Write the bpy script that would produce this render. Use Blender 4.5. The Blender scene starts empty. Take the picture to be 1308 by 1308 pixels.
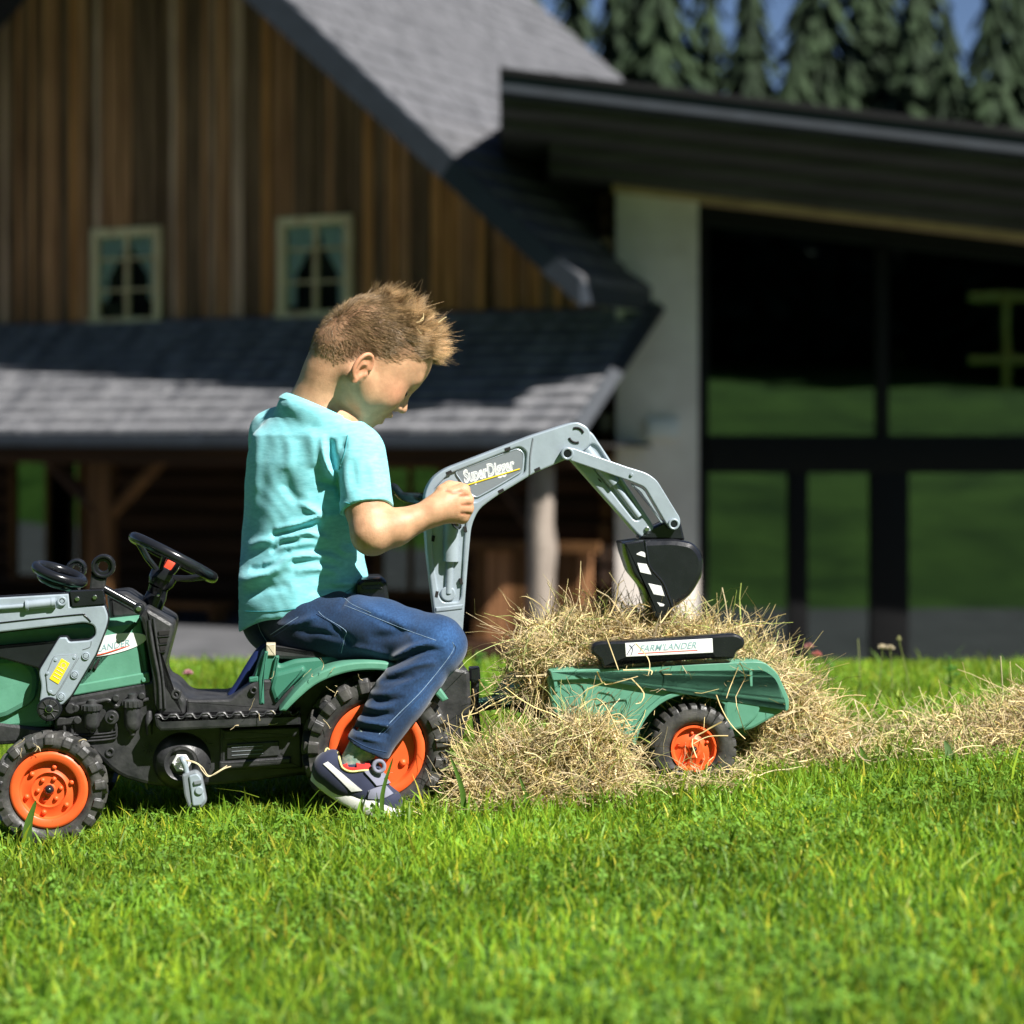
import bpy, bmesh, math, random
import numpy as np
from mathutils import Vector, Matrix
from mathutils.geometry import tessellate_polygon
from mathutils.bvhtree import BVHTree

random.seed(7)
RNG = np.random.default_rng(11)
SC = bpy.context.scene
COL = SC.collection
R = math.radians

# ------------------------------------------------------------------ camera
CAM = np.array([0.0, -3.6, 0.6])
FPX = 2880.0          # focal length in photo pixels (photo is 1308 wide)
cam_d = bpy.data.cameras.new('camera')
cam_d.sensor_width = 36.0
cam_d.lens = FPX / 1308.0 * 36.0
cam_d.shift_y = -(654 - 560) / 1308.0
cam_d.clip_start = 0.05
cam_d.clip_end = 2000.0
cam_d.dof.use_dof = True
cam_d.dof.focus_distance = 3.44
cam_d.dof.aperture_fstop = 4.0
cam = bpy.data.objects.new('camera', cam_d)
cam.location = CAM.tolist()
cam.rotation_euler = (R(90), 0, 0)
COL.objects.link(cam)
SC.camera = cam

# ------------------------------------------------------------------ light
SUN = Vector((0.565, -0.50, 0.82)).normalized()      # direction to the sun
sun_d = bpy.data.lights.new('sun', 'SUN')
sun_d.energy = 5.0
sun_d.angle = R(0.53)
sun_d.color = (1.0, 0.965, 0.905)
sun = bpy.data.objects.new('sun', sun_d)
sun.rotation_euler = SUN.to_track_quat('Z', 'Y').to_euler()
sun.location = (6, -3, 9)
COL.objects.link(sun)
W_ = bpy.data.worlds.new('World')
SC.world = W_
W_.use_nodes = True
nt = W_.node_tree
bg = nt.nodes['Background']
sky = nt.nodes.new('ShaderNodeTexSky')
sky.sky_type = 'NISHITA'
sky.sun_disc = False
sky.sun_elevation = math.asin(SUN.z)
sky.sun_rotation = math.atan2(SUN.x, SUN.y)
sky.altitude = 2000.0
sky.air_density = 0.6
sky.dust_density = 0.1
nt.links.new(sky.outputs[0], bg.inputs[0])
bg.inputs[1].default_value = 0.05
SC.view_settings.view_transform = 'Standard'
SC.view_settings.look = 'None'
SC.view_settings.exposure = 0.98
SC.view_settings.gamma = 1.0
SC.cycles.use_denoising = True
SC.cycles.max_bounces = 8
SC.cycles.transparent_max_bounces = 12

# ------------------------------------------------------------------ helpers
def W(px, py, y=0.0):
    """photo pixel at world depth y -> world point"""
    d = y - CAM[1]
    return np.array([(px - 654.0) / FPX * d, y, CAM[2] + (560.0 - py) / FPX * d])

def tag(o, label=None, cat=None, group=None, kind=None):
    if label: o['label'] = label
    if cat: o['category'] = cat
    if group: o['group'] = group
    if kind: o['kind'] = kind
    return o

def empty(name, loc=(0, 0, 0), rz=0.0, parent=None):
    o = bpy.data.objects.new(name, None)
    o.empty_display_size = 0.05
    o.location = [float(c) for c in loc]
    o.rotation_euler = (0, 0, rz)
    COL.objects.link(o)
    if parent: o.parent = parent
    return o

def root_matrix(o):
    m = Matrix.LocRotScale(o.location, o.rotation_euler, o.scale)
    while o.parent:
        o = o.parent
        m = Matrix.LocRotScale(o.location, o.rotation_euler, o.scale) @ m
    return m

def fast_mesh(name, V, F, smooth=True, sharp=None):
    """V (n,3); F array (m,k) or list of faces"""
    me = bpy.data.meshes.new(name)
    V = np.asarray(V, np.float32)
    if isinstance(F, np.ndarray):
        m, k = F.shape
        me.vertices.add(len(V)); me.vertices.foreach_set('co', V.ravel())
        me.loops.add(m * k); me.loops.foreach_set('vertex_index', F.astype(np.int32).ravel())
        me.polygons.add(m); me.polygons.foreach_set('loop_start', np.arange(0, m * k, k, dtype=np.int32))
        me.update(calc_edges=True)
    else:
        me.from_pydata(V.tolist(), [], [list(map(int, f)) for f in F])
        me.update()
    if smooth:
        me.polygons.foreach_set('use_smooth', np.ones(len(me.polygons), bool))
        if sharp: me.set_sharp_from_angle(angle=R(sharp))
    return me

def mk(name, V, F, mat, parent=None, smooth=True, sharp=40, world=False):
    V = np.asarray(V, float)
    if world and parent is not None:
        M = np.array(root_matrix(parent).inverted())
        V = V @ M[:3, :3].T + M[:3, 3]
    me = fast_mesh(name, V, F, smooth, sharp)
    return link(name, me, mat, parent)

def link(name, me, mat, parent=None):
    o = bpy.data.objects.new(name, me)
    if mat is not None and len(me.materials) == 0: me.materials.append(mat)
    COL.objects.link(o)
    if parent: o.parent = parent
    return o

class MB:
    """small mesh collector"""
    def __init__(self): self.v = []; self.f = []; self.n = 0
    def add(self, V, F):
        V = np.asarray(V, float)
        self.v.append(V); self.f += [[int(i) + self.n for i in f] for f in F]; self.n += len(V)
        return self
    def get(self): return np.concatenate(self.v), self.f

def box_vf(c, s, rz=0.0, bev=0.0, M=None):
    """chamfered box centred c, full size s"""
    bm = bmesh.new()
    bmesh.ops.create_cube(bm, size=1.0)
    for v in bm.verts: v.co = Vector((v.co.x * s[0], v.co.y * s[1], v.co.z * s[2]))
    if bev > 0:
        bmesh.ops.bevel(bm, geom=bm.edges[:], offset=bev, segments=2, affect='EDGES', profile=0.6)
    bm.verts.index_update()
    V = np.array([v.co[:] for v in bm.verts]); F = [[v.index for v in f.verts] for f in bm.faces]
    bm.free()
    if rz:
        c_, s_ = math.cos(rz), math.sin(rz)
        V = V @ np.array([[c_, s_, 0], [-s_, c_, 0], [0, 0, 1]])
    if M is not None: V = V @ np.asarray(M).T
    return V + np.asarray(c, float), F

def catmull(P, n=6, closed=False):
    P = np.asarray(P, float); out = []
    N = len(P)
    rng = range(N) if closed else range(N - 1)
    for i in rng:
        if closed: a, b, c, d = P[(i - 1) % N], P[i], P[(i + 1) % N], P[(i + 2) % N]
        else: a, b, c, d = P[max(i - 1, 0)], P[i], P[i + 1], P[min(i + 2, N - 1)]
        for k in range(n):
            t = k / n
            out.append(0.5 * ((2 * b) + (-a + c) * t + (2 * a - 5 * b + 4 * c - d) * t * t + (-a + 3 * b - 3 * c + d) * t ** 3))
    if not closed: out.append(P[-1])
    return np.array(out)

def tube_vf(P, r, sides=8, caps=True, flat=1.0):
    P = np.asarray(P, float); n = len(P)
    r = np.broadcast_to(np.asarray(r, float), (n,))
    T = np.gradient(P, axis=0); T /= np.linalg.norm(T, axis=1)[:, None] + 1e-12
    ref = np.array([0, 0, 1.0]) if abs(T[0][2]) < 0.9 else np.array([0, 1.0, 0])
    V = []
    N = np.cross(T[0], ref); N /= np.linalg.norm(N)
    for i in range(n):
        N = N - T[i] * np.dot(N, T[i]); N /= np.linalg.norm(N) + 1e-12
        B = np.cross(T[i], N)
        for k in range(sides):
            a = 2 * math.pi * k / sides
            V.append(P[i] + r[i] * (math.cos(a) * N * flat + math.sin(a) * B))
    F = []
    for i in range(n - 1):
        for k in range(sides):
            F.append([i * sides + k, i * sides + (k + 1) % sides, (i + 1) * sides + (k + 1) % sides, (i + 1) * sides + k])
    if caps:
        F.append(list(range(sides))[::-1]); F.append([(n - 1) * sides + k for k in range(sides)])
    return np.array(V), F

def lathe_vf(prof, seg=48, centre=(0, 0, 0), axis='y', closed=False):
    """prof list of (r, h); axis along local -y (h positive towards the viewer side)"""
    prof = np.asarray(prof, float); n = len(prof); V = []
    for k in range(seg):
        a = 2 * math.pi * k / seg
        c, s = math.cos(a), math.sin(a)
        for r, h in prof:
            if axis == 'y': V.append((r * c, -h, r * s))
            else: V.append((r * c, r * s, h))
    F = []
    for k in range(seg):
        k2 = (k + 1) % seg
        for i in range(n if closed else n - 1):
            j = (i + 1) % n
            q = [k * n + i, k2 * n + i, k2 * n + j, k * n + j]
            F.append(q if axis != 'y' else q)
    if not closed:
        if prof[0][0] > 1e-6: F.append([k * n for k in range(seg)][::-1])
        if prof[-1][0] > 1e-6: F.append([k * n + n - 1 for k in range(seg)])
    return np.array(V) + np.asarray(centre, float), F

def fil(pts, r=0.0, n=5):
    """fillet a closed 2d polygon; pts (x,y) or (x,y,r)"""
    out = []; N = len(pts)
    for i in range(N):
        p = np.array(pts[i][:2], float); rr = pts[i][2] if len(pts[i]) > 2 else r
        a = np.array(pts[i - 1][:2], float); b = np.array(pts[(i + 1) % N][:2], float)
        da, db = a - p, b - p
        la, lb = np.linalg.norm(da), np.linalg.norm(db)
        if rr <= 0 or la < 1e-6 or lb < 1e-6: out.append(p); continue
        da /= la; db /= lb
        t = min(rr, la * 0.45, lb * 0.45)
        q0, q1 = p + da * t, p + db * t
        for k in range(n + 1):
            s = k / n
            out.append((1 - s) ** 2 * q0 + 2 * s * (1 - s) * p + s * s * q1)
    return np.array(out)

def area2(P): 
    x, y = P[:, 0], P[:, 1]
    return 0.5 * np.sum(x * np.roll(y, -1) - np.roll(x, -1) * y)

def inset(P, d):
    """offset a CCW loop inwards by d"""
    A = P - np.roll(P, 1, 0); B = np.roll(P, -1, 0) - P
    A /= np.linalg.norm(A, axis=1)[:, None] + 1e-9; B /= np.linalg.norm(B, axis=1)[:, None] + 1e-9
    nA = np.stack([-A[:, 1], A[:, 0]], 1); nB = np.stack([-B[:, 1], B[:, 0]], 1)
    m = nA + nB; m /= np.linalg.norm(m, axis=1)[:, None] + 1e-9
    c = np.clip(np.sum(m * nA, 1), 0.45, 1)
    return P + m * (d / c)[:, None]

def dedupe(P, eps=1e-5):
    keep = [i for i in range(len(P)) if np.linalg.norm(P[i] - P[i - 1]) > eps]
    return P[keep]

def plate_vf(outer, w0, w1, bev=0.002, holes=()):
    """outer/holes are (n,2) loops of (u,z); solid between w0 (near the viewer) and w1; verts are (u,-w,z)"""
    loops = []
    P = dedupe(np.asarray(outer, float)); P = P if area2(P) > 0 else P[::-1]
    loops.append((P, 1))
    for h in holes:
        H = dedupe(np.asarray(h, float)); H = H if area2(H) > 0 else H[::-1]
        loops.append((H, -1))
    V = []; F = []; base = 0
    prof = [(bev, 0.0), (0.3 * bev, 0.3 * bev), (0.0, bev)]
    t = w0 - w1
    rings = [(d, w0 - q) for d, q in prof] + [(d, w1 + q) for d, q in prof[::-1]] if bev > 0 else [(0, w0), (0, w1)]
    capA, capB = [], []
    for P, sgn in loops:
        n = len(P); idx = []
        for d, w in rings:
            Q = inset(P, d * sgn) if d else P
            idx.append(list(range(base, base + n))); base += n
            V += [(q[0], -w, q[1]) for q in Q]
        for a, b in zip(idx[:-1], idx[1:]):
            for i in range(n):
                j = (i + 1) % n
                q = [a[i], b[i], b[j], a[j]]
                F.append(q if sgn > 0 else q[::-1])
        capA.append(idx[0]); capB.append(idx[-1])
    V = np.array(V)
    if len(loops) == 1:
        F.append(capA[0]); F.append(capB[0][::-1])
    else:
        for caps, flip in ((capA, False), (capB, True)):
            flat = [i for c in caps for i in c]
            tris = tessellate_polygon([[Vector((V[i][0], V[i][2], 0)) for i in c] for c in caps])
            for tr in tris:
                a = [flat[i] for i in tr]
                p = V[a]
                ar = (p[1][0] - p[0][0]) * (p[2][2] - p[0][2]) - (p[2][0] - p[0][0]) * (p[1][2] - p[0][2])
                if ar < 0: a = a[::-1]
                F.append(a[::-1] if flip else a)
    return V, F

def flat_caps(o):
    """keep the flat sides of a moulded plate flat; only the rounded edge is smooth"""
    me = o.data; n = len(me.polygons); nr = np.zeros(n * 3, np.float32); me.polygons.foreach_get('normal', nr)
    sm = np.abs(nr.reshape(-1, 3)[:, 1]) < 0.9995
    me.polygons.foreach_set('use_smooth', sm); me.update()
    return o

# ------------------------------------------------------------------ materials
def mat(name, col, rough=0.5, var=0.12, vscale=14.0, bump=0.0, bscale=180.0, spec=0.5, col2=None, metal=0.0,
        stretch=(1, 1, 1), coat=0.0, sss=0.0, attr=None, trans=0.0, rvar=0.0, contrast=(0.3, 0.7)):
    m = bpy.data.materials.new(name); m.use_nodes = True
    n = m.node_tree.nodes; l = m.node_tree.links
    b = n['Principled BSDF']
    tc = n.new('ShaderNodeTexCoord'); mp = n.new('ShaderNodeMapping')
    mp.inputs['Scale'].default_value = stretch
    l.new(tc.outputs['Object'], mp.inputs['Vector'])
    nz = n.new('ShaderNodeTexNoise'); nz.inputs['Scale'].default_value = vscale
    nz.inputs['Detail'].default_value = 6; nz.inputs['Roughness'].default_value = 0.6
    l.new(mp.outputs[0], nz.inputs['Vector'])
    rp = n.new('ShaderNodeValToRGB')
    rp.color_ramp.elements[0].position = contrast[0]; rp.color_ramp.elements[1].position = contrast[1]
    c0 = [c * (1 - var) for c in col]; c1 = [min(1, c * (1 + var)) for c in (col2 or col)]
    rp.color_ramp.elements[0].color = (*c0, 1); rp.color_ramp.elements[1].color = (*c1, 1)
    l.new(nz.outputs['Fac'], rp.inputs[0])
    src = rp.outputs[0]
    if attr:
        at = n.new('ShaderNodeAttribute'); at.attribute_name = attr
        mx = n.new('ShaderNodeMix'); mx.data_type = 'RGBA'; mx.blend_type = 'MULTIPLY'; mx.inputs[0].default_value = 1.0
        l.new(src, mx.inputs[6]); l.new(at.outputs['Color'], mx.inputs[7]); src = mx.outputs[2]
    l.new(src, b.inputs['Base Color'])
    b.inputs['Roughness'].default_value = rough
    b.inputs['Specular IOR Level'].default_value = spec
    b.inputs['Metallic'].default_value = metal
    if coat: b.inputs['Coat Weight'].default_value = coat
    if sss:
        b.inputs['Subsurface Weight'].default_value = sss
        b.inputs['Subsurface Radius'].default_value = (0.012, 0.005, 0.003)
        b.inputs['Subsurface Scale'].default_value = 0.6
    if rvar:
        mr = n.new('ShaderNodeMapRange'); mr.inputs[3].default_value = max(0.02, rough - rvar); mr.inputs[4].default_value = min(1, rough + rvar)
        n2 = n.new('ShaderNodeTexNoise'); n2.inputs['Scale'].default_value = vscale * 3; n2.inputs['Detail'].default_value = 5
        l.new(mp.outputs[0], n2.inputs['Vector']); l.new(n2.outputs['Fac'], mr.inputs[0]); l.new(mr.outputs[0], b.inputs['Roughness'])
    if bump:
        nb = n.new('ShaderNodeTexNoise'); nb.inputs['Scale'].default_value = bscale; nb.inputs['Detail'].default_value = 4
        l.new(mp.outputs[0], nb.inputs['Vector'])
        bp = n.new('ShaderNodeBump'); bp.inputs['Strength'].default_value = min(1.0, bump); bp.inputs['Distance'].default_value = 0.3 / bscale
        l.new(nb.outputs['Fac'], bp.inputs['Height']); l.new(bp.outputs[0], b.inputs['Normal'])
    if trans:
        tr = n.new('ShaderNodeBsdfTranslucent'); l.new(src, tr.inputs['Color'])
        ms = n.new('ShaderNodeMixShader'); ms.inputs[0].default_value = trans
        l.new(b.outputs[0], ms.inputs[1]); l.new(tr.outputs[0], ms.inputs[2])
        l.new(ms.outputs[0], n['Material Output'].inputs[0])
    return m

M = {}
M['green'] = mat('green_plastic', (0.095, 0.275, 0.185), 0.40, 0.10, 26, 0.12, 260, rvar=0.14, col2=(0.11, 0.295, 0.205))
M['dgreen'] = mat('dark_green_plastic', (0.045, 0.18, 0.12), 0.4, 0.05, 9, 0.10, 260, rvar=0.1)
M['black'] = mat('black_plastic', (0.020, 0.021, 0.024), 0.40, 0.25, 38, 0.3, 160, rvar=0.14, col2=(0.042, 0.042, 0.043))
M['gblack'] = mat('gloss_black_plastic', (0.012, 0.013, 0.016), 0.2, 0.2, 30, 0.05, 160, rvar=0.06)
M['tyre'] = mat('tyre_plastic', (0.024, 0.025, 0.028), 0.44, 0.3, 40, 0.35, 200, rvar=0.14, col2=(0.065, 0.062, 0.056))
M['orange'] = mat('orange_plastic', (0.78, 0.112, 0.024), 0.42, 0.10, 40, 0.06, 200, rvar=0.08)
M['grey'] = mat('grey_plastic', (0.33, 0.39, 0.44), 0.34, 0.10, 30, 0.10, 150, rvar=0.1, metal=0.15)
M['dgrey'] = mat('dark_grey_plastic', (0.19, 0.215, 0.235), 0.4, 0.06, 12, 0.10, 150, rvar=0.08)
M['white'] = mat('white_sticker', (0.80, 0.81, 0.80), 0.4, 0.03)
M['yellow'] = mat('yellow_sticker', (0.86, 0.62, 0.02), 0.4, 0.04)
M['red'] = mat('red_plastic', (0.78, 0.07, 0.03), 0.35, 0.05)
M['steel'] = mat('steel_screw', (0.55, 0.56, 0.57), 0.25, 0.1, metal=1.0)
M['navy'] = mat('navy_plastic', (0.012, 0.022, 0.09), 0.4, 0.1)
M['beige'] = mat('beige_plastic', (0.52, 0.46, 0.33), 0.5, 0.1)
M['teal_print'] = mat('teal_print', (0.24, 0.40, 0.42), 0.5, 0.05)
M['cord'] = mat('cord', (0.62, 0.52, 0.33), 0.8, 0.1)

def text_vf(body, size, shear=0.0, bold=0.0):
    cu = bpy.data.curves.new('text', 'FONT'); cu.body = body; cu.size = size; cu.shear = shear; cu.offset = bold
    cu.resolution_u = 3
    ob = bpy.data.objects.new('text', cu); COL.objects.link(ob)
    dg = bpy.context.evaluated_depsgraph_get(); dg.update()
    me = bpy.data.meshes.new_from_object(ob.evaluated_get(dg))
    V = np.array([v.co[:] for v in me.vertices]); F = [list(p.vertices) for p in me.polygons]
    bpy.data.objects.remove(ob); bpy.data.curves.remove(cu); bpy.data.meshes.remove(me)
    return V, F
# ------------------------------------------------------------------ ground
def sstep(a, b, x):
    t = np.clip((x - a) / (b - a), 0, 1); return t * t * (3 - 2 * t)

def ground_z(x, y):
    x = np.asarray(x, float); y = np.asarray(y, float)
    xs = np.clip(x, -1.6, 1.6)
    near = -0.007 + 0.065 * (xs + 0.69)
    z = near * (1 - sstep(0.2, 1.8, y)) + (-0.02) * sstep(0.2, 1.8, y)
    z = z + 0.012 * np.sin(x * 2.1 + 0.7) * np.cos(y * 1.7) * sstep(0.3, 1.5, np.abs(y) + np.abs(x) * 0.3)
    # falls from the crest to the yard
    yard = -1.46 - 0.46 * sstep(-3.0, 1.5, x)
    z = z + (yard - z) * sstep(1.9, 13.5, y)
    # rises behind the photographer
    z = z + 1.75 * sstep(-5.0, -16.0, y) + 6.0 * sstep(-17.0, -75.0, y)
    z = z + sstep(-7, -14, y) * (0.28 * np.sin(x * 0.23 + 0.6) + 0.16 * np.sin(x * 0.61))
    z = z + 9.0 * sstep(40, 110, y)
    return z

def build_ground():
    gx = np.concatenate([-np.geomspace(3.0, 400, 34)[::-1], np.linspace(-2.8, 2.8, 80), np.geomspace(3.0, 400, 34)])
    gy = np.concatenate([-np.geomspace(3.0, 300, 40)[::-1], np.linspace(-2.8, 9.5, 150), np.geomspace(9.8, 500, 40)])
    X, Y = np.meshgrid(gx, gy, indexing='ij'); Z = ground_z(X, Y)
    # tuck the meadow sheet below the paved yard
    V = np.stack([X.ravel(), Y.ravel(), Z.ravel()], 1)
    ny = len(gy)
    I, J = np.meshgrid(np.arange(len(gx) - 1), np.arange(ny - 1), indexing='ij')
    a = (I * ny + J).ravel()
    F = np.stack([a, a + ny, a + ny + 1, a + 1], 1)
    m = mat('meadow', (0.026, 0.085, 0.010), 0.9, 0.4, 0.55, 0.5, 30, col2=(0.06, 0.125, 0.02), spec=0.1)
    o = mk('meadow', V, F, m, None, True, None)
    tag(o, kind='structure')
    # paved yard in front of the buildings
    gx = np.linspace(-40, 40, 81); gy = np.linspace(12.2, 42, 50)
    X, Y = np.meshgrid(gx, gy, indexing='ij'); Z = ground_z(X, Y) + 0.03
    V = np.stack([X.ravel(), Y.ravel(), Z.ravel()], 1); ny = len(gy)
    I, J = np.meshgrid(np.arange(len(gx) - 1), np.arange(ny - 1), indexing='ij')
    a = (I * ny + J).ravel(); F = np.stack([a, a + ny, a + ny + 1, a + 1], 1)
    m = mat('asphalt', (0.075, 0.078, 0.083), 0.85, 0.25, 2.0, 0.6, 60, col2=(0.10, 0.10, 0.105), spec=0.25)
    tag(mk('paved_yard', V, F, m, None, True, None), kind='structure')
build_ground()

# ------------------------------------------------------------------ barn
BETA = R(26)
BU = np.array([math.cos(BETA), -math.sin(BETA), 0]); BN = np.array([-math.sin(BETA), -math.cos(BETA), 0])
BQ = W(405, 560, 22.0); BQ[2] = 0
def BL(px, py, n=0.0):
    """photo pixel on the plane n metres in front of the barn wall -> (s, z)"""
    d = np.array([(px - 654) / FPX, 1, (560 - py) / FPX])
    t = (n - np.dot(CAM - BQ, BN)) / np.dot(d, BN)
    P = CAM + t * d
    return float(np.dot(P - BQ, BU)), float(P[2])
def Bs(px, n=0.0): return BL(px, 560, n)[0]
def Bz(px, py, n=0.0): return BL(px, py, n)[1]

barn = empty('barn', BQ, -BETA)
tag(barn, 'old dark wooden barn with two curtained windows above a shingled porch roof', 'barn')

def bbox(name, s0, s1, n0, n1, z0, z1, m, parent=barn, bev=0.0):
    V, F = box_vf(((s0 + s1) / 2, -(n0 + n1) / 2, (z0 + z1) / 2), (abs(s1 - s0), abs(n1 - n0), abs(z1 - z0)), bev=bev)
    return mk(name, V, F, m, parent, bev > 0)

def wood(name, col, col2, grain=(40, 40, 2.0), rough=0.8):
    return mat(name, col, rough, 0.3, 1.0, 0.6, 60, col2=col2, stretch=grain, spec=0.25)
WB = [wood('weathered_board_a', (0.30, 0.130, 0.052), (0.50, 0.245, 0.115), (14, 14, 0.8)),
      wood('weathered_board_b', (0.40, 0.185, 0.078), (0.62, 0.315, 0.15), (14, 14, 0.8)),
      wood('weathered_board_c', (0.11, 0.06, 0.032), (0.25, 0.145, 0.078), (14, 14, 0.8)),
      wood('weathered_board_d', (0.42, 0.25, 0.155), (0.66, 0.43, 0.29), (14, 14, 0.8)),
      wood('weathered_board_e', (0.44, 0.175, 0.055), (0.64, 0.29, 0.10), (14, 14, 0.8))]
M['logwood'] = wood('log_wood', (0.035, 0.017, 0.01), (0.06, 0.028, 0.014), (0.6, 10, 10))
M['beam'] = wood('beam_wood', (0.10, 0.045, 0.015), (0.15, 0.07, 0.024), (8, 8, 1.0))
M['paleframe'] = wood('pale_window_wood', (0.86, 0.58, 0.31), (0.90, 0.67, 0.40), (6, 6, 2.0), 0.6)
M['greypost'] = wood('grey_log', (0.20, 0.16, 0.13), (0.33, 0.28, 0.235), (9, 9, 0.9))
M['shingle'] = wood('wood_shingle', (0.125, 0.13, 0.15), (0.22, 0.22, 0.23), (6, 1.5, 1.5), 0.8)
M['greyboard2'] = wood('grey_roof_shingle', (0.07, 0.072, 0.08), (0.13, 0.13, 0.14), (3, 8, 3), 0.8)
M['darkroof'] = mat('dark_roof', (0.022, 0.028, 0.038), 0.6, 0.2, 4, 0.3, 40)
M['interior'] = mat('dark_interior', (0.012, 0.011, 0.010), 0.9, 0.2)
M['curtain'] = mat('pale_curtain', (0.80, 0.88, 0.86), 0.9, 0.08, 20, trans=0.1)

def glass_mat(name, refl=0.12, tint=(0.5, 0.55, 0.55)):
    m = bpy.data.materials.new(name); m.use_nodes = True
    n = m.node_tree.nodes; l = m.node_tree.links
    n.remove(n['Principled BSDF'])
    g = n.new('ShaderNodeBsdfGlossy'); g.inputs['Roughness'].default_value = 0.016; g.inputs['Color'].default_value = (0.85, 0.95, 0.92, 1)
    t = n.new('ShaderNodeBsdfTransparent'); t.inputs['Color'].default_value = (*tint, 1)
    fr = n.new('ShaderNodeFresnel'); fr.inputs['IOR'].default_value = 1.5
    ad = n.new('ShaderNodeMath'); ad.operation = 'ADD'; ad.inputs[1].default_value = refl; ad.use_clamp = True
    tc = n.new('ShaderNodeTexCoord'); nz = n.new('ShaderNodeTexNoise'); nz.inputs['Scale'].default_value = 0.9
    bp = n.new('ShaderNodeBump'); bp.inputs['Strength'].default_value = 0.03; bp.inputs['Distance'].default_value = 0.02
    l.new(tc.outputs['Object'], nz.inputs['Vector']); l.new(nz.outputs['Fac'], bp.inputs['Height']); l.new(bp.outputs[0], g.inputs['Normal'])
    mx = n.new('ShaderNodeMixShader')
    l.new(fr.outputs[0], ad.inputs[0]); l.new(ad.outputs[0], mx.inputs[0])
    l.new(t.outputs[0], mx.inputs[1]); l.new(g.outputs[0], mx.inputs[2]); l.new(mx.outputs[0], n['Material Output'].inputs[0])
    return m
M['pane'] = glass_mat('window_glass', 0.0, (0.9, 0.93, 0.93))
M['bigglass'] = glass_mat('facade_glass', 0.12, (0.34, 0.42, 0.40))

OV = 1.95                                  # gable overhang
s_apex, s_eave = Bs(60, OV), Bs(741, OV)
z_eave = Bz(741, 361, OV)
slope = 0.90
z_apex = z_eave + (s_eave - s_apex) * slope
def rake_z(s): return z_apex - abs(s - s_apex) * slope
ROOFZ = Bz(405, 402)                       # where the porch roof meets the wall

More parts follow.
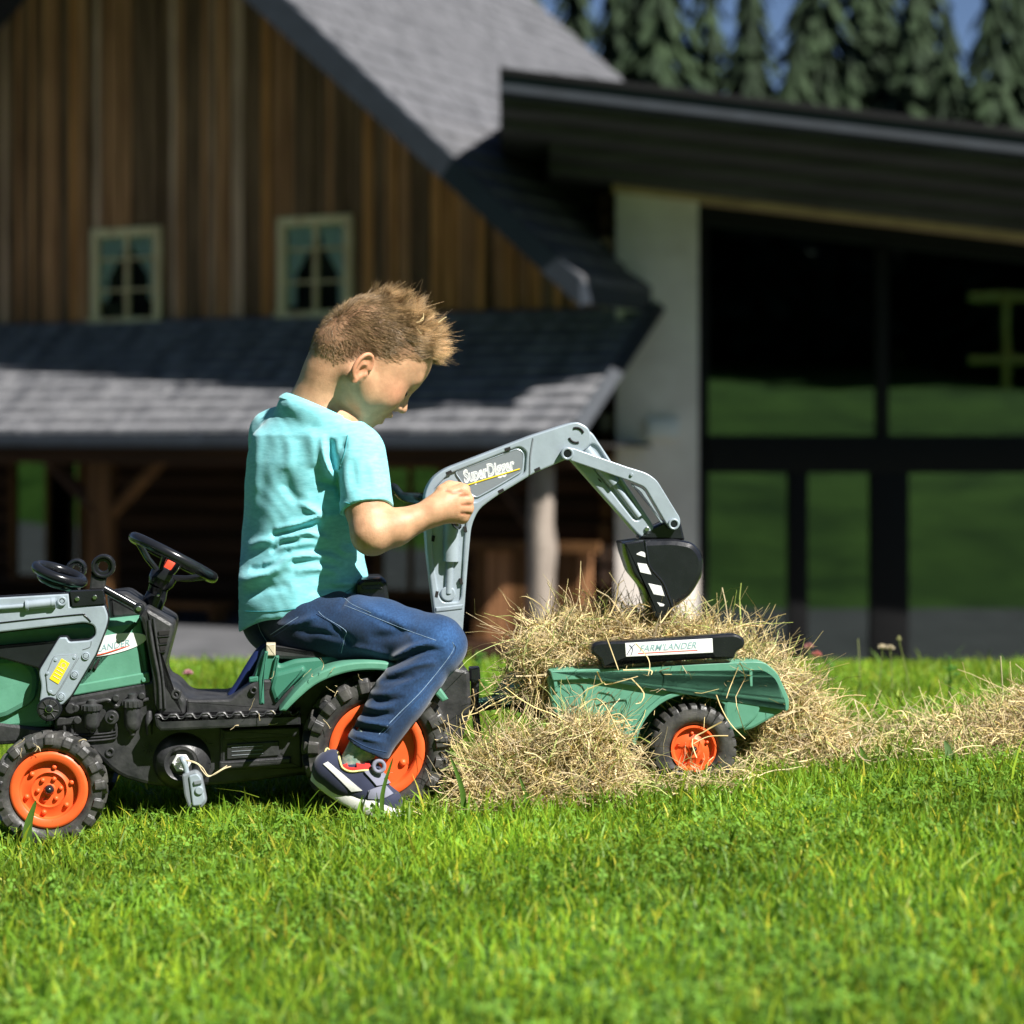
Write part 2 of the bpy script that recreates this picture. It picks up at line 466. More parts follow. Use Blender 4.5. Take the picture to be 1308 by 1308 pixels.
def build_barn():
    rnd = random.Random(3)
    # two upper windows: (x0,x1,y0,y1) of the outer frame
    wins = [(119, 208, 291, 415), (357, 452, 276, 407)]
    rects = []
    for x0, x1, y0, y1 in wins:
        s0, s1 = Bs(x0), Bs(x1); z1 = Bz((x0 + x1) / 2, y0); z0 = Bz((x0 + x1) / 2, y1)
        rects.append((s0, s1, z0, z1))
    # vertical boards of the gable, each one its own part, cut round the windows
    s = Bs(-420); k = 0
    s_right = Bs(775)
    while s < s_right:
        w = rnd.uniform(0.075, 0.16)
        e = s + w - rnd.uniform(0.01, 0.028)
        zt0, zt1 = rake_z(s) - 0.12, rake_z(e) - 0.12
        n1 = rnd.uniform(0.0, 0.035)
        # tone groups as in the photo: pale and dark greys in the middle, browner at both ends
        f = (s - Bs(0)) / (Bs(700) - Bs(0))
        if 0.22 < f < 0.5: mt = rnd.choice([WB[2], WB[1], WB[3], WB[0], WB[2]])
        elif f > 0.62: mt = rnd.choice([WB[4], WB[0], WB[2], WB[2], WB[4]])
        else: mt = rnd.choice([WB[0], WB[1], WB[3], WB[4], WB[2], WB[2]])
        segs = [(ROOFZ - 0.02, None)]
        hit = [r for r in rects if s < r[1] - 0.03 and e > r[0] + 0.03]
        if hit: segs = [(ROOFZ - 0.02, hit[0][2] + 0.02), (hit[0][3] - 0.02, None)]
        for z0, z1 in segs:
            if z1 is not None and z1 - z0 < 0.03: continue
            a, b = (z1, z1) if z1 is not None else (zt0, zt1)
            if min(a, b) <= z0 + 0.05: continue
            V = [(s, 0.035, z0), (e, 0.035, z0), (e, 0.035, b), (s, 0.035, a),
                 (s, -n1, z0), (e, -n1, z0), (e, -n1, b), (s, -n1, a)]
            F = [[0, 3, 2, 1], [4, 5, 6, 7], [0, 1, 5, 4], [1, 2, 6, 5], [2, 3, 7, 6], [3, 0, 4, 7]]
            o = mk('wall_board', V, F, mt, barn, False)
        s += w; k += 1
    bbox('wall_core', Bs(-430), Bs(772), -0.6, -0.045, ROOFZ - 0.3, ROOFZ + 1.0, M['interior'])
    V = [(Bs(-430), 0.05, ROOFZ), (Bs(775), 0.05, ROOFZ), (s_apex, 0.05, z_apex - 0.15)]
    mk('wall_back', V + [(a, b + 0.05, c) for a, b, c in V], [[0, 1, 2], [5, 4, 3], [0, 3, 4, 1], [1, 4, 5, 2], [2, 5, 3, 0]], M['interior'], barn, False)
    for wi, (s0, s1, z0, z1) in enumerate(rects):
        t = 0.105
        c = (s0 + s1) / 2
        wn = empty('window', (c, 0, z0), 0, barn)
        def wb(name, a0, a1, n0, n1, b0, b1, m, bev=0.004):
            V, F = box_vf(((a0 + a1) / 2 - c, -(n0 + n1) / 2, (b0 + b1) / 2 - z0), (a1 - a0, n1 - n0, b1 - b0), bev=bev)
            return mk(name, V, F, m, wn, True)
        wb('frame', s0, s0 + t, -0.03, 0.06, z0, z1, M['paleframe'])
        wb('frame', s1 - t, s1, -0.03, 0.06, z0, z1, M['paleframe'])
        wb('frame', s0 + t, s1 - t, -0.03, 0.058, z1 - t, z1, M['paleframe'])
        wb('sill', s0 - 0.02, s1 + 0.02, -0.03, 0.10, z0 - 0.03, z0 + t * 0.8, M['paleframe'])
        wb('mullion', c - 0.028, c + 0.028, -0.02, 0.03, z0 + t * 0.8, z1 - t, M['paleframe'])
        for fz in (0.36, 0.68):
            zz = z0 + (z1 - z0) * fz
            wb('glazing_bar', s0 + t, s1 - t, -0.018, 0.02, zz - 0.014, zz + 0.014, M['paleframe'])
        wb('pane', s0 + t, c - 0.028, -0.006, 0.0, z0 + t * 0.8, z1 - t, M['pane'], 0)
        wb('pane', c + 0.028, s1 - t, -0.006, 0.0, z0 + t * 0.8, z1 - t, M['pane'], 0)
        wb('dark_room', s0, s1, -0.044, -0.042, z0, z1, M['interior'], 0)
        # two curtains drawn to the sides, hanging in folds
        for sd in (-1, 1):
            nu, nv = 28, 14; V = []
            for j in range(nv):
                v = j / (nv - 1)                      # 0 top
                wd = (s1 - s0 - 2 * t) * (0.5 - 0.36 * min(1, v / 0.62) ** 1.3)
                for i in range(nu):
                    u = i / (nu - 1)
                    edge = (s0 + t) if sd < 0 else (s1 - t)
                    V.append((edge - sd * wd * u - c, 0.018 + 0.007 * math.sin(u * 26 + sd), z1 - t - v * (z1 - z0 - 2 * t) * (0.95 if wi else 0.8) - z0))
            F = [[j * nu + i, j * nu + i + 1, (j + 1) * nu + i + 1, (j + 1) * nu + i] for j in range(nv - 1) for i in range(nu - 1)]
            mk('curtain', V, F, M['curtain'], wn, True, None)
    # porch roof in shingle courses
    PN = 2.0
    z_e = Bz(405, 551, PN); s_l, s_r = Bs(-420, PN), Bs(738, PN)
    pr = bbox('porch_roof', s_l, s_r, 0.02, PN - 0.05, z_e - 0.16, z_e - 0.13, M['interior'])
    nc = 11
    for i in range(nc):
        n0, n1 = PN * i / nc, PN * (i + 1) / nc + 0.09
        za, zb = ROOFZ + (z_e - ROOFZ) * i / nc, ROOFZ + (z_e - ROOFZ) * (i + 1.0) / nc
        # a course made of many shingles with uneven butts, one connected strip
        mb_v, mb_f = [], []
        s = s_l - rnd.uniform(0, 0.2); base = 0
        cut = (s_r - 0.0)
        while s < cut:
            w = rnd.uniform(0.14, 0.26); e = min(s + w, cut)
            dn = rnd.uniform(-0.015, 0.015); dz = rnd.uniform(-0.006, 0.008)
            top = [(s, -n0, za), (e, -n0, za), (e, -(n1 + dn), zb + 0.035 + dz), (s, -(n1 + dn), zb + 0.035 + dz)]
            bot = [(a, b, cc - 0.05) for a, b, cc in top]
            mb_v += top + bot
            for f in ([0, 3, 2, 1], [4, 5, 6, 7], [3, 7, 6, 2], [0, 4, 7, 3], [1, 2, 6, 5]): mb_f.append([q + base for q in f])
            base += 8; s = e + 0.004
        o = mk('shingle_course', mb_v, mb_f, M['shingle'], pr, False); tag(o, kind='stuff')
    bbox('gutter', s_l, s_r + 0.05, PN - 0.02, PN + 0.12, z_e - 0.17, z_e - 0.03, M['darkroof'], barn, 0.02)
    bbox('eave_beam', s_l, s_r - 0.1, PN - 0.42, PN - 0.2, z_e - 0.34, z_e - 0.165, M['logwood'], barn, 0.01)
    # right verge board of the porch roof
    V, F = tube_vf([(s_r + 0.04, 0.1, ROOFZ + 0.06), (s_r + 0.04, -PN - 0.12, z_e - 0.0)], 0.10, 4)
    mk('verge_board', V, F, M['darkroof'], barn, False)
    # lower log wall under the porch, each log a part
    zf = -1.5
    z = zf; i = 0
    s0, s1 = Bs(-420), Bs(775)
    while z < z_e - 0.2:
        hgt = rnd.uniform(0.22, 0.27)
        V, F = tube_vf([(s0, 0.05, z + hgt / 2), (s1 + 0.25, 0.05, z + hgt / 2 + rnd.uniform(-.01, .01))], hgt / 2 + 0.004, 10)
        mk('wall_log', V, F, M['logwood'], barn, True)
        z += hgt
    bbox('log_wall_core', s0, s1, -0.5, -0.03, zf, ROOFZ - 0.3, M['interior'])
    # lower windows
    for x0, x1, y0, y1 in ((22, 116, 584, 742), (487, 575, 588, 745)):
        a0, a1 = Bs(x0), Bs(x1); b1, b0 = Bz(70, y0), Bz(70, y1); c = (a0 + a1) / 2
        wn = empty('window', (c, 0, b0), 0, barn)
        def wb(name, p0, p1, n0, n1, q0, q1, m):
            V, F = box_vf(((p0 + p1) / 2 - c, -(n0 + n1) / 2, (q0 + q1) / 2 - b0), (p1 - p0, n1 - n0, q1 - q0))
            return mk(name, V, F, m, wn, False)
        t = 0.07
        wb('frame', a0, a0 + t, 0.02, 0.16, b0, b1, M['beam']); wb('frame', a1 - t, a1, 0.02, 0.16, b0, b1, M['beam'])
        wb('frame', a0 + t, a1 - t, 0.02, 0.158, b1 - t, b1, M['beam']); wb('sill', a0 + t, a1 - t, 0.02, 0.19, b0, b0 + t, M['beam'])
        wb('mullion', c - 0.025, c + 0.025, 0.09, 0.14, b0 + t, b1 - t, M['beam'])
        for p0, p1 in ((a0 + t, c - 0.025), (c + 0.025, a1 - t)):
            wb('pane', p0, p1, 0.105, 0.111, b0 + t, b1 - t, M['bigglass'])
    # posts, braces and rails of the porch
    pn = PN - 0.31
    def post(x0, x1, y0, y1, m, rnd_=False, n=pn, nm='post'):
        a0, a1 = Bs(x0, n), Bs(x1, n); z1 = Bz(x0, y0, n)
        if rnd_:
            c = (a0 + a1) / 2; r = (a1 - a0) / 2
            P = [(c + 0.012 * math.sin(q * 2.1), -n, zf + (z1 - zf) * q / 8) for q in range(9)]
            V, F = tube_vf(P, [r * (1.06 - 0.015 * q) * (1.12 if q == 4 else 1) for q in range(9)], 14)
            return mk(nm, V, F, m, barn, True)
        return bbox(nm, a0, a1, n - 0.07, n + 0.07, zf, z1, m, barn, 0.01)
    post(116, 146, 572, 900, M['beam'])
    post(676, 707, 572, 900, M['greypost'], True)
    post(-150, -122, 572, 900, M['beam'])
    def brace(p, q, wid, m, n=pn, nm='brace'):
        a, b = BL(*p, n), BL(*q, n)
        V, F = tube_vf([(a[0], -n, a[1]), (b[0], -n, b[1])], wid, 4)
        mk(nm, V, F, m, barn, False)
    brace((128, 655), (48, 572), 0.085, M['logwood']); brace((134, 665), (222, 572), 0.08, M['beam'])
    brace((690, 690), (636, 610), 0.07, M['logwood'])
    # rough plank partition beside the round post
    for i in range(9):
        x = 606 + i * 17
        a0, a1 = Bs(x, 1.0), Bs(x + 14 + rnd.uniform(-2, 2), 1.0)
        bbox('plank', a0, a1, 0.98 + rnd.uniform(0, .02), 1.03, zf, Bz(x, 700 + rnd.uniform(-3, 3), 1.0), rnd.choice([M['beam'], WB[1], WB[4], WB[0]]))
    bbox('rail', Bs(598, 1.0), Bs(770, 1.0), 1.05, 1.12, Bz(650, 703, 1.0), Bz(650, 690, 1.0), M['beam'])
    # bench in the shade of the porch
    bbox('bench', Bs(205, 1.2), Bs(285, 1.2), 1.0, 1.4, Bz(240, 776, 1.2), Bz(240, 768, 1.2), M['beam'])
    for x in (212, 276): bbox('bench_leg', Bs(x, 1.2), Bs(x + 5, 1.2), 1.05, 1.35, zf, Bz(240, 776, 1.2), M['beam'])
    bbox('porch_floor', s_l, s_r, -0.1, PN - 0.1, zf - 0.3, zf, M['logwood'])
    # gable roof: two thick slabs with barge boards
    th = 0.36; back = 9.0
    for sd in (1, -1):
        se = s_apex + sd * (s_eave - s_apex)
        za, ze = z_apex, z_eave
        V = []
        for (s, z) in ((s_apex, za), (se, ze), (se, ze - th * 0.55), (s_apex, za - th * 1.15)):
            V += [(s, -OV, z), (s, back, z)]
        F = [[0, 2, 4, 6], [7, 5, 3, 1], [0, 1, 3, 2], [2, 3, 5, 4], [4, 5, 7, 6]]
        if sd < 0: F = [f[::-1] for f in F]
        rf = mk('gable_roof', V, F, M['darkroof'], barn, False)
        if sd > 0:                               # shingle courses on the slope that can be seen
            nk = 26; L_ = s_eave - s_apex
            for i in range(nk):
                a0, a1 = i / nk, (i + 1) / nk + 0.006
                p0 = (s_eave - L_ * a0, z_eave + (z_apex - z_eave) * a0); p1 = (s_eave - L_ * a1, z_eave + (z_apex - z_eave) * a1)
                t0, t1 = 0.075, 0.03
                V2 = []
                for yy in (-OV + 0.02 + 0.01 * (i % 2), back - 0.1): V2 += [(p0[0], yy, p0[1] + 0.004), (p0[0], yy, p0[1] + t0), (p1[0], yy, p1[1] + t1), (p1[0], yy, p1[1] + 0.004)]
                mk('roof_course', V2, [[0, 1, 2, 3], [7, 6, 5, 4], [0, 4, 5, 1], [1, 5, 6, 2], [2, 6, 7, 3]], M['greyboard2'], rf, False)
        V = []
        for (s, z) in ((s_apex, za + 0.04), (se + sd * 0.03, ze + 0.04), (se + sd * 0.03, ze - 0.24), (s_apex, za - 0.46)):
            V += [(s, -OV - 0.06, z), (s, -OV - 0.003, z)]
        F = [[0, 2, 4, 6], [7, 5, 3, 1], [0, 1, 3, 2], [2, 3, 5, 4], [4, 5, 7, 6]]
        if sd < 0: F = [f[::-1] for f in F]
        mk('barge_board', V, F, M['darkroof'], rf, False)
build_barn()

# ------------------------------------------------------------------ annex with the glass front
def build_annex():
    D = 20.4
    rnd = random.Random(5)
    org = W(836, 860, D); org[2] = -1.92
    ax = empty('annex_building', org)
    tag(ax, 'modern annex with pale plaster pillar, dark framed glass front and low sloping roof', 'building')
    def ab(name, x0, x1, y0, y1, d0, d1, m, bev=0.0, parent=ax, ref=None):
        """pixel rectangle at depth D (ref), d0..d1 metres in front of D"""
        p0 = W(x0, y1, D) - org; p1 = W(x1, y0, D) - org
        V, F = box_vf(((p0[0] + p1[0]) / 2, -(d0 + d1) / 2, (p0[2] + p1[2]) / 2), (p1[0] - p0[0], d1 - d0, p1[2] - p0[2]), bev=bev)
        return mk(name, V, F, m, parent, bev > 0)
    M['plaster'] = mat('plaster', (0.80, 0.715, 0.645), 0.9, 0.10, 2.2, 0.5, 40, col2=(0.84, 0.77, 0.70), spec=0.2)
    M['frame_dark'] = mat('dark_metal_frame', (0.005, 0.005, 0.0055), 0.6, 0.2, spec=0.2)
    M['soffit'] = wood('soffit_wood', (0.40, 0.27, 0.13), (0.5, 0.36, 0.19), (3, 20, 20), 0.7)
    M['greyboard'] = wood('grey_fascia', (0.055, 0.05, 0.05), (0.085, 0.08, 0.08), (1, 14, 14), 0.8)
    M['greengrey'] = mat('green_grey_strip', (0.16, 0.26, 0.21), 0.8, 0.1, 3)
    tan_s = math.tan(R(6.8))
    def rline(px): return 262 + (px - 885) * tan_s        # lower edge of the roof in the photo
    # pillar with a sloping head
    p = [W(785, 870, D) - org, W(889, 870, D) - org, W(889, rline(889) - 6, D) - org, W(785, rline(785) - 6, D) - org]
    V, F = plate_vf([(q[0], q[2]) for q in p], 0.34, -0.7, 0.012)
    mk('pillar', V, F, M['plaster'], ax, True)
    b = ab('wall_box', 824, 863, 535, 559, 0.345, 0.42, M['white'], 0.012)
    ab('wall_box_lid', 828, 859, 540, 554, 0.421, 0.43, M['white'], 0.003, b)
    # glazing frame
    XR = 1640
    def fr(x0, x1, y0, y1, d=(0.0, 0.12), nm='window_frame'): return ab(nm, x0, x1, y0, y1, d[0], d[1], M['frame_dark'], 0.004)
    fr(889, 904, 285, 870); 
    fr(904, XR, 556, 604, (0.0, 0.16))
    fr(1117, 1133, 318, 556); fr(1380, 1396, 345, 556)
    fr(1005, 1030, 604, 870, (0.002, 0.13)); fr(1110, 1158, 604, 870, (0.002, 0.15)); fr(1400, 1430, 604, 870)
    fr(904, 1005, 850, 870, (0.004, 0.1)); fr(1030, 1110, 855, 870, (0.004, 0.1)); fr(1158, 1400, 855, 870, (0.004, 0.1))
    # sloped head of the frame
    q = [(889, rline(889)), (XR, rline(XR)), (XR, rline(XR) + 24), (889, rline(889) + 24)]
    q = [W(a, c, D) - org for a, c in q]
    V, F = plate_vf([(c[0], c[2]) for c in q], 0.13, 0.0, 0.004); mk('window_frame', V, F, M['frame_dark'], ax, False)
    # panes
    for x0, x1, y0, y1 in ((904, 1117, None, 556), (1133, 1380, None, 556), (904, 1005, 604, 850), (1030, 1110, 604, 855), (1158, 1400, 604, 855)):
        if y0 is None: q = [(x0, rline(x0) + 22), (x1, rline(x1) + 22), (x1, y1), (x0, y1)]
        else: q = [(x0, y0), (x1, y0), (x1, y1), (x0, y1)]
        q = [W(a, c, D) - org for a, c in q]
        V, F = plate_vf([(c[0], c[2]) for c in q], 0.05, 0.038, 0.0); mk('pane', V, F, M['bigglass'], ax, False)
    # the room behind
    p0, p1 = W(885, 872, D) - org, W(XR, 200, D) - org
    V, F = box_vf(((p0[0] + p1[0]) / 2, 2.6, 1.9), (p1[0] - p0[0], 5.0, 5.5))
    mk('dark_room', V, [f[::-1] for f in F], M['interior'], ax, False)
    # pale green rippled strip just inside the left edge of the glass
    for x0, x1, y0, y1 in ((908, 962, 292, 556), (908, 1004, 604, 850)):
        nu = 40; V = []
        for j, yy in enumerate((y0, y1)):
            for i in range(nu):
                c = W(x0 + (x1 - x0) * i / (nu - 1), yy, D) - org
                V.append((c[0], 0.34 + 0.03 * math.sin(i * 1.3) + 0.02 * math.sin(i * 0.37), c[2]))
        F = [[i, i + 1, nu + i + 1, nu + i] for i in range(nu - 1)]
        mk('green_strip', V, F, M['greengrey'], ax, True, None)
    # roof: soffit board, layered fascia boards and slab, all following the slope
    def strip(nm, x0, x1, up0, up1, d0, d1, m, bev=0.004):
        q = [(x0, rline(x0) - up0), (x1, rline(x1) - up0), (x1, rline(x1) - up1), (x0, rline(x0) - up1)]
        q = [W(a, c, D) - org for a, c in q]
        V, F = plate_vf([(c[0], c[2]) for c in q], d1, d0, bev); return mk(nm, V, F, m, ax, False)
    strip('soffit_board', 780, XR, 0, 9, -0.6, 0.42, M['soffit'])
    XL = 640
    rf = strip('roof', XL, XR, 66, 84, -9.0, 2.75, M['darkroof'])
    for i in range(4):
        strip('fascia_board', XL if i > 1 else 700, XR, 9.5 + i * 14.2, 23 + i * 14.2, -0.6, 0.75 + 0.55 * i, M['greyboard'])
    strip('roof_edge', XL, XR, 84.5, 92, -9.0, 2.8, M['frame_dark'])
    # shingled return wall and log ends beside the pillar
    for i in range(9):
        y1 = 372 - i * 17
        ab('siding_course', 640, 764, y1 - 19, y1, -0.9, -0.82 + 0.03 * (i % 2), M['greyboard'], 0.004)
    for i in range(22):
        y1 = 860 - i * 28
        o = ab('log_end', 766 + rnd.uniform(-2, 2), 784 + rnd.uniform(-1, 1), y1 - 24, y1, -0.6, 0.16 + rnd.uniform(-.05, .05), rnd.choice([M['greypost'], M['beam'], M['logwood'], WB[3]]), 0.03)
    ab('corner_wall', 764, 786, 230, 870, -1.2, -0.6, M['logwood'])
build_annex()

# things behind the photographer that the glass mirrors: a timber rail fence and the wood on the slope
def build_fence():
    m = wood('fence_wood', (0.88, 0.64, 0.14), (0.92, 0.74, 0.22), (8, 8, 1.5), 0.7)
    base = np.array([12.4, -16.0, 0.0]); base[2] = ground_z(base[0], base[1])
    f = empty('timber_fence', base)
    tag(f, 'pale timber rail fence end on the slope, seen mirrored in the glass', 'fence')
    for i in range(4):
        V, F = box_vf((0.8 + i * 2.2, 0, 1.15), (0.16, 0.16, 2.6), bev=0.012); mk('post', V, F, m, f)
    for z, t in ((2.42, 0.24), (0.75, 0.2)):
        V, F = box_vf((3.5, 0.1, z), (7.4, 0.08, t), bev=0.012); mk('rail', V, F, m, f)
build_fence()

def conifer_vf(rng, base, H, r0):
    V = []; F = []; n = 0
    layers = 30
    for L in range(layers):
        t = L / layers; z = H * (0.08 + 0.9 * t); rr = r0 * (1 - t) ** 0.85 + 0.12
        k = max(8, int(24 * (1 - t)) + 6)
        for i in range(k):
            a = 2 * math.pi * (i + rng.random()) / k; q = rr * rng.uniform(0.45, 1.15); d = rng.uniform(0.18, 0.32)
            c, s = math.cos(a), math.sin(a); wd = 0.07 * q + 0.12
            droop = H * 0.055 * rng.uniform(0.3, 1.3)
            V += [(0, 0, z + H * 0.05), (q * c - wd * s, q * s + wd * c, z - droop * 0.7), (q * c * 1.12, q * s * 1.12, z - droop), (q * c + wd * s, q * s - wd * c, z - droop * 0.7)]
            F += [[n, n + 1, n + 2], [n, n + 2, n + 3]]; n += 4
    V = np.array(V) + base
    return V, F, n

def build_wood():
    m = mat('conifer_foliage', (0.010, 0.020, 0.010), 0.8, 0.4, 0.7, col2=(0.022, 0.038, 0.016), spec=0.2)
    for nm, lab, y0, y1, xr, cnt in (('wood_on_the_slope', 'dark conifer wood on the slope, seen only as a mirror image in the glass', -30, -62, 60, 230),
                                     ('wood_behind_barn', 'dark conifer wood rising behind the roofs', 62, 95, 60, 260)):
        rng = np.random.default_rng(4); mb = MB()
        for i in range(cnt):
            x = rng.uniform(-xr * (2.2 if y0 < 0 else 0.8), xr); y = rng.uniform(min(y0, y1), max(y0, y1)) + (max(0, -x - 45) * 0.5 if y0 < 0 else 0)
            H = rng.uniform(16, 25) if y0 < 0 else rng.uniform(10, 19)
            V, F, _ = conifer_vf(rng, np.array([x, y, float(ground_z(x, y)) - 0.5]), H, H * 0.2); mb.add(V, F)
        V, F = mb.get(); V = np.asarray(V)
        o = mk(nm, V, F, m, None, False)
        tag(o, lab, 'wood', kind='stuff')
build_wood()
# ------------------------------------------------------------------ toy tractor frame
TH = R(6.0)
TU = np.array([math.cos(TH), math.sin(TH), 0]); TN = np.array([math.sin(TH), -math.cos(TH), 0])
def L(px, py, w=0.0):
    """photo pixel on the plane w metres to the viewer's side of the tractor's middle -> (u, z)"""
    d = np.array([(px - 654) / FPX, 1, (560 - py) / FPX])
    t = (w - np.dot(CAM, TN)) / np.dot(d, TN)
    P = CAM + t * d
    return np.array([np.dot(P, TU), P[2]])
def LP(pts, w): return np.array([L(p[0], p[1], w) for p in pts])
def L3(px, py, w): q = L(px, py, w); return np.array([q[0], -w, q[1]])
PXM = 1.0 / 840.0       # metres per photo pixel near the subject

tractor = empty('toy_tractor', (0, 0, 0), TH)
tag(tractor, 'green and black toy pedal tractor with orange wheels, front loader and rear digger arm', 'toy tractor')

def plate(name, pts, w0, w1, m, parent=None, r=0.0, bev=0.0025, holes=(), hr=0.0, sharp=35, raw=False):
    """pixel polygon -> solid plate between w0 and w1"""
    o = fil(pts, r) if not raw else np.array(pts, float)
    V, F = plate_vf(LP(o, w0), w0, w1, bev, [LP(fil(h, hr), w0) for h in holes])
    return flat_caps(mk(name, V, F, m, parent or tractor, True, sharp))

def disc(name, px, py, r_px, w0, w1, m, parent=None, bev=0.0015, hole=0.0, seg=40):
    c = L(px, py, w0); r = r_px * PXM
    P = np.array([(c[0] + r * math.cos(2 * math.pi * k / seg), c[1] + r * math.sin(2 * math.pi * k / seg)) for k in range(seg)])
    H = [] if not hole else [np.array([(c[0] + hole * PXM * math.cos(2 * math.pi * k / 24), c[1] + hole * PXM * math.sin(2 * math.pi * k / 24)) for k in range(24)])]
    V, F = plate_vf(P, w0, w1, bev, H)
    return flat_caps(mk(name, V, F, m, parent or tractor, True, 35))

def rod(name, pts, r_px, m, parent=None, sides=10, n=5, flat=1.0, smooth_path=True):
    """pts (px,py,w) -> tube"""
    P = np.array([L3(*p) for p in pts])
    if smooth_path and len(P) > 2: P = catmull(P, n)
    V, F = tube_vf(P, r_px * PXM if np.isscalar(r_px) else np.interp(np.linspace(0, 1, len(P)), np.linspace(0, 1, len(r_px)), np.array(r_px) * PXM), sides, True, flat)
    return mk(name, V, F, m, parent or tractor, True, 50)

def label_text(name, body, px, py, w, height_px, ang, m, parent, shear=0.25, bold=0.0, thick=0.0006, width_px=None, anchor='l'):
    V, F = text_vf(body, 1.0, shear, bold)
    h = V[:, 1].max(); wd = V[:, 0].max() - V[:, 0].min()
    sx = sy = height_px * PXM / 0.72
    if width_px: sx = width_px * PXM / wd
    x = (V[:, 0] - (V[:, 0].min() if anchor == 'l' else V[:, 0].max())) * sx; y = V[:, 1] * sy
    c, s = math.cos(ang), math.sin(ang)
    o = L(px, py, w)
    V2 = np.stack([o[0] + x * c - y * s, np.full(len(x), -w), o[1] + x * s + y * c], 1)
    return mk(name, V2, F, m, parent, False)

# ------------------------------------------------------------------ wheels
def tyre_vf(Rt, rin, width, lugs, depth, kind='bar', seg=480):
    """one connected mesh: a revolved section whose tread and shoulder carry raised lugs"""
    hw = width / 2
    # section from the inner near edge round to the inner far edge: (radius, h, tread weight)
    sec = [(rin, hw * 0.62, 0), (rin + 0.10 * (Rt - rin), hw * 0.86, 0), (rin + 0.30 * (Rt - rin), hw * 0.98, 0), (rin + 0.40 * (Rt - rin), hw * 1.0, 0.0),
           (rin + 0.425 * (Rt - rin), hw * 1.0, 0.55), (rin + 0.585 * (Rt - rin), hw * 0.99, 0.55), (rin + 0.60 * (Rt - rin), hw * 0.985, 0.8), (rin + 0.76 * (Rt - rin), hw * 0.965, 0.8), (rin + 0.78 * (Rt - rin), hw * 0.96, 1), (rin + 0.92 * (Rt - rin), hw * 0.88, 1)]
    for q in np.linspace(0.66, -0.66, 15): sec.append((Rt - 0.10 * (Rt - rin) * abs(q) ** 2, hw * q, 1))
    sec += [(r, -h, t) for r, h, t in sec[:10][::-1]]
    sec = np.array(sec); n = len(sec)
    # section normals
    tg = np.gradient(sec[:, :2], axis=0); nr = np.stack([-tg[:, 1], tg[:, 0]], 1); nr /= np.linalg.norm(nr, axis=1)[:, None] + 1e-9
    if nr[n // 2, 0] < 0: nr = -nr
    V = np.zeros((seg, n, 3))
    for k in range(seg):
        a = 2 * math.pi * k / seg
        ph = a / (2 * math.pi) * lugs
        hq = sec[:, 1] / hw
        if kind == 'bar':      # chevron bars: alternate on each half, slanted, stepped on the shoulder
            off = np.where(hq >= 0, 0.0, 0.5)
            p = (ph + off + 0.42 * np.clip(0.9 - np.abs(hq), 0, 1)) % 1.0
            wdt = np.where(sec[:, 2] > 0.9, 0.50, np.where(sec[:, 2] > 0.7, 0.50, 0.50))
            lug = 1 / (1 + np.exp(-(wdt / 2 - np.abs(p - 0.5)) * 60))
            lug = np.where(np.abs(hq) < 0.06, lug * 0.5, lug)
        else:                  # small square blocks
            p = ph % 1.0
            lug = 1 / (1 + np.exp(-(0.36 - np.abs(p - 0.5)) * 60))
            lug = np.where(sec[:, 2] < 0.9, 0, lug)
        d = depth * np.where(sec[:, 2] > 0, lug - 1.0 * (sec[:, 2] > 0.9), 0) * np.where((sec[:, 2] > 0) & (sec[:, 2] < 0.9), 0.5, 1)
        rr = sec[:, 0] + nr[:, 0] * d; hh = sec[:, 1] + nr[:, 1] * d
        V[k, :, 0] = rr * math.cos(a); V[k, :, 2] = rr * math.sin(a); V[k, :, 1] = -hh
    I, J = np.meshgrid(np.arange(seg), np.arange(n - 1), indexing='ij')
    a = (I * n + J).ravel(); b = (((I + 1) % seg) * n + J).ravel()
    F = np.stack([a, a + 1, b + 1, b], 1)
    return V.reshape(-1, 3), F[:, ::-1]

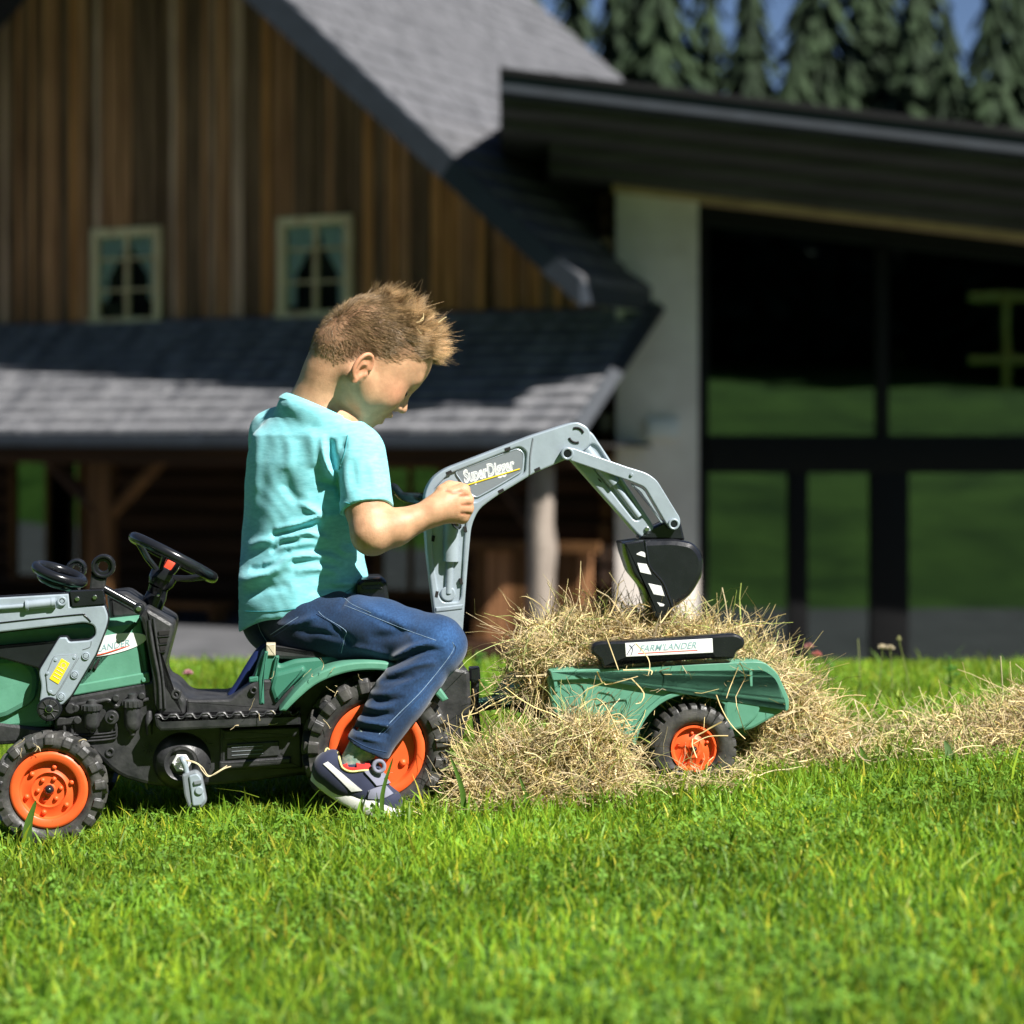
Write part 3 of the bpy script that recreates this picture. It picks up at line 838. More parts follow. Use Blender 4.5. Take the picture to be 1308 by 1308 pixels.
def wheel(name, px, py, w_out, R_px, rim_px, width, lugs, depth, style, parent, kind='bar', spin=0.0):
    """wheel as a part: Empty at its hub, tyre / rim / bolts / cap as sub-parts. h is measured from the middle of the tyre"""
    c = L(px, py, w_out)
    Rt, rr = R_px * PXM, rim_px * PXM
    hw = width / 2
    e = empty(name, (c[0], -(w_out - hw), c[1]), 0, parent)
    V, F = tyre_vf(Rt, rr, width, lugs, depth, kind)
    ca, sa = math.cos(spin), math.sin(spin)
    V = V @ np.array([[ca, 0, sa], [0, 1, 0], [-sa, 0, ca]]).T
    mk('tyre', V, F, M['tyre'], e, True, 38)
    if style == 'front':
        prof = [(rr * 1.03, hw * 0.55), (rr * 1.02, hw * 0.86), (rr * 0.98, hw * 0.93), (rr * 0.93, hw * 0.94), (rr * 0.80, hw * 0.90), (rr * 0.77, hw * 0.86), (rr * 0.75, hw * 0.62), (rr * 0.73, hw * 0.56),
                (rr * 0.66, hw * 0.56), (rr * 0.50, hw * 0.66), (rr * 0.46, hw * 0.70), (rr * 0.43, hw * 0.55), (rr * 0.40, hw * 0.53), (rr * 0.17, hw * 0.53), (rr * 0.13, hw * 0.62), (0.0005, hw * 0.62)]
        bolts = [(0.61, 6, 0.062, hw * 0.58, 0.3), (0.30, 6, 0.058, hw * 0.52, 0.1)]
    elif style == 'rear':
        prof = [(rr * 1.03, hw * 0.5), (rr * 1.02, hw * 0.80), (rr * 0.97, hw * 0.85), (rr * 0.86, hw * 0.83), (rr * 0.83, hw * 0.78), (rr * 0.80, hw * 0.45), (rr * 0.77, hw * 0.38),
                (rr * 0.55, hw * 0.40), (rr * 0.35, hw * 0.52), (rr * 0.30, hw * 0.55), (rr * 0.16, hw * 0.55), (rr * 0.12, hw * 0.66), (0.0005, hw * 0.66)]
        bolts = [(0.63, 6, 0.075, hw * 0.40, 0.55), (0.26, 5, 0.05, hw * 0.54, 0.2)]
    else:
        prof = [(rr * 1.03, hw * 0.6), (rr * 1.0, hw * 0.86), (rr * 0.92, hw * 0.86), (rr * 0.88, hw * 0.70), (rr * 0.82, hw * 0.60), (rr * 0.45, hw * 0.66), (rr * 0.40, hw * 0.72), (rr * 0.22, hw * 0.72), (rr * 0.18, hw * 0.8), (0.0005, hw * 0.8)]
        bolts = [(0.66, 5, 0.07, hw * 0.62, 0.4)]
    V, F = lathe_vf(prof, 64); V, F = V, [f[::-1] for f in F]
    mk('rim', V, F, M['orange'], e, True, 40)
    bm = None
    for rad, cnt, br, hh, ph in bolts:
        for k in range(cnt):
            a = ph + 2 * math.pi * k / cnt
            if bm is None or bm[0] != br:
                V, F = lathe_vf([(rr * br * 1.25, -0.004), (rr * br * 1.2, 0.0), (rr * br, rr * br * 1.3), (rr * br * 0.6, rr * br * 1.7), (0.0003, rr * br * 1.75)], 12)
                bm = (br, fast_mesh('bolt', V, [f[::-1] for f in F], True, 50)); 
            b = link('bolt', bm[1], M['orange'], e)
            b.location = (rr * rad * math.cos(a), -hh, rr * rad * math.sin(a))
    V, F = lathe_vf([(rr * 0.13, 0.0), (rr * 0.13, 0.004), (rr * 0.09, 0.010), (rr * 0.04, 0.012), (0.0003, 0.0125)], 20)
    cp = mk('axle_cap', V, [f[::-1] for f in F], M['gblack'], e, True, 50)
    cp.location = (0, -hw * (0.62 if style == 'front' else 0.66 if style == 'rear' else 0.8), 0)
    return e

def copy_part(e, parent, loc, rz):
    c = e.copy(); COL.objects.link(c); c.parent = parent; c.location = loc; c.rotation_euler = (0, 0, rz)
    for ch in list(e.children):
        k = ch.copy(); COL.objects.link(k); k.parent = c
    return c

# ------------------------------------------------------------------ tractor
WF = 0.165
fw = wheel('front_wheel', 62, 1010, WF, 72, 47.5, 0.062, 17, 0.0075, 'front', tractor, spin=0.1)
rw = wheel('rear_wheel', 482, 959, WF, 96, 60, 0.082, 19, 0.010, 'rear', tractor, spin=0.05)
for e in (fw, rw):
    l = e.location; copy_part(e, tractor, (l[0], -l[1], l[2]), math.pi)
rod('front_axle', [(62, 1010, 0.13), (62, 1010, -0.13)], 9, M['black'], smooth_path=False)
rod('rear_axle', [(482, 959, 0.10), (482, 959, -0.10)], 12, M['black'], smooth_path=False)

# chassis: one moulded black body
cb = plate('chassis', [(-130, 905, 10), (60, 930, 4), (68, 932, 4), (72, 893, 6), (92, 889, 4), (196, 868, 6), (184, 812, 6), (178, 786, 4), (186, 774, 6), (222, 796, 6), (222, 808, 8), (209, 858, 8), (212, 871, 8), (226, 878, 8),
     (240, 895, 10), (292, 895, 8), (318, 874, 8), (330, 868, 6), (470, 862, 10), (566, 850, 8), (600, 856, 6), (602, 900, 6), (590, 950, 10), (470, 985, 20), (372, 992, 10), (285, 1003, 14), (200, 1006, 22), (150, 992, 20), (110, 952, 14), (60, 948, 8), (-130, 960, 8)],
     0.086, -0.086, M['black'], bev=0.006)
# front cowl pillar, raised
plate('cowl_pillar', [(178, 787, 3), (187, 776, 4), (222, 797, 5), (222, 806, 6), (209, 858, 8), (212, 872, 6), (226, 879, 8), (239, 896, 6), (236, 914, 4), (206, 914, 4), (197, 903, 6), (194, 862, 6), (186, 812, 6)], 0.102, 0.080, M['black'], cb, bev=0.006)
for i, y in enumerate((806, 816, 826)):
    plate('cowl_slot', [(202 + i * 0.8, y), (217 - i * 2.4, y - 1), (216 - i * 2.4, y + 5), (203 + i * 0.8, y + 6)], 0.1045, 0.095, M['interior'], cb, 1.0, 0.0008)
    plate('slot_edge', [(201 + i * 0.8, y + 6.5), (217 - i * 2.4, y + 5.5), (216 - i * 2.4, y + 7.2), (202 + i * 0.8, y + 8.2)], 0.1055, 0.095, M['beige'] if False else M['black'], cb, 0.5, 0.0006)
rod('cowl_rib', [(190, 792, 0.102), (196, 830, 0.103), (203, 868, 0.103), (205, 905, 0.104)], 2.2, M['black'], cb)
rod('cowl_rib', [(196, 790, 0.102), (202, 830, 0.103), (208, 868, 0.103), (211, 905, 0.104)], 1.8, M['black'], cb)
# running board with its scalloped top edge
sc = []
for k in range(9):
    x0 = 199 + k * 20.6; yb = 914 - (x0 - 199) * 0.035
    sc += [(x0, yb), (x0 + 5, yb - 0.5), (x0 + 9, yb + 4.5), (x0 + 14, yb + 4.2), (x0 + 18, yb - 0.6)]
plate('running_board', [(197, 915)] + sc + [(384, 908), (384, 926), (205, 934), (199, 928)], 0.128, 0.08, M['black'], cb, bev=0.004)
rod('running_board_edge', [(x, y, 0.1265) for x, y in sc[::1]], 1.6, M['black'], cb, 6, 2)
plate('footwell', [(238, 894), (294, 893), (320, 873), (330, 868), (376, 868), (376, 910), (238, 914)], 0.098, 0.08, M['black'], cb, 3, 0.004)
# lower sill, ribbed side panel and engraved plate
plate('side_panel', [(281, 930), (386, 925), (386, 982), (281, 984)], 0.098, 0.07, M['black'], cb, 3, 0.004)
plate('side_rail', [(285, 932), (384, 928), (384, 941), (285, 945)], 0.106, 0.09, M['black'], cb, 2, 0.003)
plate('side_rail', [(280, 973), (372, 967), (372, 976), (280, 983)], 0.106, 0.09, M['black'], cb, 2, 0.003)
pp = plate('maker_plate', [(290, 951), (356, 947), (356, 965), (290, 970)], 0.1025, 0.09, M['black'], cb, 1, 0.001)
for y in (955, 960, 965): rod('engraved_line', [(296, y, 0.1028), (336, y - 2.4, 0.1028)], 0.55, M['dgrey'], cb, 6, smooth_path=False)
# crank boss with white hexagonal cap
c = L(232, 974, 0.10)
V, F = lathe_vf([(0.046, 0.070), (0.044, 0.088), (0.036, 0.103), (0.026, 0.110), (0.021, 0.106), (0.019, 0.100), (0.0005, 0.100)], 48, (c[0], 0, c[1]))
mk('crank_boss', V, [f[::-1] for f in F], M['black'], cb, True, 60)
V, F = lathe_vf([(0.0145, 0.099), (0.0145, 0.106), (0.012, 0.108), (0.0105, 0.108), (0.0095, 0.103), (0.0005, 0.103)], 6, (c[0], 0, c[1]))
wc = mk('crank_cap', V, [f[::-1] for f in F], M['white'], cb, False)
for k in range(3):
    a = k * math.pi / 3
    V, F = tube_vf([(c[0] - 0.011 * math.cos(a), -0.1055, c[1] - 0.011 * math.sin(a)), (c[0] + 0.011 * math.cos(a), -0.1055, c[1] + 0.011 * math.sin(a))], 0.0014, 6)
    mk('cap_spoke', V, F, M['white'], cb, True)
for x, y, r_ in ((140.5, 961, 6), (225, 887, 6.5), (324, 882, 5)):
    disc('recess_ring', x, y, r_, 0.1035 if x > 200 else 0.0885, 0.08, M['black'], cb, 0.001, r_ * 0.5)
for x, y, r_ in ((189, 956, 7.5), (265, 950, 7)):           # moulded stamps
    for k in range(10 if x < 200 else 3):
        a = k * 2 * math.pi / (10 if x < 200 else 3)
        rod('moulded_mark', [(x + r_ * 0.25 * math.cos(a), y + r_ * 0.25 * math.sin(a), 0.0868), (x + r_ * math.cos(a), y + r_ * math.sin(a), 0.0868)], 0.6, M['black'], cb, 5, smooth_path=False)
# engine bay: two filters, pipes and bosses
plate('engine_bay', [(74, 896, 3), (94, 892), (194, 871, 3), (196, 938, 3), (100, 943, 3), (74, 936, 3)], 0.0845, 0.06, M['interior'], cb, 2, 0.0015) if False else None
def canister(x, y0, y1, w):
    q = L(x, y1, w); q0 = L(x, y0, w); h = q0[1] - q[1]; r = 10.5 * PXM
    prof = [(0.0005, 0), (r * 0.3, 0), (r * 0.35, h * .07), (r * 0.75, h * 0.13), (r * 0.95, h * .22), (r, h * 0.3), (r, h * 0.66), (r * 1.2, h * 0.67), (r * 1.22, h * 0.82), (r * 1.0, h * 0.84), (r * 0.6, h * 0.87), (r * 0.55, h * 0.97), (r * .3, h), (0.0005, h)]
    V, F = lathe_vf(prof, 28, (q[0], -w, q[1]), 'z')
    mk('filter_canister', V, F, M['black'], cb, True, 40)
    for k in range(14):
        a = k * 2 * math.pi / 14
        V, F = box_vf((q[0] + r * 1.2 * math.cos(a), -w + r * 1.2 * math.sin(a), q[1] + h * 0.745), (0.0025, 0.0025, h * 0.14), bev=0.0005)
        mk('cap_ridge', V, F, M['black'], cb, True)
canister(117, 893, 936, 0.094); canister(169, 885, 939, 0.094)
rod('pipe', [(98, 900, .09), (125, 896, .092), (138, 894, .092), (146, 900, .092), (154, 902, .092), (190, 893, .09)], 2.6, M['black'], cb)
for x, y, r_ in ((90, 905, 7), (96, 905, 5), (148, 892, 4.5), (181, 889, 4.5), (99, 920, 5), (142.5, 916.5, 9)):
    disc('engine_boss', x, y, r_, 0.0995, 0.08, M['black'], cb, 0.0015)
disc('engine_boss', 142.5, 916.5, 4, 0.1025, 0.09, M['black'], cb, 0.001, 1.8)
plate('engine_bracket', [(72, 917), (99, 915), (101, 924), (72, 928)], 0.094, 0.08, M['black'], cb, 2, 0.002)
for y in (938, 942, 946): rod('pipe', [(88, y - 8, .088), (93, y, .089), (112, y + 0.6, .089), (142, y - 2, .089), (149, y - 6, .089), (147, y - 18, .088)], 1.3, M['black'], cb)
rod('pipe', [(82, 926, .09), (82, 940, .09)], 2.4, M['black'], cb, smooth_path=False); rod('pipe', [(92, 926, .09), (92, 941, .09)], 2.4, M['black'], cb, smooth_path=False)
rod('moulded_lever', [(191, 908, .092), (190, 922, .094), (191, 938, .092)], [3, 5, 4], M['black'], cb)

# hood
hd = plate('hood', [(-140, 812, 20), (-40, 796, 20), (137, 791, 8), (181, 786, 6), (184, 804, 4), (192, 872, 4), (92, 890, 6), (72, 896, 5), (68, 930, 4), (0, 936, 8), (-140, 944, 20)], 0.084, -0.084, M['green'], bev=0.012)
plate('hood_crease', [(90, 876), (190, 858), (192, 871.6), (92, 889)], 0.0865, 0.07, M['green'], hd, 3, 0.0022)
plate('hood_bulge', [(-140, 850, 20), (30, 838, 10), (50, 860, 12), (46, 896, 14), (6, 918, 10), (-140, 930, 10)], 0.094, 0.07, M['green'], hd, 6, 0.009)
for dx in (0, 6): plate('hood_vent', [(113 + dx, 853), (119 + dx, 842), (122 + dx, 842), (116.5 + dx, 856)], 0.0875, 0.08, M['interior'], hd, 1, 0.0006)
disc('hood_screw', 183.5, 868.5, 3, 0.0885, 0.08, M['green'], hd, 0.0008)
# oval emblem
ec = L(138, 824, 0.0852); ov = []
for k in range(48):
    a = 2 * math.pi * k / 48; x, y = 50 * PXM * math.cos(a), 12.5 * PXM * math.sin(a); t = R(11)
    ov.append((ec[0] + x * math.cos(t) - y * math.sin(t), ec[1] + x * math.sin(t) + y * math.cos(t)))
V, F = plate_vf(np.array(ov), 0.0852, 0.083, 0.0002); em = mk('emblem', V, F, M['white'], hd, False)
label_text('emblem_lettering', 'FARM LANDER', 166, 824.5, 0.0856, 8.5, R(11), M['teal_print'], hd, 0.3, 0.006, width_px=74, anchor='r')
rod('emblem_underline', [(96, 841, .0854), (128, 836, .0854), (150, 829.5, .0854), (166, 824.5, .0854)], [0.3, 1.0, 0.9, 0.2], M['red'], hd, 6)

# front loader arm (near one and its twin)
arm = [(-140, 780), (0, 763.5), (88, 758.5), (89, 775), (133, 773, 3), (138.5, 788, 12), (136, 800, 10), (122, 836), (90, 890, 5), (79, 901, 4), (50, 897, 4), (53, 876, 6), (49, 858, 6), (73, 818.6), (76, 814.5, 2), (85, 814, 2), (88, 820, 3), (115, 818, 6), (122.5, 811, 5), (121, 799, 6), (108, 795, 5), (0, 807.5), (-140, 824)]
def loader(w, main):
    o = fil(arm)
    la = plate('loader_arm', o, w, w - 0.010, M['grey'], None, bev=0.0022, raw=True)
    Q = LP(o, w); Q = Q if area2(Q) > 0 else Q[::-1]
    V, F = plate_vf(inset(dedupe(Q), -0.0022), w - 0.004, w - 0.020, 0.002); flat_caps(mk('loader_arm_edge', V, F, M['gblack'], la, True, 35))
    if not main: return la
    plate('mount_block', [(88.5, 755), (132, 753, 3), (134.5, 772), (92, 776, 3)], w + 0.002, w - 0.018, M['gblack'], la, 1.5, 0.0015)
    for x, y in ((98.6, 765), (121, 763)): disc('screw', x, y, 3.0, w + 0.0045, w, M['steel'], la, 0.0008)
    rod('ram_rod', [(-30, 778.5, w + .002), (34, 774, w + .002)], 3.0, M['grey'], la, smooth_path=False)
    rod('ram_cylinder', [(33, 773.5, w + .002), (36, 773.2, w + .002), (36.1, 773.2, w + .002), (66, 770, w + .002), (66.1, 770, w + .002), (71, 769.6, w + .002)], [7, 7, 5.8, 5.8, 6.6, 6.6], M['grey'], la, 16, smooth_path=False)
    disc('ram_eye', 79, 768, 6, w + 0.004, w, M['grey'], la, 0.001, 3.2); disc('ram_pin', 79, 768, 2.6, w + 0.003, w, M['grey'], la, 0.0008)
    rod('arm_groove', [(-60, 803, w + .0002), (0, 795.5, w + .0002), (98, 785.2, w + .0002), (108, 786.5, w + .0002), (116, 794, w + .0002)], 0.9, M['gblack'], la)
    rod('arm_groove', [(117, 819, w + .0002), (115, 826, w + .0002), (106, 829.5, w + .0002)], 0.6, M['dgrey'], la)
    lp = plate('warning_plate', [(69, 838), (97, 836), (98, 842), (76, 880), (70, 888), (61, 884), (59, 862)], w + 0.0016, w - 0.002, M['grey'], la, 3, 0.0008)
    Q = fil([(69, 838), (97, 836), (98, 842), (76, 880), (70, 888), (61, 884), (59, 862)], 3)
    rod('plate_edge', [(q[0], q[1], w + 0.0012) for q in list(Q) + [Q[0]]], 0.45, M['dgrey'], la, 5, smooth_path=False)
    lb = plate('warning_label', [(78.5, 841), (89, 847.5), (74.5, 874), (63, 867)], w + 0.0024, w, M['yellow'], la, 1, 0.0002)
    for t in (0.35, 0.5, 0.65, 0.8):
        x, y = 83.5 - 14.5 * t, 844 + 27 * t
        rod('label_print', [(x - 4, y - 2.4, w + .0025), (x + 4, y + 2.4, w + .0025)], 0.4, M['beige'], la, 5, smooth_path=False)
    disc('label_print', 81, 850, 3.6, w + 0.0026, w + .001, M['beige'], la, 0.0001, 2.6)
    for x, y in ((71, 843), (95, 840), (60.5, 860), (64.5, 884)): disc('rivet', x, y, 2.0, w + 0.0028, w, M['grey'], la, 0.0006)
    for x, y in ((109.5, 838), (95, 862), (78, 890)):
        disc('bolt_ring', x, y, 5, w + 0.0022, w, M['grey'], la, 0.0008, 3.6); disc('bolt_head', x, y, 3.2, w + 0.0028, w, M['grey'], la, 0.0008)
    rod('arm_groove', [(101, 840, w + .0002), (72, 889, w + .0002)], 0.45, M['dgrey'], la, 5, smooth_path=False)
    return la
la = loader(0.125, True); loader(-0.115, False)
# lower pivot and black stay
pv = disc('loader_pivot', 62.5, 906, 15.5, 0.128, 0.085, M['gblack'], None, 0.0025, 0)
disc('pivot_dish', 62.5, 906, 12.5, 0.1285, 0.12, M['black'], pv, 0.0006, 4.5)
for k in range(8):
    a = k * math.pi / 4 + 0.2
    rod('pivot_rib', [(62.5 + 4 * math.cos(a), 906 + 4 * math.sin(a), .1292), (62.5 + 12.5 * math.cos(a), 906 + 12.5 * math.sin(a), .1292)], 0.7, M['black'], pv, 5, smooth_path=False)
disc('pivot_washer', 62.5, 906, 5.2, 0.1315, 0.12, M['steel'], pv, 0.001, 3.2); disc('pivot_pin', 62.5, 906, 3.4, 0.134, 0.12, M['gblack'], pv, 0.001)
plate('loader_stay', [(-140, 834), (0, 826.5), (74, 819), (50, 855), (40, 852, 6), (0, 841), (-140, 838)], 0.112, 0.098, M['gblack'], None, 2, 0.003)
plate('stay_face', [(2, 828), (66, 823), (47, 847), (8, 836)], 0.1135, 0.105, M['dgrey'], None, 3, 0.001) if False else None
rod('loader_crossbar', [(-30, 818, 0.10), (-30, 818, -0.10)], 6, M['black'], smooth_path=False)
# loader lever with a round grip ring, round eye on its bracket and connecting bar
lw = L3(76, 733, 0.02)
def torus_vf(c, n, Rm, rt, sx=1.0, seg=48, sides=12, oval=1.0):
    n = np.asarray(n, float); n /= np.linalg.norm(n)
    a = np.cross(n, (0, 1, 0)); a /= np.linalg.norm(a); b = np.cross(n, a)
    V = []
    for k in range(seg):
        t = 2 * math.pi * k / seg; d = math.cos(t) * a + math.sin(t) * b
        for j in range(sides):
            s = 2 * math.pi * j / sides
            V.append(c + d * (Rm + rt * math.cos(s)) + n * rt * oval * math.sin(s))
    F = [[k * sides + j, ((k + 1) % seg) * sides + j, ((k + 1) % seg) * sides + (j + 1) % sides, k * sides + (j + 1) % sides] for k in range(seg) for j in range(sides)]
    return np.array(V), F
V, F = torus_vf(lw, (0.33, -0.10, 0.92), 0.037, 0.0085, oval=0.95); lv = mk('loader_grip', V, F, M['gblack'], tractor, True)
V, F = torus_vf(lw - np.array([0.004, 0, 0.011]), (0.33, -0.10, 0.92), 0.024, 0.008, oval=0.9); mk('grip_dish', V, F, M['gblack'], lv, True)
rod('grip_stalk', [(86, 745, .02), (100, 762, .02)], 6, M['black'], lv, smooth_path=False)
ey = disc('mirror_ring', 131.5, 723.6, 15, 0.112, 0.085, M['gblack'], None, 0.002, 10.5)
disc('mirror_sleeve', 131.5, 723.6, 10.6, 0.106, 0.086, M['gblack'], ey, 0.001, 6.5)
plate('mirror_stem', [(117, 728), (122, 737), (136, 738), (133, 754), (114, 754)], 0.108, 0.092, M['black'], ey, 2, 0.003)
e2 = disc('mirror_ring', 97, 727, 13.5, -0.085, -0.112, M['gblack'], None, 0.002, 9.5)
disc('mirror_sleeve', 97, 727, 9.6, -0.088, -0.108, M['gblack'], e2, 0.001, 5)
plate('mirror_stem', [(86, 732), (90, 741), (104, 740), (100, 770), (84, 770)], -0.09, -0.104, M['black'], e2, 2, 0.003)
rod('loader_lever_bar', [(133, 752, .108), (182, 779, .108)], 5.2, M['gblack'], smooth_path=False)
disc('lever_joint', 177, 777.5, 7, 0.117, 0.10, M['gblack'], None, 0.002); disc('lever_pin', 177, 777.5, 3.6, 0.121, 0.11, M['steel'], None, 0.001)
# dashboard lump below the wheel
plate('dashboard', [(136, 760, 5), (160, 757, 6), (186, 774), (182, 790), (140, 793)], 0.07, -0.07, M['black'], None, 4, 0.008)

# steering wheel: dished, three spokes
SWN = np.array([0.462, 0.10, 0.885]); SWN /= np.linalg.norm(SWN)
sc_ = L3(221.5, 712, 0.0)
V, F = torus_vf(sc_, SWN, 0.0690, 0.0088, oval=1.0, seg=64, sides=14); st = mk('steering_wheel', V, F, M['gblack'], tractor, True)
hub = sc_ - SWN * 0.036
V, F = tube_vf([hub - SWN * 0.016, hub - SWN * 0.006, hub + SWN * 0.004, hub + SWN * 0.012], [0.016, 0.021, 0.022, 0.017], 20); mk('hub', V, F, M['gblack'], st, True, 50)
a_ = np.cross(SWN, (0, 1, 0)); a_ /= np.linalg.norm(a_); b_ = np.cross(SWN, a_)
for ang in (0.15, 2.99, 1.57, 4.71):
    d = math.cos(ang) * a_ + math.sin(ang) * b_; sd = np.cross(SWN, d)
    for q in (-1, 1):
        V, F = tube_vf([hub + d * 0.012 + sd * 0.006 * q + SWN * 0.006, hub + d * 0.035 + sd * 0.010 * q + SWN * 0.016, sc_ + d * 0.066 + sd * 0.013 * q], 0.0042, 8)
        mk('spoke', V, F, M['gblack'], st, True)
bt = hub + SWN * 0.021 + np.array([0.002, -0.020, 0])
Mx = np.stack([a_ * -1, np.cross(SWN, a_ * -1), SWN], 1)
V, F = box_vf(bt, (0.016, 0.012, 0.018), bev=0.003, M=Mx); mk('horn_button', V, F, M['red'], st, True)
V, F = box_vf(bt - SWN * 0.014, (0.022, 0.014, 0.020), bev=0.003, M=Mx); mk('horn_pad', V, F, M['gblack'], st, True)
V, F = tube_vf([L3(192, 778, 0), L3(200, 760, 0), L3(200.5, 759, 0), hub - SWN * 0.012], [0.0175, 0.0165, 0.0155, 0.0155], 20); sc2 = mk('steering_column', V, F, M['gblack'], tractor, True, 50)
q = L3(202, 760, 0.0165); V, F = box_vf(q, (0.005, 0.005, 0.005), bev=0.0015); mk('column_screw', V, F, M['steel'], sc2, True)

# rear fenders with inner panels
def arc_pts(c, r, a0, a1, n): return [(c[0] + r * math.cos(R(a)), c[1] - r * math.sin(R(a))) for a in np.linspace(a0, a1, n)]
fo = [(357, 908), (372, 889), (392, 869), (414, 856), (440, 848), (466, 845), (492, 846), (518, 851), (541, 861), (560, 876), (573, 893)]
fi = [(366, 908), (380, 894), (400, 877), (420, 866.5), (444, 859), (468, 856), (492, 857), (514, 862), (534, 871), (552, 884), (565, 897)]
fo_, fi_ = catmull(fo, 4), catmull(fi, 4)
def fender(w0, w1):
    f = plate('fender', list(fo_) + list(fi_[::-1]), w0, w1, M['green'], None, 0, 0.003, raw=True)
    return f
fe = fender(0.170, 0.075); fender(-0.075, -0.170)
sp = plate('seat_pan', [(326, 902, 3), (328, 871, 3), (324, 864, 3), (333, 838, 3), (338, 831, 3), (352, 836, 4), (356, 850, 6), (376, 842, 8), (420, 838, 8), (470, 842), (520, 852), (500, 870), (440, 856), (400, 872), (372, 893), (357, 908, 3)], 0.092, -0.092, M['dgreen'], None, 0, 0.006)
plate('pan_rib', [(330, 868), (338, 832), (343, 832), (337, 870), (338, 900), (331, 900)], 0.100, 0.08, M['dgreen'], sp, 2, 0.003)
plate('pan_rib', [(346, 866), (352, 838), (357, 838), (352, 866), (356, 880), (346, 884)], 0.100, 0.08, M['dgreen'], sp, 2, 0.003)
plate('pan_step', [(350, 860, 6), (388, 850, 6), (392, 858, 5), (374, 876, 8), (352, 900, 4), (345, 880, 4)], 0.104, 0.08, M['dgreen'], sp, 3, 0.006)
plate('pan_screw_pad', [(318, 866), (330, 864), (330, 871), (318, 872)], 0.098, 0.08, M['dgreen'], sp, 1.5, 0.002)
pg = plate('seat_peg', [(340, 823), (352, 823), (352, 838), (340, 838)], 0.096, 0.06, M['beige'], None, 1, 0.002)
plate('seat_cushion', [(338, 824, 6), (420, 836, 6), (480, 838, 8), (478, 848, 4), (352, 842, 5)], 0.088, -0.088, M['black'], None, 3, 0.006)
rod('seat_support', [(341, 824, .02), (331, 835, .02), (318, 856, .02), (307, 875, .02), (296, 890, .02)], [5, 7, 7.5, 7.5, 7], M['navy'], None, 12)
# black digger mount behind the rider, hitch block and post
plate('digger_seat_mount', [(455, 745, 3), (462, 739, 4), (488, 738, 4), (494, 742, 4), (503, 810), (455, 810)], 0.055, -0.055, M['gblack'], None, 2, 0.006)
plate('mount_groove', [(462, 748), (486, 747), (489, 752), (462, 753)], 0.0565, 0.05, M['black'], None, 1, 0.001)
plate('digger_base', [(455, 800), (580, 812), (588, 862), (455, 862)], 0.06, -0.06, M['black'], None, 8, 0.006)
plate('hitch_block', [(563, 846, 5), (590, 842, 5), (594, 852, 4), (595, 905, 6), (586, 940, 6), (560, 930, 6)], 0.075, -0.06, M['black'], None, 0, 0.005)
ht = rod('hitch_post', [(607, 858, .03), (607, 905, .03), (612, 948, .03)], [6.2, 5.2, 5], M['black'], None, 14)
plate('hitch_knob', [(600, 853), (613, 852), (614, 868), (610, 874), (603, 874), (600, 868)], 0.042, 0.016, M['gblack'], None, 2, 0.003)
plate('hitch_bar', [(586, 903), (640, 900), (641, 906), (586, 912)], 0.036, 0.014, M['black'], None, 2, 0.003)

# digger: boom, dipper, link and bucket
BO = [(560, 850), (555.5, 789), (545.5, 708), (541.5, 652, 12), (543, 628, 14), (552, 611, 14), (568, 599, 12), (678.5, 556.5, 4), (726, 541, 8), (738, 538.5, 12), (752, 546, 10), (756, 559, 10), (750, 574, 8), (730, 584, 6), (682, 604.5, 6), (632, 635, 20), (611, 651, 18), (602, 672, 16), (597, 728, 4), (588, 850)]
w = 0.030
boP = fil(BO)
P1 = [(572, 606, 7), (664, 570, 7), (673, 577, 6), (671, 604, 6), (632, 627, 12), (606, 643, 10), (594, 634, 8), (582, 640, 6), (556, 644, 8), (552, 628, 10)]
P2 = [(552, 654, 6), (584, 645, 6), (597, 656, 8), (594, 680, 10), (589, 762, 7), (586, 769, 4), (566, 769, 6), (561, 762, 6), (553, 712, 6)]
P3 = [(683, 562), (727, 547, 8), (738, 545, 8), (748, 552, 8), (749, 563, 6), (742, 571, 6), (687, 598, 4), (683, 594, 4)]
bo = plate('digger_boom', boP, w - 0.0045, -w + 0.0045, M['grey'], None, 0, 0.003, raw=True)
plate('boom_rim', boP, w, w - 0.012, M['grey'], bo, 0, 0.0024, holes=[P1, P2], raw=True)
plate('boom_rim', boP, -w + 0.012, -w, M['grey'], bo, 0, 0.0024, raw=True)
pnl = plate('name_panel', [(581, 603, 5), (661, 573, 5), (669, 579, 5), (667, 602, 5), (632, 623, 12), (608, 636, 6), (600, 630, 6)], w - 0.0028, w - 0.006, M['dgrey'], bo, 0, 0.0012)
Q = fil([(581, 603, 5), (661, 573, 5), (669, 579, 5), (667, 602, 5), (632, 623, 12), (608, 636, 6), (600, 630, 6)])
rod('panel_edge', [(q[0], q[1], w - 0.0032) for q in list(Q) + [Q[0]]], 1.0, M['grey'], bo, 6, smooth_path=False)
tx, ty, ta = 594.5, 615.5, math.atan2(18, 69)
label_text('name_outline', 'SuperDigger', tx - 1.0, ty + 1.0, w - 0.0026, 16.5, ta, M['white'], bo, 0.2, 0.045, width_px=71)
label_text('name_lettering', 'SuperDigger', tx, ty, w - 0.0024, 15.5, ta, M['grey'], bo, 0.2, -0.022, width_px=69)
rod('name_underline', [(597, 619.6, w - .0026), (664, 599, w - .0026)], 1.0, M['yellow'], bo, 6, smooth_path=False)
rod('boom_seam', [(681, 560, w + .0002), (677.5, 583, w + .0002), (677, 606, w + .0002)], 1.3, M['dgrey'], bo, 6)
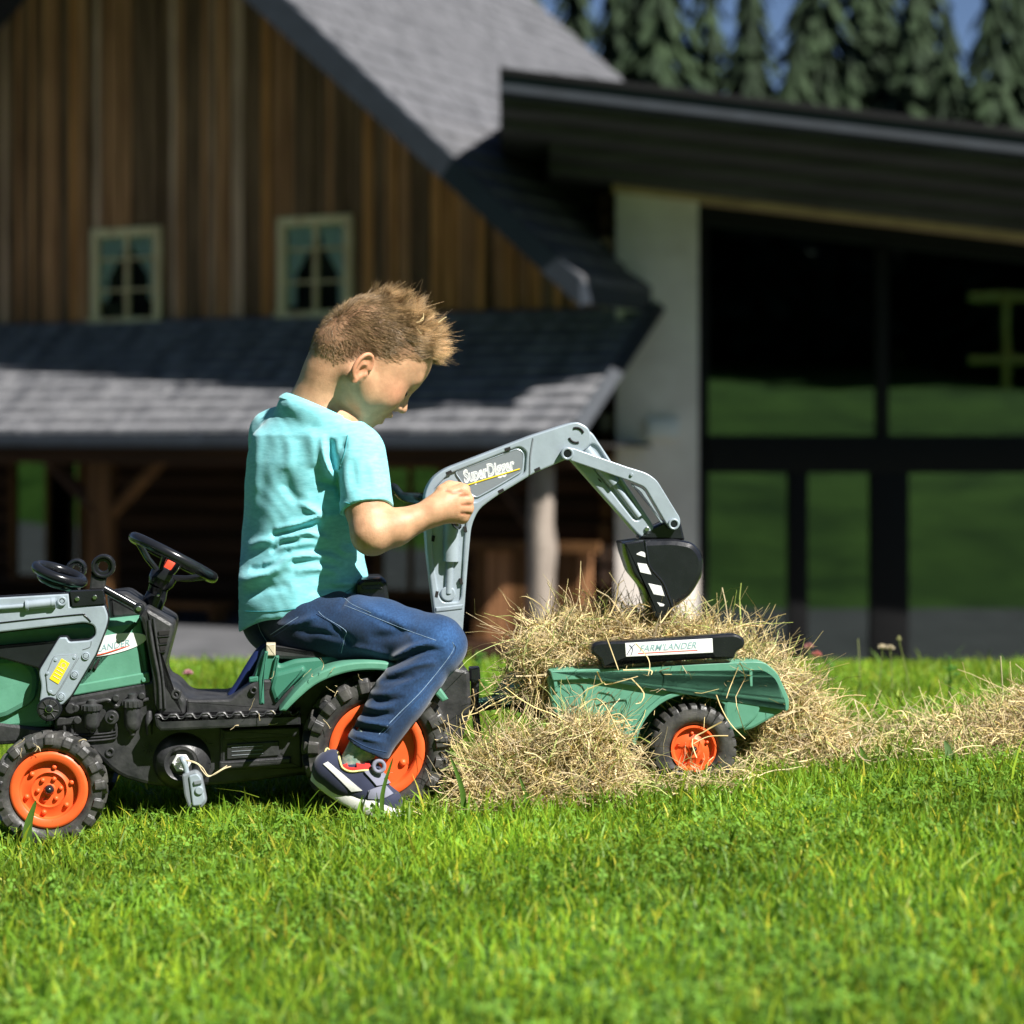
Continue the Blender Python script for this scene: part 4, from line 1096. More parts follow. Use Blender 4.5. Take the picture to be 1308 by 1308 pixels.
for x, y, a in ((648.5, 573.5, 18), (573.5, 603.5, 24), (640, 627, 26), (686.5, 599.5, 26), (594.5, 676, -80), (589, 742.5, -80), (558, 759, 80), (553.5, 688, 80)):
    dx, dy = 3.8 * math.cos(R(a)), -3.8 * math.sin(R(a)); ox, oy = 1.9 * math.sin(R(a)), 1.9 * math.cos(R(a))
    plate('clip_slot', [(x - dx - ox, y - dy - oy), (x + dx - ox, y + dy - oy), (x + dx + ox, y + dy + oy), (x - dx + ox, y - dy + oy)], w + 0.0006, w - 0.008, M['interior'], bo, 0, 0.0002)
rod('boom_ram', [(577.5, 655, w - .002), (576, 717, w - .002)], [11, 11], M['grey'], bo, 20, smooth_path=False)
rod('boom_ram_rod', [(575, 712, w - .003), (573, 758, w - .003)], 5.2, M['grey'], bo, 14, smooth_path=False)
disc('ram_end', 572.5, 758.5, 10, w + 0.001, w - 0.01, M['grey'], bo, 0.002)
plate('boom_foot_rib', [(556, 776), (592, 772), (591, 778), (557, 782)], w + 0.0015, w - 0.006, M['grey'], bo, 1, 0.0015)
for a0, a1 in ((20, 110), (200, 290)):
    rod('pivot_slot', [(736 + 9.5 * math.cos(R(a)), 556 - 9.5 * math.sin(R(a)), w + .0003) for a in np.linspace(a0, a1, 7)], 1.7, M['interior'], bo, 6)
# dipper
DP = [(727, 584, 5), (813, 681, 3), (820, 687, 5), (830, 686, 5), (836.5, 677, 6), (833, 668, 4), (757, 553, 5), (746, 546, 4)]
wd_ = 0.022
dp = plate('digger_dipper', DP, wd_ - 0.004, -wd_ + 0.004, M['grey'], None, 0, 0.003)
plate('dipper_rim', DP, wd_, wd_ - 0.01, M['grey'], dp, 0, 0.0025, holes=[[(744, 580, 6), (756, 566, 4), (764, 571, 4), (820, 660, 4), (817, 665, 3), (810, 664, 4)]])
rod('dipper_ram', [(748, 574, wd_), (785, 618, wd_)], 8.2, M['grey'], dp, 18, smooth_path=False)
rod('dipper_ram_rod', [(783, 616, wd_ - .002), (816, 660, wd_ - .002)], 4.8, M['grey'], dp, 14, smooth_path=False)
disc('dipper_pin', 826.5, 676, 3.4, wd_ + 0.003, wd_ - .005, M['steel'], dp, 0.001)
for x, y in ((766, 614), (803, 646)): plate('clip_slot', [(x - 3, y - 4), (x + 1, y - 1), (x + 3, y + 3), (x - 1, y)], wd_ + 0.0006, wd_ - .006, M['interior'], dp, 0, 0.0002)
# bent link
LKo = [(725, 571, 5), (734, 573), (800, 596), (826, 604, 6), (839, 613, 8), (869, 662, 4), (869, 672, 5), (860, 678, 6), (853, 672, 5), (824, 622, 6), (804, 614), (728, 588, 5), (717.5, 580, 7)]
lk = plate('digger_link', LKo, 0.037, 0.027, M['grey'], None, 0, 0.0014)
plate('digger_link_far', LKo, -0.026, -0.039, M['grey'], lk, 0, 0.0026)
for x, y, r_ in ((725, 579.5, 8.6), (861, 669.5, 7.6)):
    disc('link_eye', x, y, r_, 0.042, 0.03, M['grey'], lk, 0.0015, r_ * 0.6); disc('link_pin', x, y, r_ * 0.62, 0.0405, 0.02, M['gblack'], lk, 0.001)
plate('link_web', [(806, 617), (822, 624), (848, 668), (844, 668), (818, 628), (808, 622)], 0.034, 0.028, M['grey'], lk, 1, 0.001)
disc('link_rivet', 807, 606, 2.2, 0.040, .03, M['grey'], lk, 0.0006)
# bucket
bk = plate('digger_bucket', [(798, 694, 2), (823, 690, 4), (861, 688.5, 10), (887, 693, 14), (900, 711, 14), (899, 733, 12), (884, 761, 14), (860, 778, 8), (842, 792, 4), (835, 786, 3), (826, 752, 8), (809, 732, 8), (801, 708, 6)], 0.046, -0.030, M['gblack'], None, 0, 0.009)
SX = [(797, 693.5, 2), (823.5, 690, 2), (829, 723, 6), (847, 744, 8), (859, 777, 4), (842, 792.5, 2), (835, 787, 3), (825, 752, 6), (808.5, 732, 6), (800, 707, 4)]
plate('bucket_lip', SX, 0.052, -0.036, M['gblack'], bk, 0, 0.003)
rod('bucket_bead', [(823.5, 690, .051), (826, 706, .051), (830, 724, .051), (846, 743, .051), (853, 759, .051), (859, 776, .051)], 1.7, M['gblack'], bk, 8)
for q in ([(812, 708, 2), (819, 704, 3), (824, 706, 2), (824.5, 712, 1)], [(814, 719), (826, 720.5), (832, 734), (818, 731)], [(828, 745), (844.5, 748.5), (849, 761.5), (835, 759)], [(839, 769, 1), (849, 772, 1), (847.5, 774.5, 1), (843, 774.5, 1)]):
    plate('white_stripe', q, 0.0525, 0.050, M['white'], bk, 0.6, 0.0002)
plate('bucket_bracket', [(817, 688, 2), (820, 680), (848, 667, 3), (860, 660, 5), (868, 660, 4), (875, 690, 2)], 0.022, -0.022, M['gblack'], bk, 2, 0.003)
# black control levers: one by the rider's far hand, one inside his near fist
rod('control_lever', [(470, 640, -.10), (494, 632, -.085), (503, 624, -.07), (514, 634, -.055), (530, 637, -.04), (552, 640, -.03)], [4, 6, 8, 7, 9, 12], M['gblack'], None, 12, flat=0.55)
rod('control_lever', [(577, 620, .075), (578, 645, .075), (580, 666, .07), (585, 672, .04)], 5, M['gblack'], None, 10)

# ------------------------------------------------------------------ trailer
trailer = empty('toy_trailer', (L(860, 960, 0)[0] * TU[0], L(860, 960, 0)[0] * TU[1], 0.05), TH)
_tl = np.array(trailer.location)
tag(trailer, 'green toy trailer with orange wheel and black rail, heaped with hay behind the tractor', 'toy trailer')
TO = -np.array([L(860, 960, 0)[0], 0, 0.05])
def tshift(o): 
    o.data.transform(Matrix.Translation(TO.tolist())); return o
def tplate(*a, **k): 
    k['parent'] = k.get('parent') or trailer
    return tshift(plate(*a, **k))
def trod(*a, **k): k['parent'] = k.get('parent') or trailer; return tshift(rod(*a, **k))
TW = 0.135
tb = tplate('trailer_tub', [(700, 863, 3), (960, 851, 4), (978, 850, 10), (994, 866, 10), (1004, 896, 6), (1002, 908, 6), (962, 931, 4)] + [(p[0], p[1]) for p in arc_pts((884, 958), 71, 20, 174, 24)] + [(804, 951, 2), (790, 949, 6), (742, 942, 10), (706, 910, 10)], TW - 0.006, -TW + 0.006, M['green'], bev=0.004)
tplate('tub_flange', [(703, 857.5, 2), (962, 845, 3), (977, 846, 5), (993, 859, 8), (1008, 893, 5), (1007.5, 907, 3), (1003, 909, 2), (1002, 895, 5), (989, 866, 8), (974, 857, 5), (961, 857.5, 3), (706, 869.5, 2)], TW, -TW, M['green'], bev=0.0014, parent=tb)
tplate('tub_rib', [(957, 853), (961, 853), (961.5, 877), (958, 877)], TW + 0.001, TW - 0.02, M['green'], bev=0.001, parent=tb)
tplate('tub_rib', [(706, 862), (711, 862), (713, 884), (709, 884)], TW - 0.002, TW - 0.02, M['green'], bev=0.001, parent=tb)
# round bulged tail and wheel-arch flare
ar_o = arc_pts((883.5, 958), 77, 24, 175, 26); ar_i = arc_pts((884, 958), 71, 22, 176, 26)
tplate('wheel_arch', [p for p in ar_o[::-1]] + [p for p in ar_i], TW - 0.002, TW - 0.03, M['green'], bev=0.0016, parent=tb, raw=True)
tplate('wheel_well', [(800, 862), (960, 856), (956, 940), (806, 952)], 0.06, -0.06, M['dgreen'], bev=0.002, parent=tb)
tl = arc_pts((950, 905), 33, -70, 250, 30)
tplate('tub_bulge', [(924, 900), (936, 884), (956, 876), (968, 880), (974, 896), (968, 916), (952, 930), (932, 934), (926, 920)], TW - 0.001, TW - 0.03, M['green'], bev=0.004, parent=tb, r=8)
# front slope, drawbar and eye
tplate('tub_front', [(703, 862), (716, 868), (730, 935), (716, 920), (690, 905), (672, 900), (652, 905), (640, 904), (664, 872), (690, 864)], 0.085, -0.085, M['green'], bev=0.005, r=4)
tplate('drawbar', [(602, 897, 2), (636, 893, 6), (660, 876, 10), (690, 862, 4), (700, 876, 4), (668, 886, 8), (640, 902, 8), (602, 905, 2)], 0.022, -0.022, M['green'], bev=0.003)
# side rail with name panel
rl = tplate('side_rail', [(754, 833, 10), (757, 822, 8), (768, 819.5, 6), (798, 819, 2), (910, 811.5, 2), (940, 809.5, 6), (951, 815, 8), (952, 826, 8), (940, 833, 4), (938, 842, 3), (911, 843, 2), (910, 838, 1), (799, 843, 1), (798, 852, 2), (770, 854, 3), (767, 843, 4)], TW + 0.006, TW - 0.028, M['gblack'], bev=0.004)
tplate('name_panel', [(798.5, 821.5), (910, 815.5), (911, 833.5), (799.5, 839)], TW + 0.0072, TW + 0.002, M['white'], bev=0.0006, parent=rl)
tshift(label_text('name_lettering', "FARM'LANDER", 817, 832.6, TW + 0.0076, 8.5, math.atan2(5.0, 92), M['teal_print'], rl, 0.35, 0.006, width_px=75))
trod('name_underline', [(815, 834.6, TW + .0073), (891, 830.4, TW + .0073)], 0.55, M['red'], parent=rl, sides=6, smooth_path=False)
trod('panel_swoosh', [(801, 836, TW + .0073), (806, 828, TW + .0073), (811, 823, TW + .0073)], 0.5, M['navy'], parent=rl, sides=6)
trod('panel_swoosh', [(806, 837, TW + .0073), (808, 829, TW + .0073), (804, 824, TW + .0073)], 0.5, M['navy'], parent=rl, sides=6)
tw = wheel('trailer_wheel', 887, 957, TW + 0.010, 58.5, 30, 0.062, 26, 0.006, 'trailer', trailer, 'block')
tw.location = Vector(tw.location) + Vector(TO.tolist())
l = tw.location; copy_part(tw, trailer, (l[0], -l[1], l[2]), math.pi)

# ------------------------------------------------------------------ small grey block hanging from the crank cap
fob = empty('hanging_block', (L3(246, 1020, .115) @ np.array(Matrix.Rotation(TH, 3, 'Z')).T).tolist(), TH)
tag(fob, 'small grey plastic padlock shaped block hanging from the white cap on the tractor', 'plastic block')
FO = -np.array(L3(246, 1020, .115))
def fsh(o): o.data.transform(Matrix.Translation(FO.tolist())); return o
fb = fsh(plate('block_body', [(232, 990, 3), (251, 984, 4), (258, 991, 3), (264.5, 1024, 4), (258, 1032, 3), (241, 1033, 3), (235, 1016, 4)], 0.128, 0.106, M['dgrey'], fob, 0, 0.003))
fsh(plate('block_face', [(241, 991, 2), (252, 988, 3), (257, 994, 3), (262, 1022, 3), (257, 1029, 2), (246, 1030, 3)], 0.131, 0.12, M['grey'], fob, 0, 0.002))
fsh(disc('block_button', 254.5, 1010, 5.4, 0.134, 0.125, M['grey'], fob, 0.0015))
fsh(plate('block_ridge', [(247, 998), (257, 996), (258, 1001), (248, 1003)], 0.134, 0.128, M['dgrey'], fob, 1, 0.001))
fsh(rod('shackle', [(232, 968, .112), (234, 972, .118), (237, 980, .118), (239, 990, .118)], 3.6, M['grey'], fob, 12))
fsh(rod('cord', [(236, 970, .112), (250, 974, .116), (259, 981, .116), (265, 990, .115), (272, 990, .115), (286, 982, .112), (295, 979, .108)], 0.8, M['cord'], fob, 6))
fsh(rod('cord', [(236, 971, .112), (252, 976, .117), (258, 984, .117), (266, 992, .116), (276, 987, .115), (290, 978, .11)], 0.7, M['cord'], fob, 6))
# ------------------------------------------------------------------ the child: implicit surfaces -> meshes
def smin(a, b, k):
    h = np.clip(0.5 + 0.5 * (b - a) / k, 0, 1)
    return b + (a - b) * h - k * h * (1 - h)
def smax(a, b, k): return -smin(-a, -b, k)
def cone(P, a, b, ra, rb):
    a = np.asarray(a, np.float32); b = np.asarray(b, np.float32); d = b - a
    t = np.clip((P - a) @ d / np.dot(d, d), 0, 1)
    return np.linalg.norm(P - a - t[:, None] * d, axis=1) - (ra + (rb - ra) * t)
def chain(P, pts, rs, k=0.0):
    f = None
    for i in range(len(pts) - 1):
        c = cone(P, pts[i], pts[i + 1], rs[i], rs[i + 1])
        f = c if f is None else (smin(f, c, k) if k else np.minimum(f, c))
    return f
def ell(P, c, r):
    q = (P - np.asarray(c, np.float32)) / np.asarray(r, np.float32)
    n = np.linalg.norm(q, axis=1); m = np.linalg.norm(q / np.asarray(r, np.float32), axis=1)
    return n * (n - 1) / np.maximum(m, 1e-6)

def polygonise(f, lo, hi, h, B=8):
    """naive surface nets on a sparse block grid"""
    lo = np.asarray(lo, float); n = np.ceil((np.asarray(hi) - lo) / h / B).astype(int) * B
    nb = n // B
    g = [lo[i] + (np.arange(nb[i]) * B + (B - 1) / 2) * h for i in range(3)]
    C = np.stack(np.meshgrid(*g, indexing='ij'), -1).reshape(-1, 3).astype(np.float32)
    fc = f(C)
    act = np.nonzero(np.abs(fc) < B * h * 1.15)[0]
    Fv = np.repeat(np.repeat(np.repeat(np.sign(fc).reshape(nb).astype(np.float32), B, 0), B, 1), B, 2)
    off = np.stack(np.meshgrid(*[np.arange(B)] * 3, indexing='ij'), -1).reshape(-1, 3)
    bi = np.stack(np.unravel_index(act, nb), 1) * B
    for s in range(0, len(bi), 2000):
        idx = (bi[s:s + 2000, None, :] + off[None]).reshape(-1, 3)
        v = f((lo + idx * h).astype(np.float32))
        Fv[idx[:, 0], idx[:, 1], idx[:, 2]] = v
    ins = Fv < 0
    cnt = np.zeros(tuple(n - 1), np.int8)
    for a in (0, 1):
        for b in (0, 1):
            for c in (0, 1): cnt += ins[a:n[0] - 1 + a, b:n[1] - 1 + b, c:n[2] - 1 + c]
    cell = np.argwhere((cnt > 0) & (cnt < 8))
    vid = np.full(tuple(n - 1), -1, np.int32); vid[cell[:, 0], cell[:, 1], cell[:, 2]] = np.arange(len(cell))
    acc = np.zeros((len(cell), 3)); num = np.zeros(len(cell))
    cor = np.array([(a, b, c) for a in (0, 1) for b in (0, 1) for c in (0, 1)])
    val = np.stack([Fv[cell[:, 0] + a, cell[:, 1] + b, cell[:, 2] + c] for a, b, c in cor], 1)
    for i in range(8):
        for j in range(i + 1, 8):
            if np.abs(cor[i] - cor[j]).sum() != 1: continue
            x, y = val[:, i], val[:, j]; m = (x < 0) != (y < 0)
            t = np.where(m, x / np.where(m, x - y, 1), 0)
            acc += np.where(m[:, None], cor[i] + t[:, None] * (cor[j] - cor[i]), 0); num += m
    V = lo + (cell + acc / num[:, None]) * h
    quads = []
    for ax in range(3):
        o = [slice(0, n[k] - 1) if k == ax else slice(1, n[k] - 1) for k in range(3)]
        p = [slice(1, n[k]) if k == ax else slice(1, n[k] - 1) for k in range(3)]
        a, b = ins[tuple(o)], ins[tuple(p)]
        e = np.argwhere(a != b); base = e + np.array([0 if k == ax else 1 for k in range(3)])
        u, w = [(1, 2), (2, 0), (0, 1)][ax]
        du = np.zeros(3, int); du[u] = 1; dw = np.zeros(3, int); dw[w] = 1
        ix = [base - du - dw, base - dw, base, base - du]
        q = np.stack([vid[i[:, 0], i[:, 1], i[:, 2]] for i in ix], 1)
        fl = ~a[e[:, 0], e[:, 1], e[:, 2]]
        q[fl] = q[fl][:, ::-1]
        quads.append(q)
    Q = np.concatenate(quads); Q = Q[(Q >= 0).all(1)]
    return V, Q

def relax(V, Q, it=2, lam=0.5):
    E = np.concatenate([Q[:, [0, 1]], Q[:, [1, 2]], Q[:, [2, 3]], Q[:, [3, 0]]]); E = np.concatenate([E, E[:, ::-1]])
    deg = np.bincount(E[:, 0], minlength=len(V))[:, None]
    for _ in range(it):
        S = np.stack([np.bincount(E[:, 0], weights=V[E[:, 1], k], minlength=len(V)) for k in range(3)], 1)
        V = V * (1 - lam) + lam * S / np.maximum(deg, 1)
    return V

KID = W(420, 1040, 0.0); KID[2] = ground_z(KID[0], 0)
kid = empty('person', KID)
tag(kid, 'child in turquoise T-shirt and blue jeans sitting on the toy tractor, gripping the digger arm', 'person')

def proj(P):
    d = P[:, 1] - CAM[1]
    return 654 + P[:, 0] / d * FPX, 560 - (P[:, 2] - CAM[2]) / d * FPX
def seg_dist(x, y, poly):
    best = np.full(len(x), 1e9, np.float32); par = np.zeros(len(x), np.float32); n = len(poly) - 1
    for i in range(n):
        ax, ay = poly[i]; bx, by = poly[i + 1]; dx, dy = bx - ax, by - ay
        t = np.clip(((x - ax) * dx + (y - ay) * dy) / (dx * dx + dy * dy), 0, 1)
        d = np.hypot(x - ax - t * dx, y - ay - t * dy)
        m = d < best; best[m] = d[m]; par[m] = (i + t[m]) / n
    return best, par
def folds(P, lst, ymax=0.06, near=None):
    """cloth ridges (+) and creases (-): polylines drawn on the visible side"""
    if near is not None:
        res = np.zeros(len(P), np.float32); m = near
        if m.any(): res[m] = folds(P[m], lst, ymax)
        return res
    x, y = proj(P); out = np.zeros(len(P), np.float32)
    for poly, amp, sig in lst:
        pl = catmull(np.array(poly, float), 4) if len(poly) > 2 else np.array(poly, float)
        d, t = seg_dist(x, y, pl)
        out += amp * np.exp(-(d / sig) ** 2) * np.sin(np.pi * np.clip(t, 0, 1)).clip(0, 1) ** 0.75
    return out * np.clip((ymax - P[:, 1]) / 0.05, 0, 1)

# ---- head frame
PHI, PSI = R(43), R(23)
hf = np.array([math.cos(PHI) * math.cos(PSI), math.cos(PHI) * math.sin(PSI), -math.sin(PHI)])
hl = np.array([-math.sin(PSI), math.cos(PSI), 0.0]); hu = np.cross(hf, hl)
HC = W(484, 441, 0.01)
HM = np.stack([hf, hl, hu], 1).astype(np.float32)
def toh(P): return (P - HC.astype(np.float32)) @ HM
def fromh(q): return HC + HM @ np.asarray(q, float)

def head_sdf(P):
    q = toh(P); qa = q.copy(); qa[:, 1] = np.abs(qa[:, 1])
    f = ell(q, (0.002, 0, 0.0), (0.0855, 0.0695, 0.0755))
    f = smin(f, ell(q, (0.030, 0, -0.045), (0.056, 0.056, 0.058)), 0.03)
    f = smin(f, ell(q, (0.040, 0, 0.012), (0.047, 0.056, 0.048)), 0.02)           # forehead
    f = smin(f, ell(qa, (0.046, 0.030, -0.062), (0.030, 0.028, 0.030)), 0.02)     # cheeks
    f = smin(f, cone(qa, (-0.004, 0.047, -0.074), (0.056, 0.013, -0.101), 0.021, 0.0165), 0.02)
    f = smin(f, ell(q, (0.066, 0, -0.082), (0.020, 0.026, 0.022)), 0.014)         # muzzle
    f = smin(f, ell(q, (0.066, 0, -0.105), (0.014, 0.016, 0.012)), 0.012)         # chin
    f = smin(f, cone(qa, (0.076, 0.007, -0.010), (0.070, 0.036, -0.008), 0.0085, 0.0085), 0.014)   # brow
    f = smax(f, -ell(qa, (0.091, 0.030, -0.028), (0.0165, 0.016, 0.0115)), 0.008)  # socket
    f = smin(f, ell(qa, (0.0675, 0.028, -0.029), (0.0115, 0.0125, 0.0105)), 0.003)  # lidded eye
    f = smin(f, chain(q, [(0.080, 0, -0.014), (0.088, 0, -0.031), (0.0985, 0, -0.047)], [0.006, 0.0065, 0.0080]), 0.010)  # nose
    f = smin(f, ell(qa, (0.0885, 0.0095, -0.053), (0.0085, 0.0068, 0.0062)), 0.005)
    f = smax(f, -ell(qa, (0.0905, 0.0048, -0.0585), (0.0042, 0.003, 0.0035)), 0.002)
    f = smin(f, ell(qa, (0.0860, 0.0070, -0.0715), (0.0070, 0.012, 0.0050)), 0.005)  # upper lip
    f = smin(f, ell(q, (0.0820, 0, -0.0880), (0.0075, 0.0125, 0.0050)), 0.005)    # lower lip
    f = smax(f, -ell(q, (0.091, 0, -0.0795), (0.016, 0.014, 0.0036)), 0.002)      # parted mouth
    # ears
    e = qa - np.array([-0.014, 0.0715, -0.065], np.float32)
    ca, sa = math.cos(R(24)), math.sin(R(24))          # stands out from the head
    ex = e[:, 0] * ca + e[:, 1] * sa; ey = -e[:, 0] * sa * -1 + 0; ey = e[:, 1] * ca - (-e[:, 0]) * sa * 1.0
    ey = e[:, 1] * ca + e[:, 0] * sa; ex = e[:, 0] * ca - e[:, 1] * sa
    c2, s2 = math.cos(R(-10)), math.sin(R(-10))
    x2 = ex * c2 - e[:, 2] * s2; z2 = ex * s2 + e[:, 2] * c2
    E = np.stack([x2, ey, z2], 1)
    ear = ell(E, (0, 0, 0), (0.0165, 0.0048, 0.0265))
    ring = [(0.013 * math.cos(t) * 1.12 - 0.0005, 0.0035, 0.0225 * math.sin(t) + 0.001) for t in np.linspace(R(10), R(250), 12)]
    ear = smin(ear, chain(E, ring, [0.0036] * 12), 0.002)
    ear = smin(ear, ell(E, (0.001, 0.002, -0.023), (0.0065, 0.0042, 0.0075)), 0.003)
    ear = smax(ear, -ell(E, (0.003, 0.0065, -0.004), (0.0072, 0.0075, 0.0105)), 0.002)
    ear = smax(ear, -ell(E, (-0.002, 0.0065, 0.0125), (0.0065, 0.0040, 0.0062)), 0.002)
    ear = smin(ear, ell(E, (0.0125, 0.002, -0.006), (0.0035, 0.004, 0.006)), 0.002)
    f = smin(f, ear, 0.004)
    return f

# ---- arms and fist
SH_R, EL_R, WR_R = W(458, 580, -0.078), W(474, 683, -0.135), W(552, 655, -0.112)
SH_L, EL_L, WR_L = W(352, 556, 0.09), W(342, 632, 0.155), W(440, 650, 0.16)
HAND = W(577, 643, -0.108)
def hand_pt(px, py, y): return W(px, py, y)
def hand_sdf(P):
    # back of the hand faces the viewer; knuckles run down its far-right edge, fingers close round the lever behind
    kn = [hand_pt(590, 627, -0.098), hand_pt(594.5, 639, -0.098), hand_pt(595, 650.5, -0.096), hand_pt(590.5, 661, -0.093)]
    f = None
    for i, k in enumerate(kn):
        base = WR_R + (hand_pt(560, 638 + 5.0 * i, -0.112) - WR_R) * 0.6
        r = [0.0125, 0.0128, 0.0122, 0.0108][i]
        c = cone(P, base, k, 0.0155, r)
        f = c if f is None else smin(f, c, 0.008)
    f = smin(f, ell(P, hand_pt(572, 645, -0.107), (0.022, 0.016, 0.023)), 0.012)
    for i, k in enumerate(kn):
        r = [0.0105, 0.0108, 0.0103, 0.0092][i]
        m1 = k + np.array([0.003, 0.024, 0.001]); m2 = m1 + np.array([-0.019, 0.009, 0]); m3 = m2 + np.array([-0.008, -0.010, 0])
        f = smin(f, chain(P, [k, m1, m2, m3], [r, r * 0.95, r * 0.9, r * 0.8]), 0.0018)
        f = smin(f, ell(P, k + np.array([0.001, -0.002, 0]), (r * 1.0, r * 0.95, r * 0.85)), 0.0022)
    # thumb over the top of the lever
    f = smin(f, chain(P, [WR_R + np.array([0.006, 0.004, 0.008]), hand_pt(566, 629, -0.103), hand_pt(574, 622.5, -0.088), hand_pt(586, 623, -0.078)], [0.0155, 0.0128, 0.0112, 0.0092]), 0.004)
    return f
def arm_sdf(P):
    f = chain(P, [SH_R, SH_R * 0.35 + EL_R * 0.65, EL_R], [0.037, 0.033, 0.0305], 0.01)
    f = smin(f, chain(P, [EL_R + np.array([0.004, 0, 0.002]), EL_R * 0.62 + WR_R * 0.38 + np.array([0, 0, -0.002]), WR_R], [0.0315, 0.0275, 0.0195], 0.012), 0.012)
    f = smin(f, cone(P, WR_R, W(566, 648, -0.110), 0.0195, 0.0185), 0.012)
    f = smin(f, hand_sdf(P), 0.010)
    g = chain(P, [SH_L, EL_L], [0.036, 0.031]); g = smin(g, cone(P, EL_L, WR_L, 0.030, 0.019), 0.012)
    g = smin(g, chain(P, [WR_L, W(466, 648, 0.135), W(478, 644, 0.105)], [0.019, 0.022, 0.015]), 0.01)
    for i in range(4): g = smin(g, chain(P, [W(470, 640 + i * 7, 0.13), W(484, 640 + i * 7, 0.118), W(480, 641 + i * 7, 0.100)], [0.009, 0.0085, 0.0075]), 0.003)
    return np.minimum(f, g)

# ---- torso: stacked ellipses turned 45 degrees away
TY = R(57)
ta_, tb_ = np.array([math.sin(TY), -math.cos(TY)], np.float32), np.array([math.cos(TY), math.sin(TY)], np.float32)   # his right, his front
_sec = [(830, 386, 0.0, .118, .100), (800, 387, 0.0, .121, .102), (770, 385, 0.0, .121, .102), (745, 383, 0.0, .117, .098), (700, 385, 0.0, .103, .086), (640, 392, 0.0, .107, .083), (590, 396, 0.0, .111, .080), (556, 398, 0.0, .104, .073), (534, 403, 0.0, .080, .060), (520, 408, 0.0, .055, .050), (505, 412, 0.0, .040, .042)]
_tz = np.array([W(s[1], s[0], 0)[2] for s in _sec]); _tx = np.array([W(s[1], s[0], 0)[0] for s in _sec])
_ta = np.array([s[3] for s in _sec]); _tb = np.array([s[4] for s in _sec])
def torso_sdf(P, grow=0.0):
    z = P[:, 2]
    cx = np.interp(z, _tz, _tx); a = np.interp(z, _tz, _ta) + grow; b = np.interp(z, _tz, _tb) + grow; a = a * 0.955
    X = P[:, 0] - cx; Y = P[:, 1]
    la = X * ta_[0] + Y * ta_[1]; lb = X * tb_[0] + Y * tb_[1]
    qa, qb = la / a, lb / b
    n = (np.abs(qa) ** 2.3 + np.abs(qb) ** 2.3) ** (1 / 2.3)
    d = (n - 1) * np.minimum(a, b)
    top, bot = _tz[-1], _tz[0]
    return np.maximum(d, np.maximum(z - top, bot - z))
NB, NT = W(412, 515, 0.0), fromh((-0.042, 0, -0.048))
def skin_sdf(P):
    f = head_sdf(P)
    f = smin(f, chain(P, [NT, NT * 0.5 + NB * 0.5, NB], [0.047, 0.046, 0.052], 0.01), 0.024)
    f = smin(f, cone(P, W(404, 526, 0.005), W(438, 560, -0.05), 0.036, 0.024), 0.02)
    t = np.maximum(torso_sdf(P, -0.012), P[:, 2] - W(0, 530, 0)[2])
    f = smin(f, np.maximum(t, W(0, 762, 0)[2] - P[:, 2]), 0.02)
    f = smin(f, arm_sdf(P), 0.012)
    m = (np.abs(f) < 0.012) & (P[:, 0] > W(556, 0)[0])
    if m.any():
        Q_ = P[m]; x_, y_ = proj(Q_); g = np.zeros(len(Q_), np.float32)
        for pl_ in ([(588, 633), (592, 633.5), (600, 633)], [(590, 645), (595, 645), (602, 645)], [(589, 656), (593, 656), (600, 656.5)], [(570, 627), (579, 630), (588, 628)]):
            g += 0.0016 * np.exp(-(seg_dist(x_, y_, np.array(pl_))[0] / 1.8) ** 2)
        f[m] += g * np.clip((-0.085 - Q_[:, 1]) / 0.01, 0, 1)
    return f

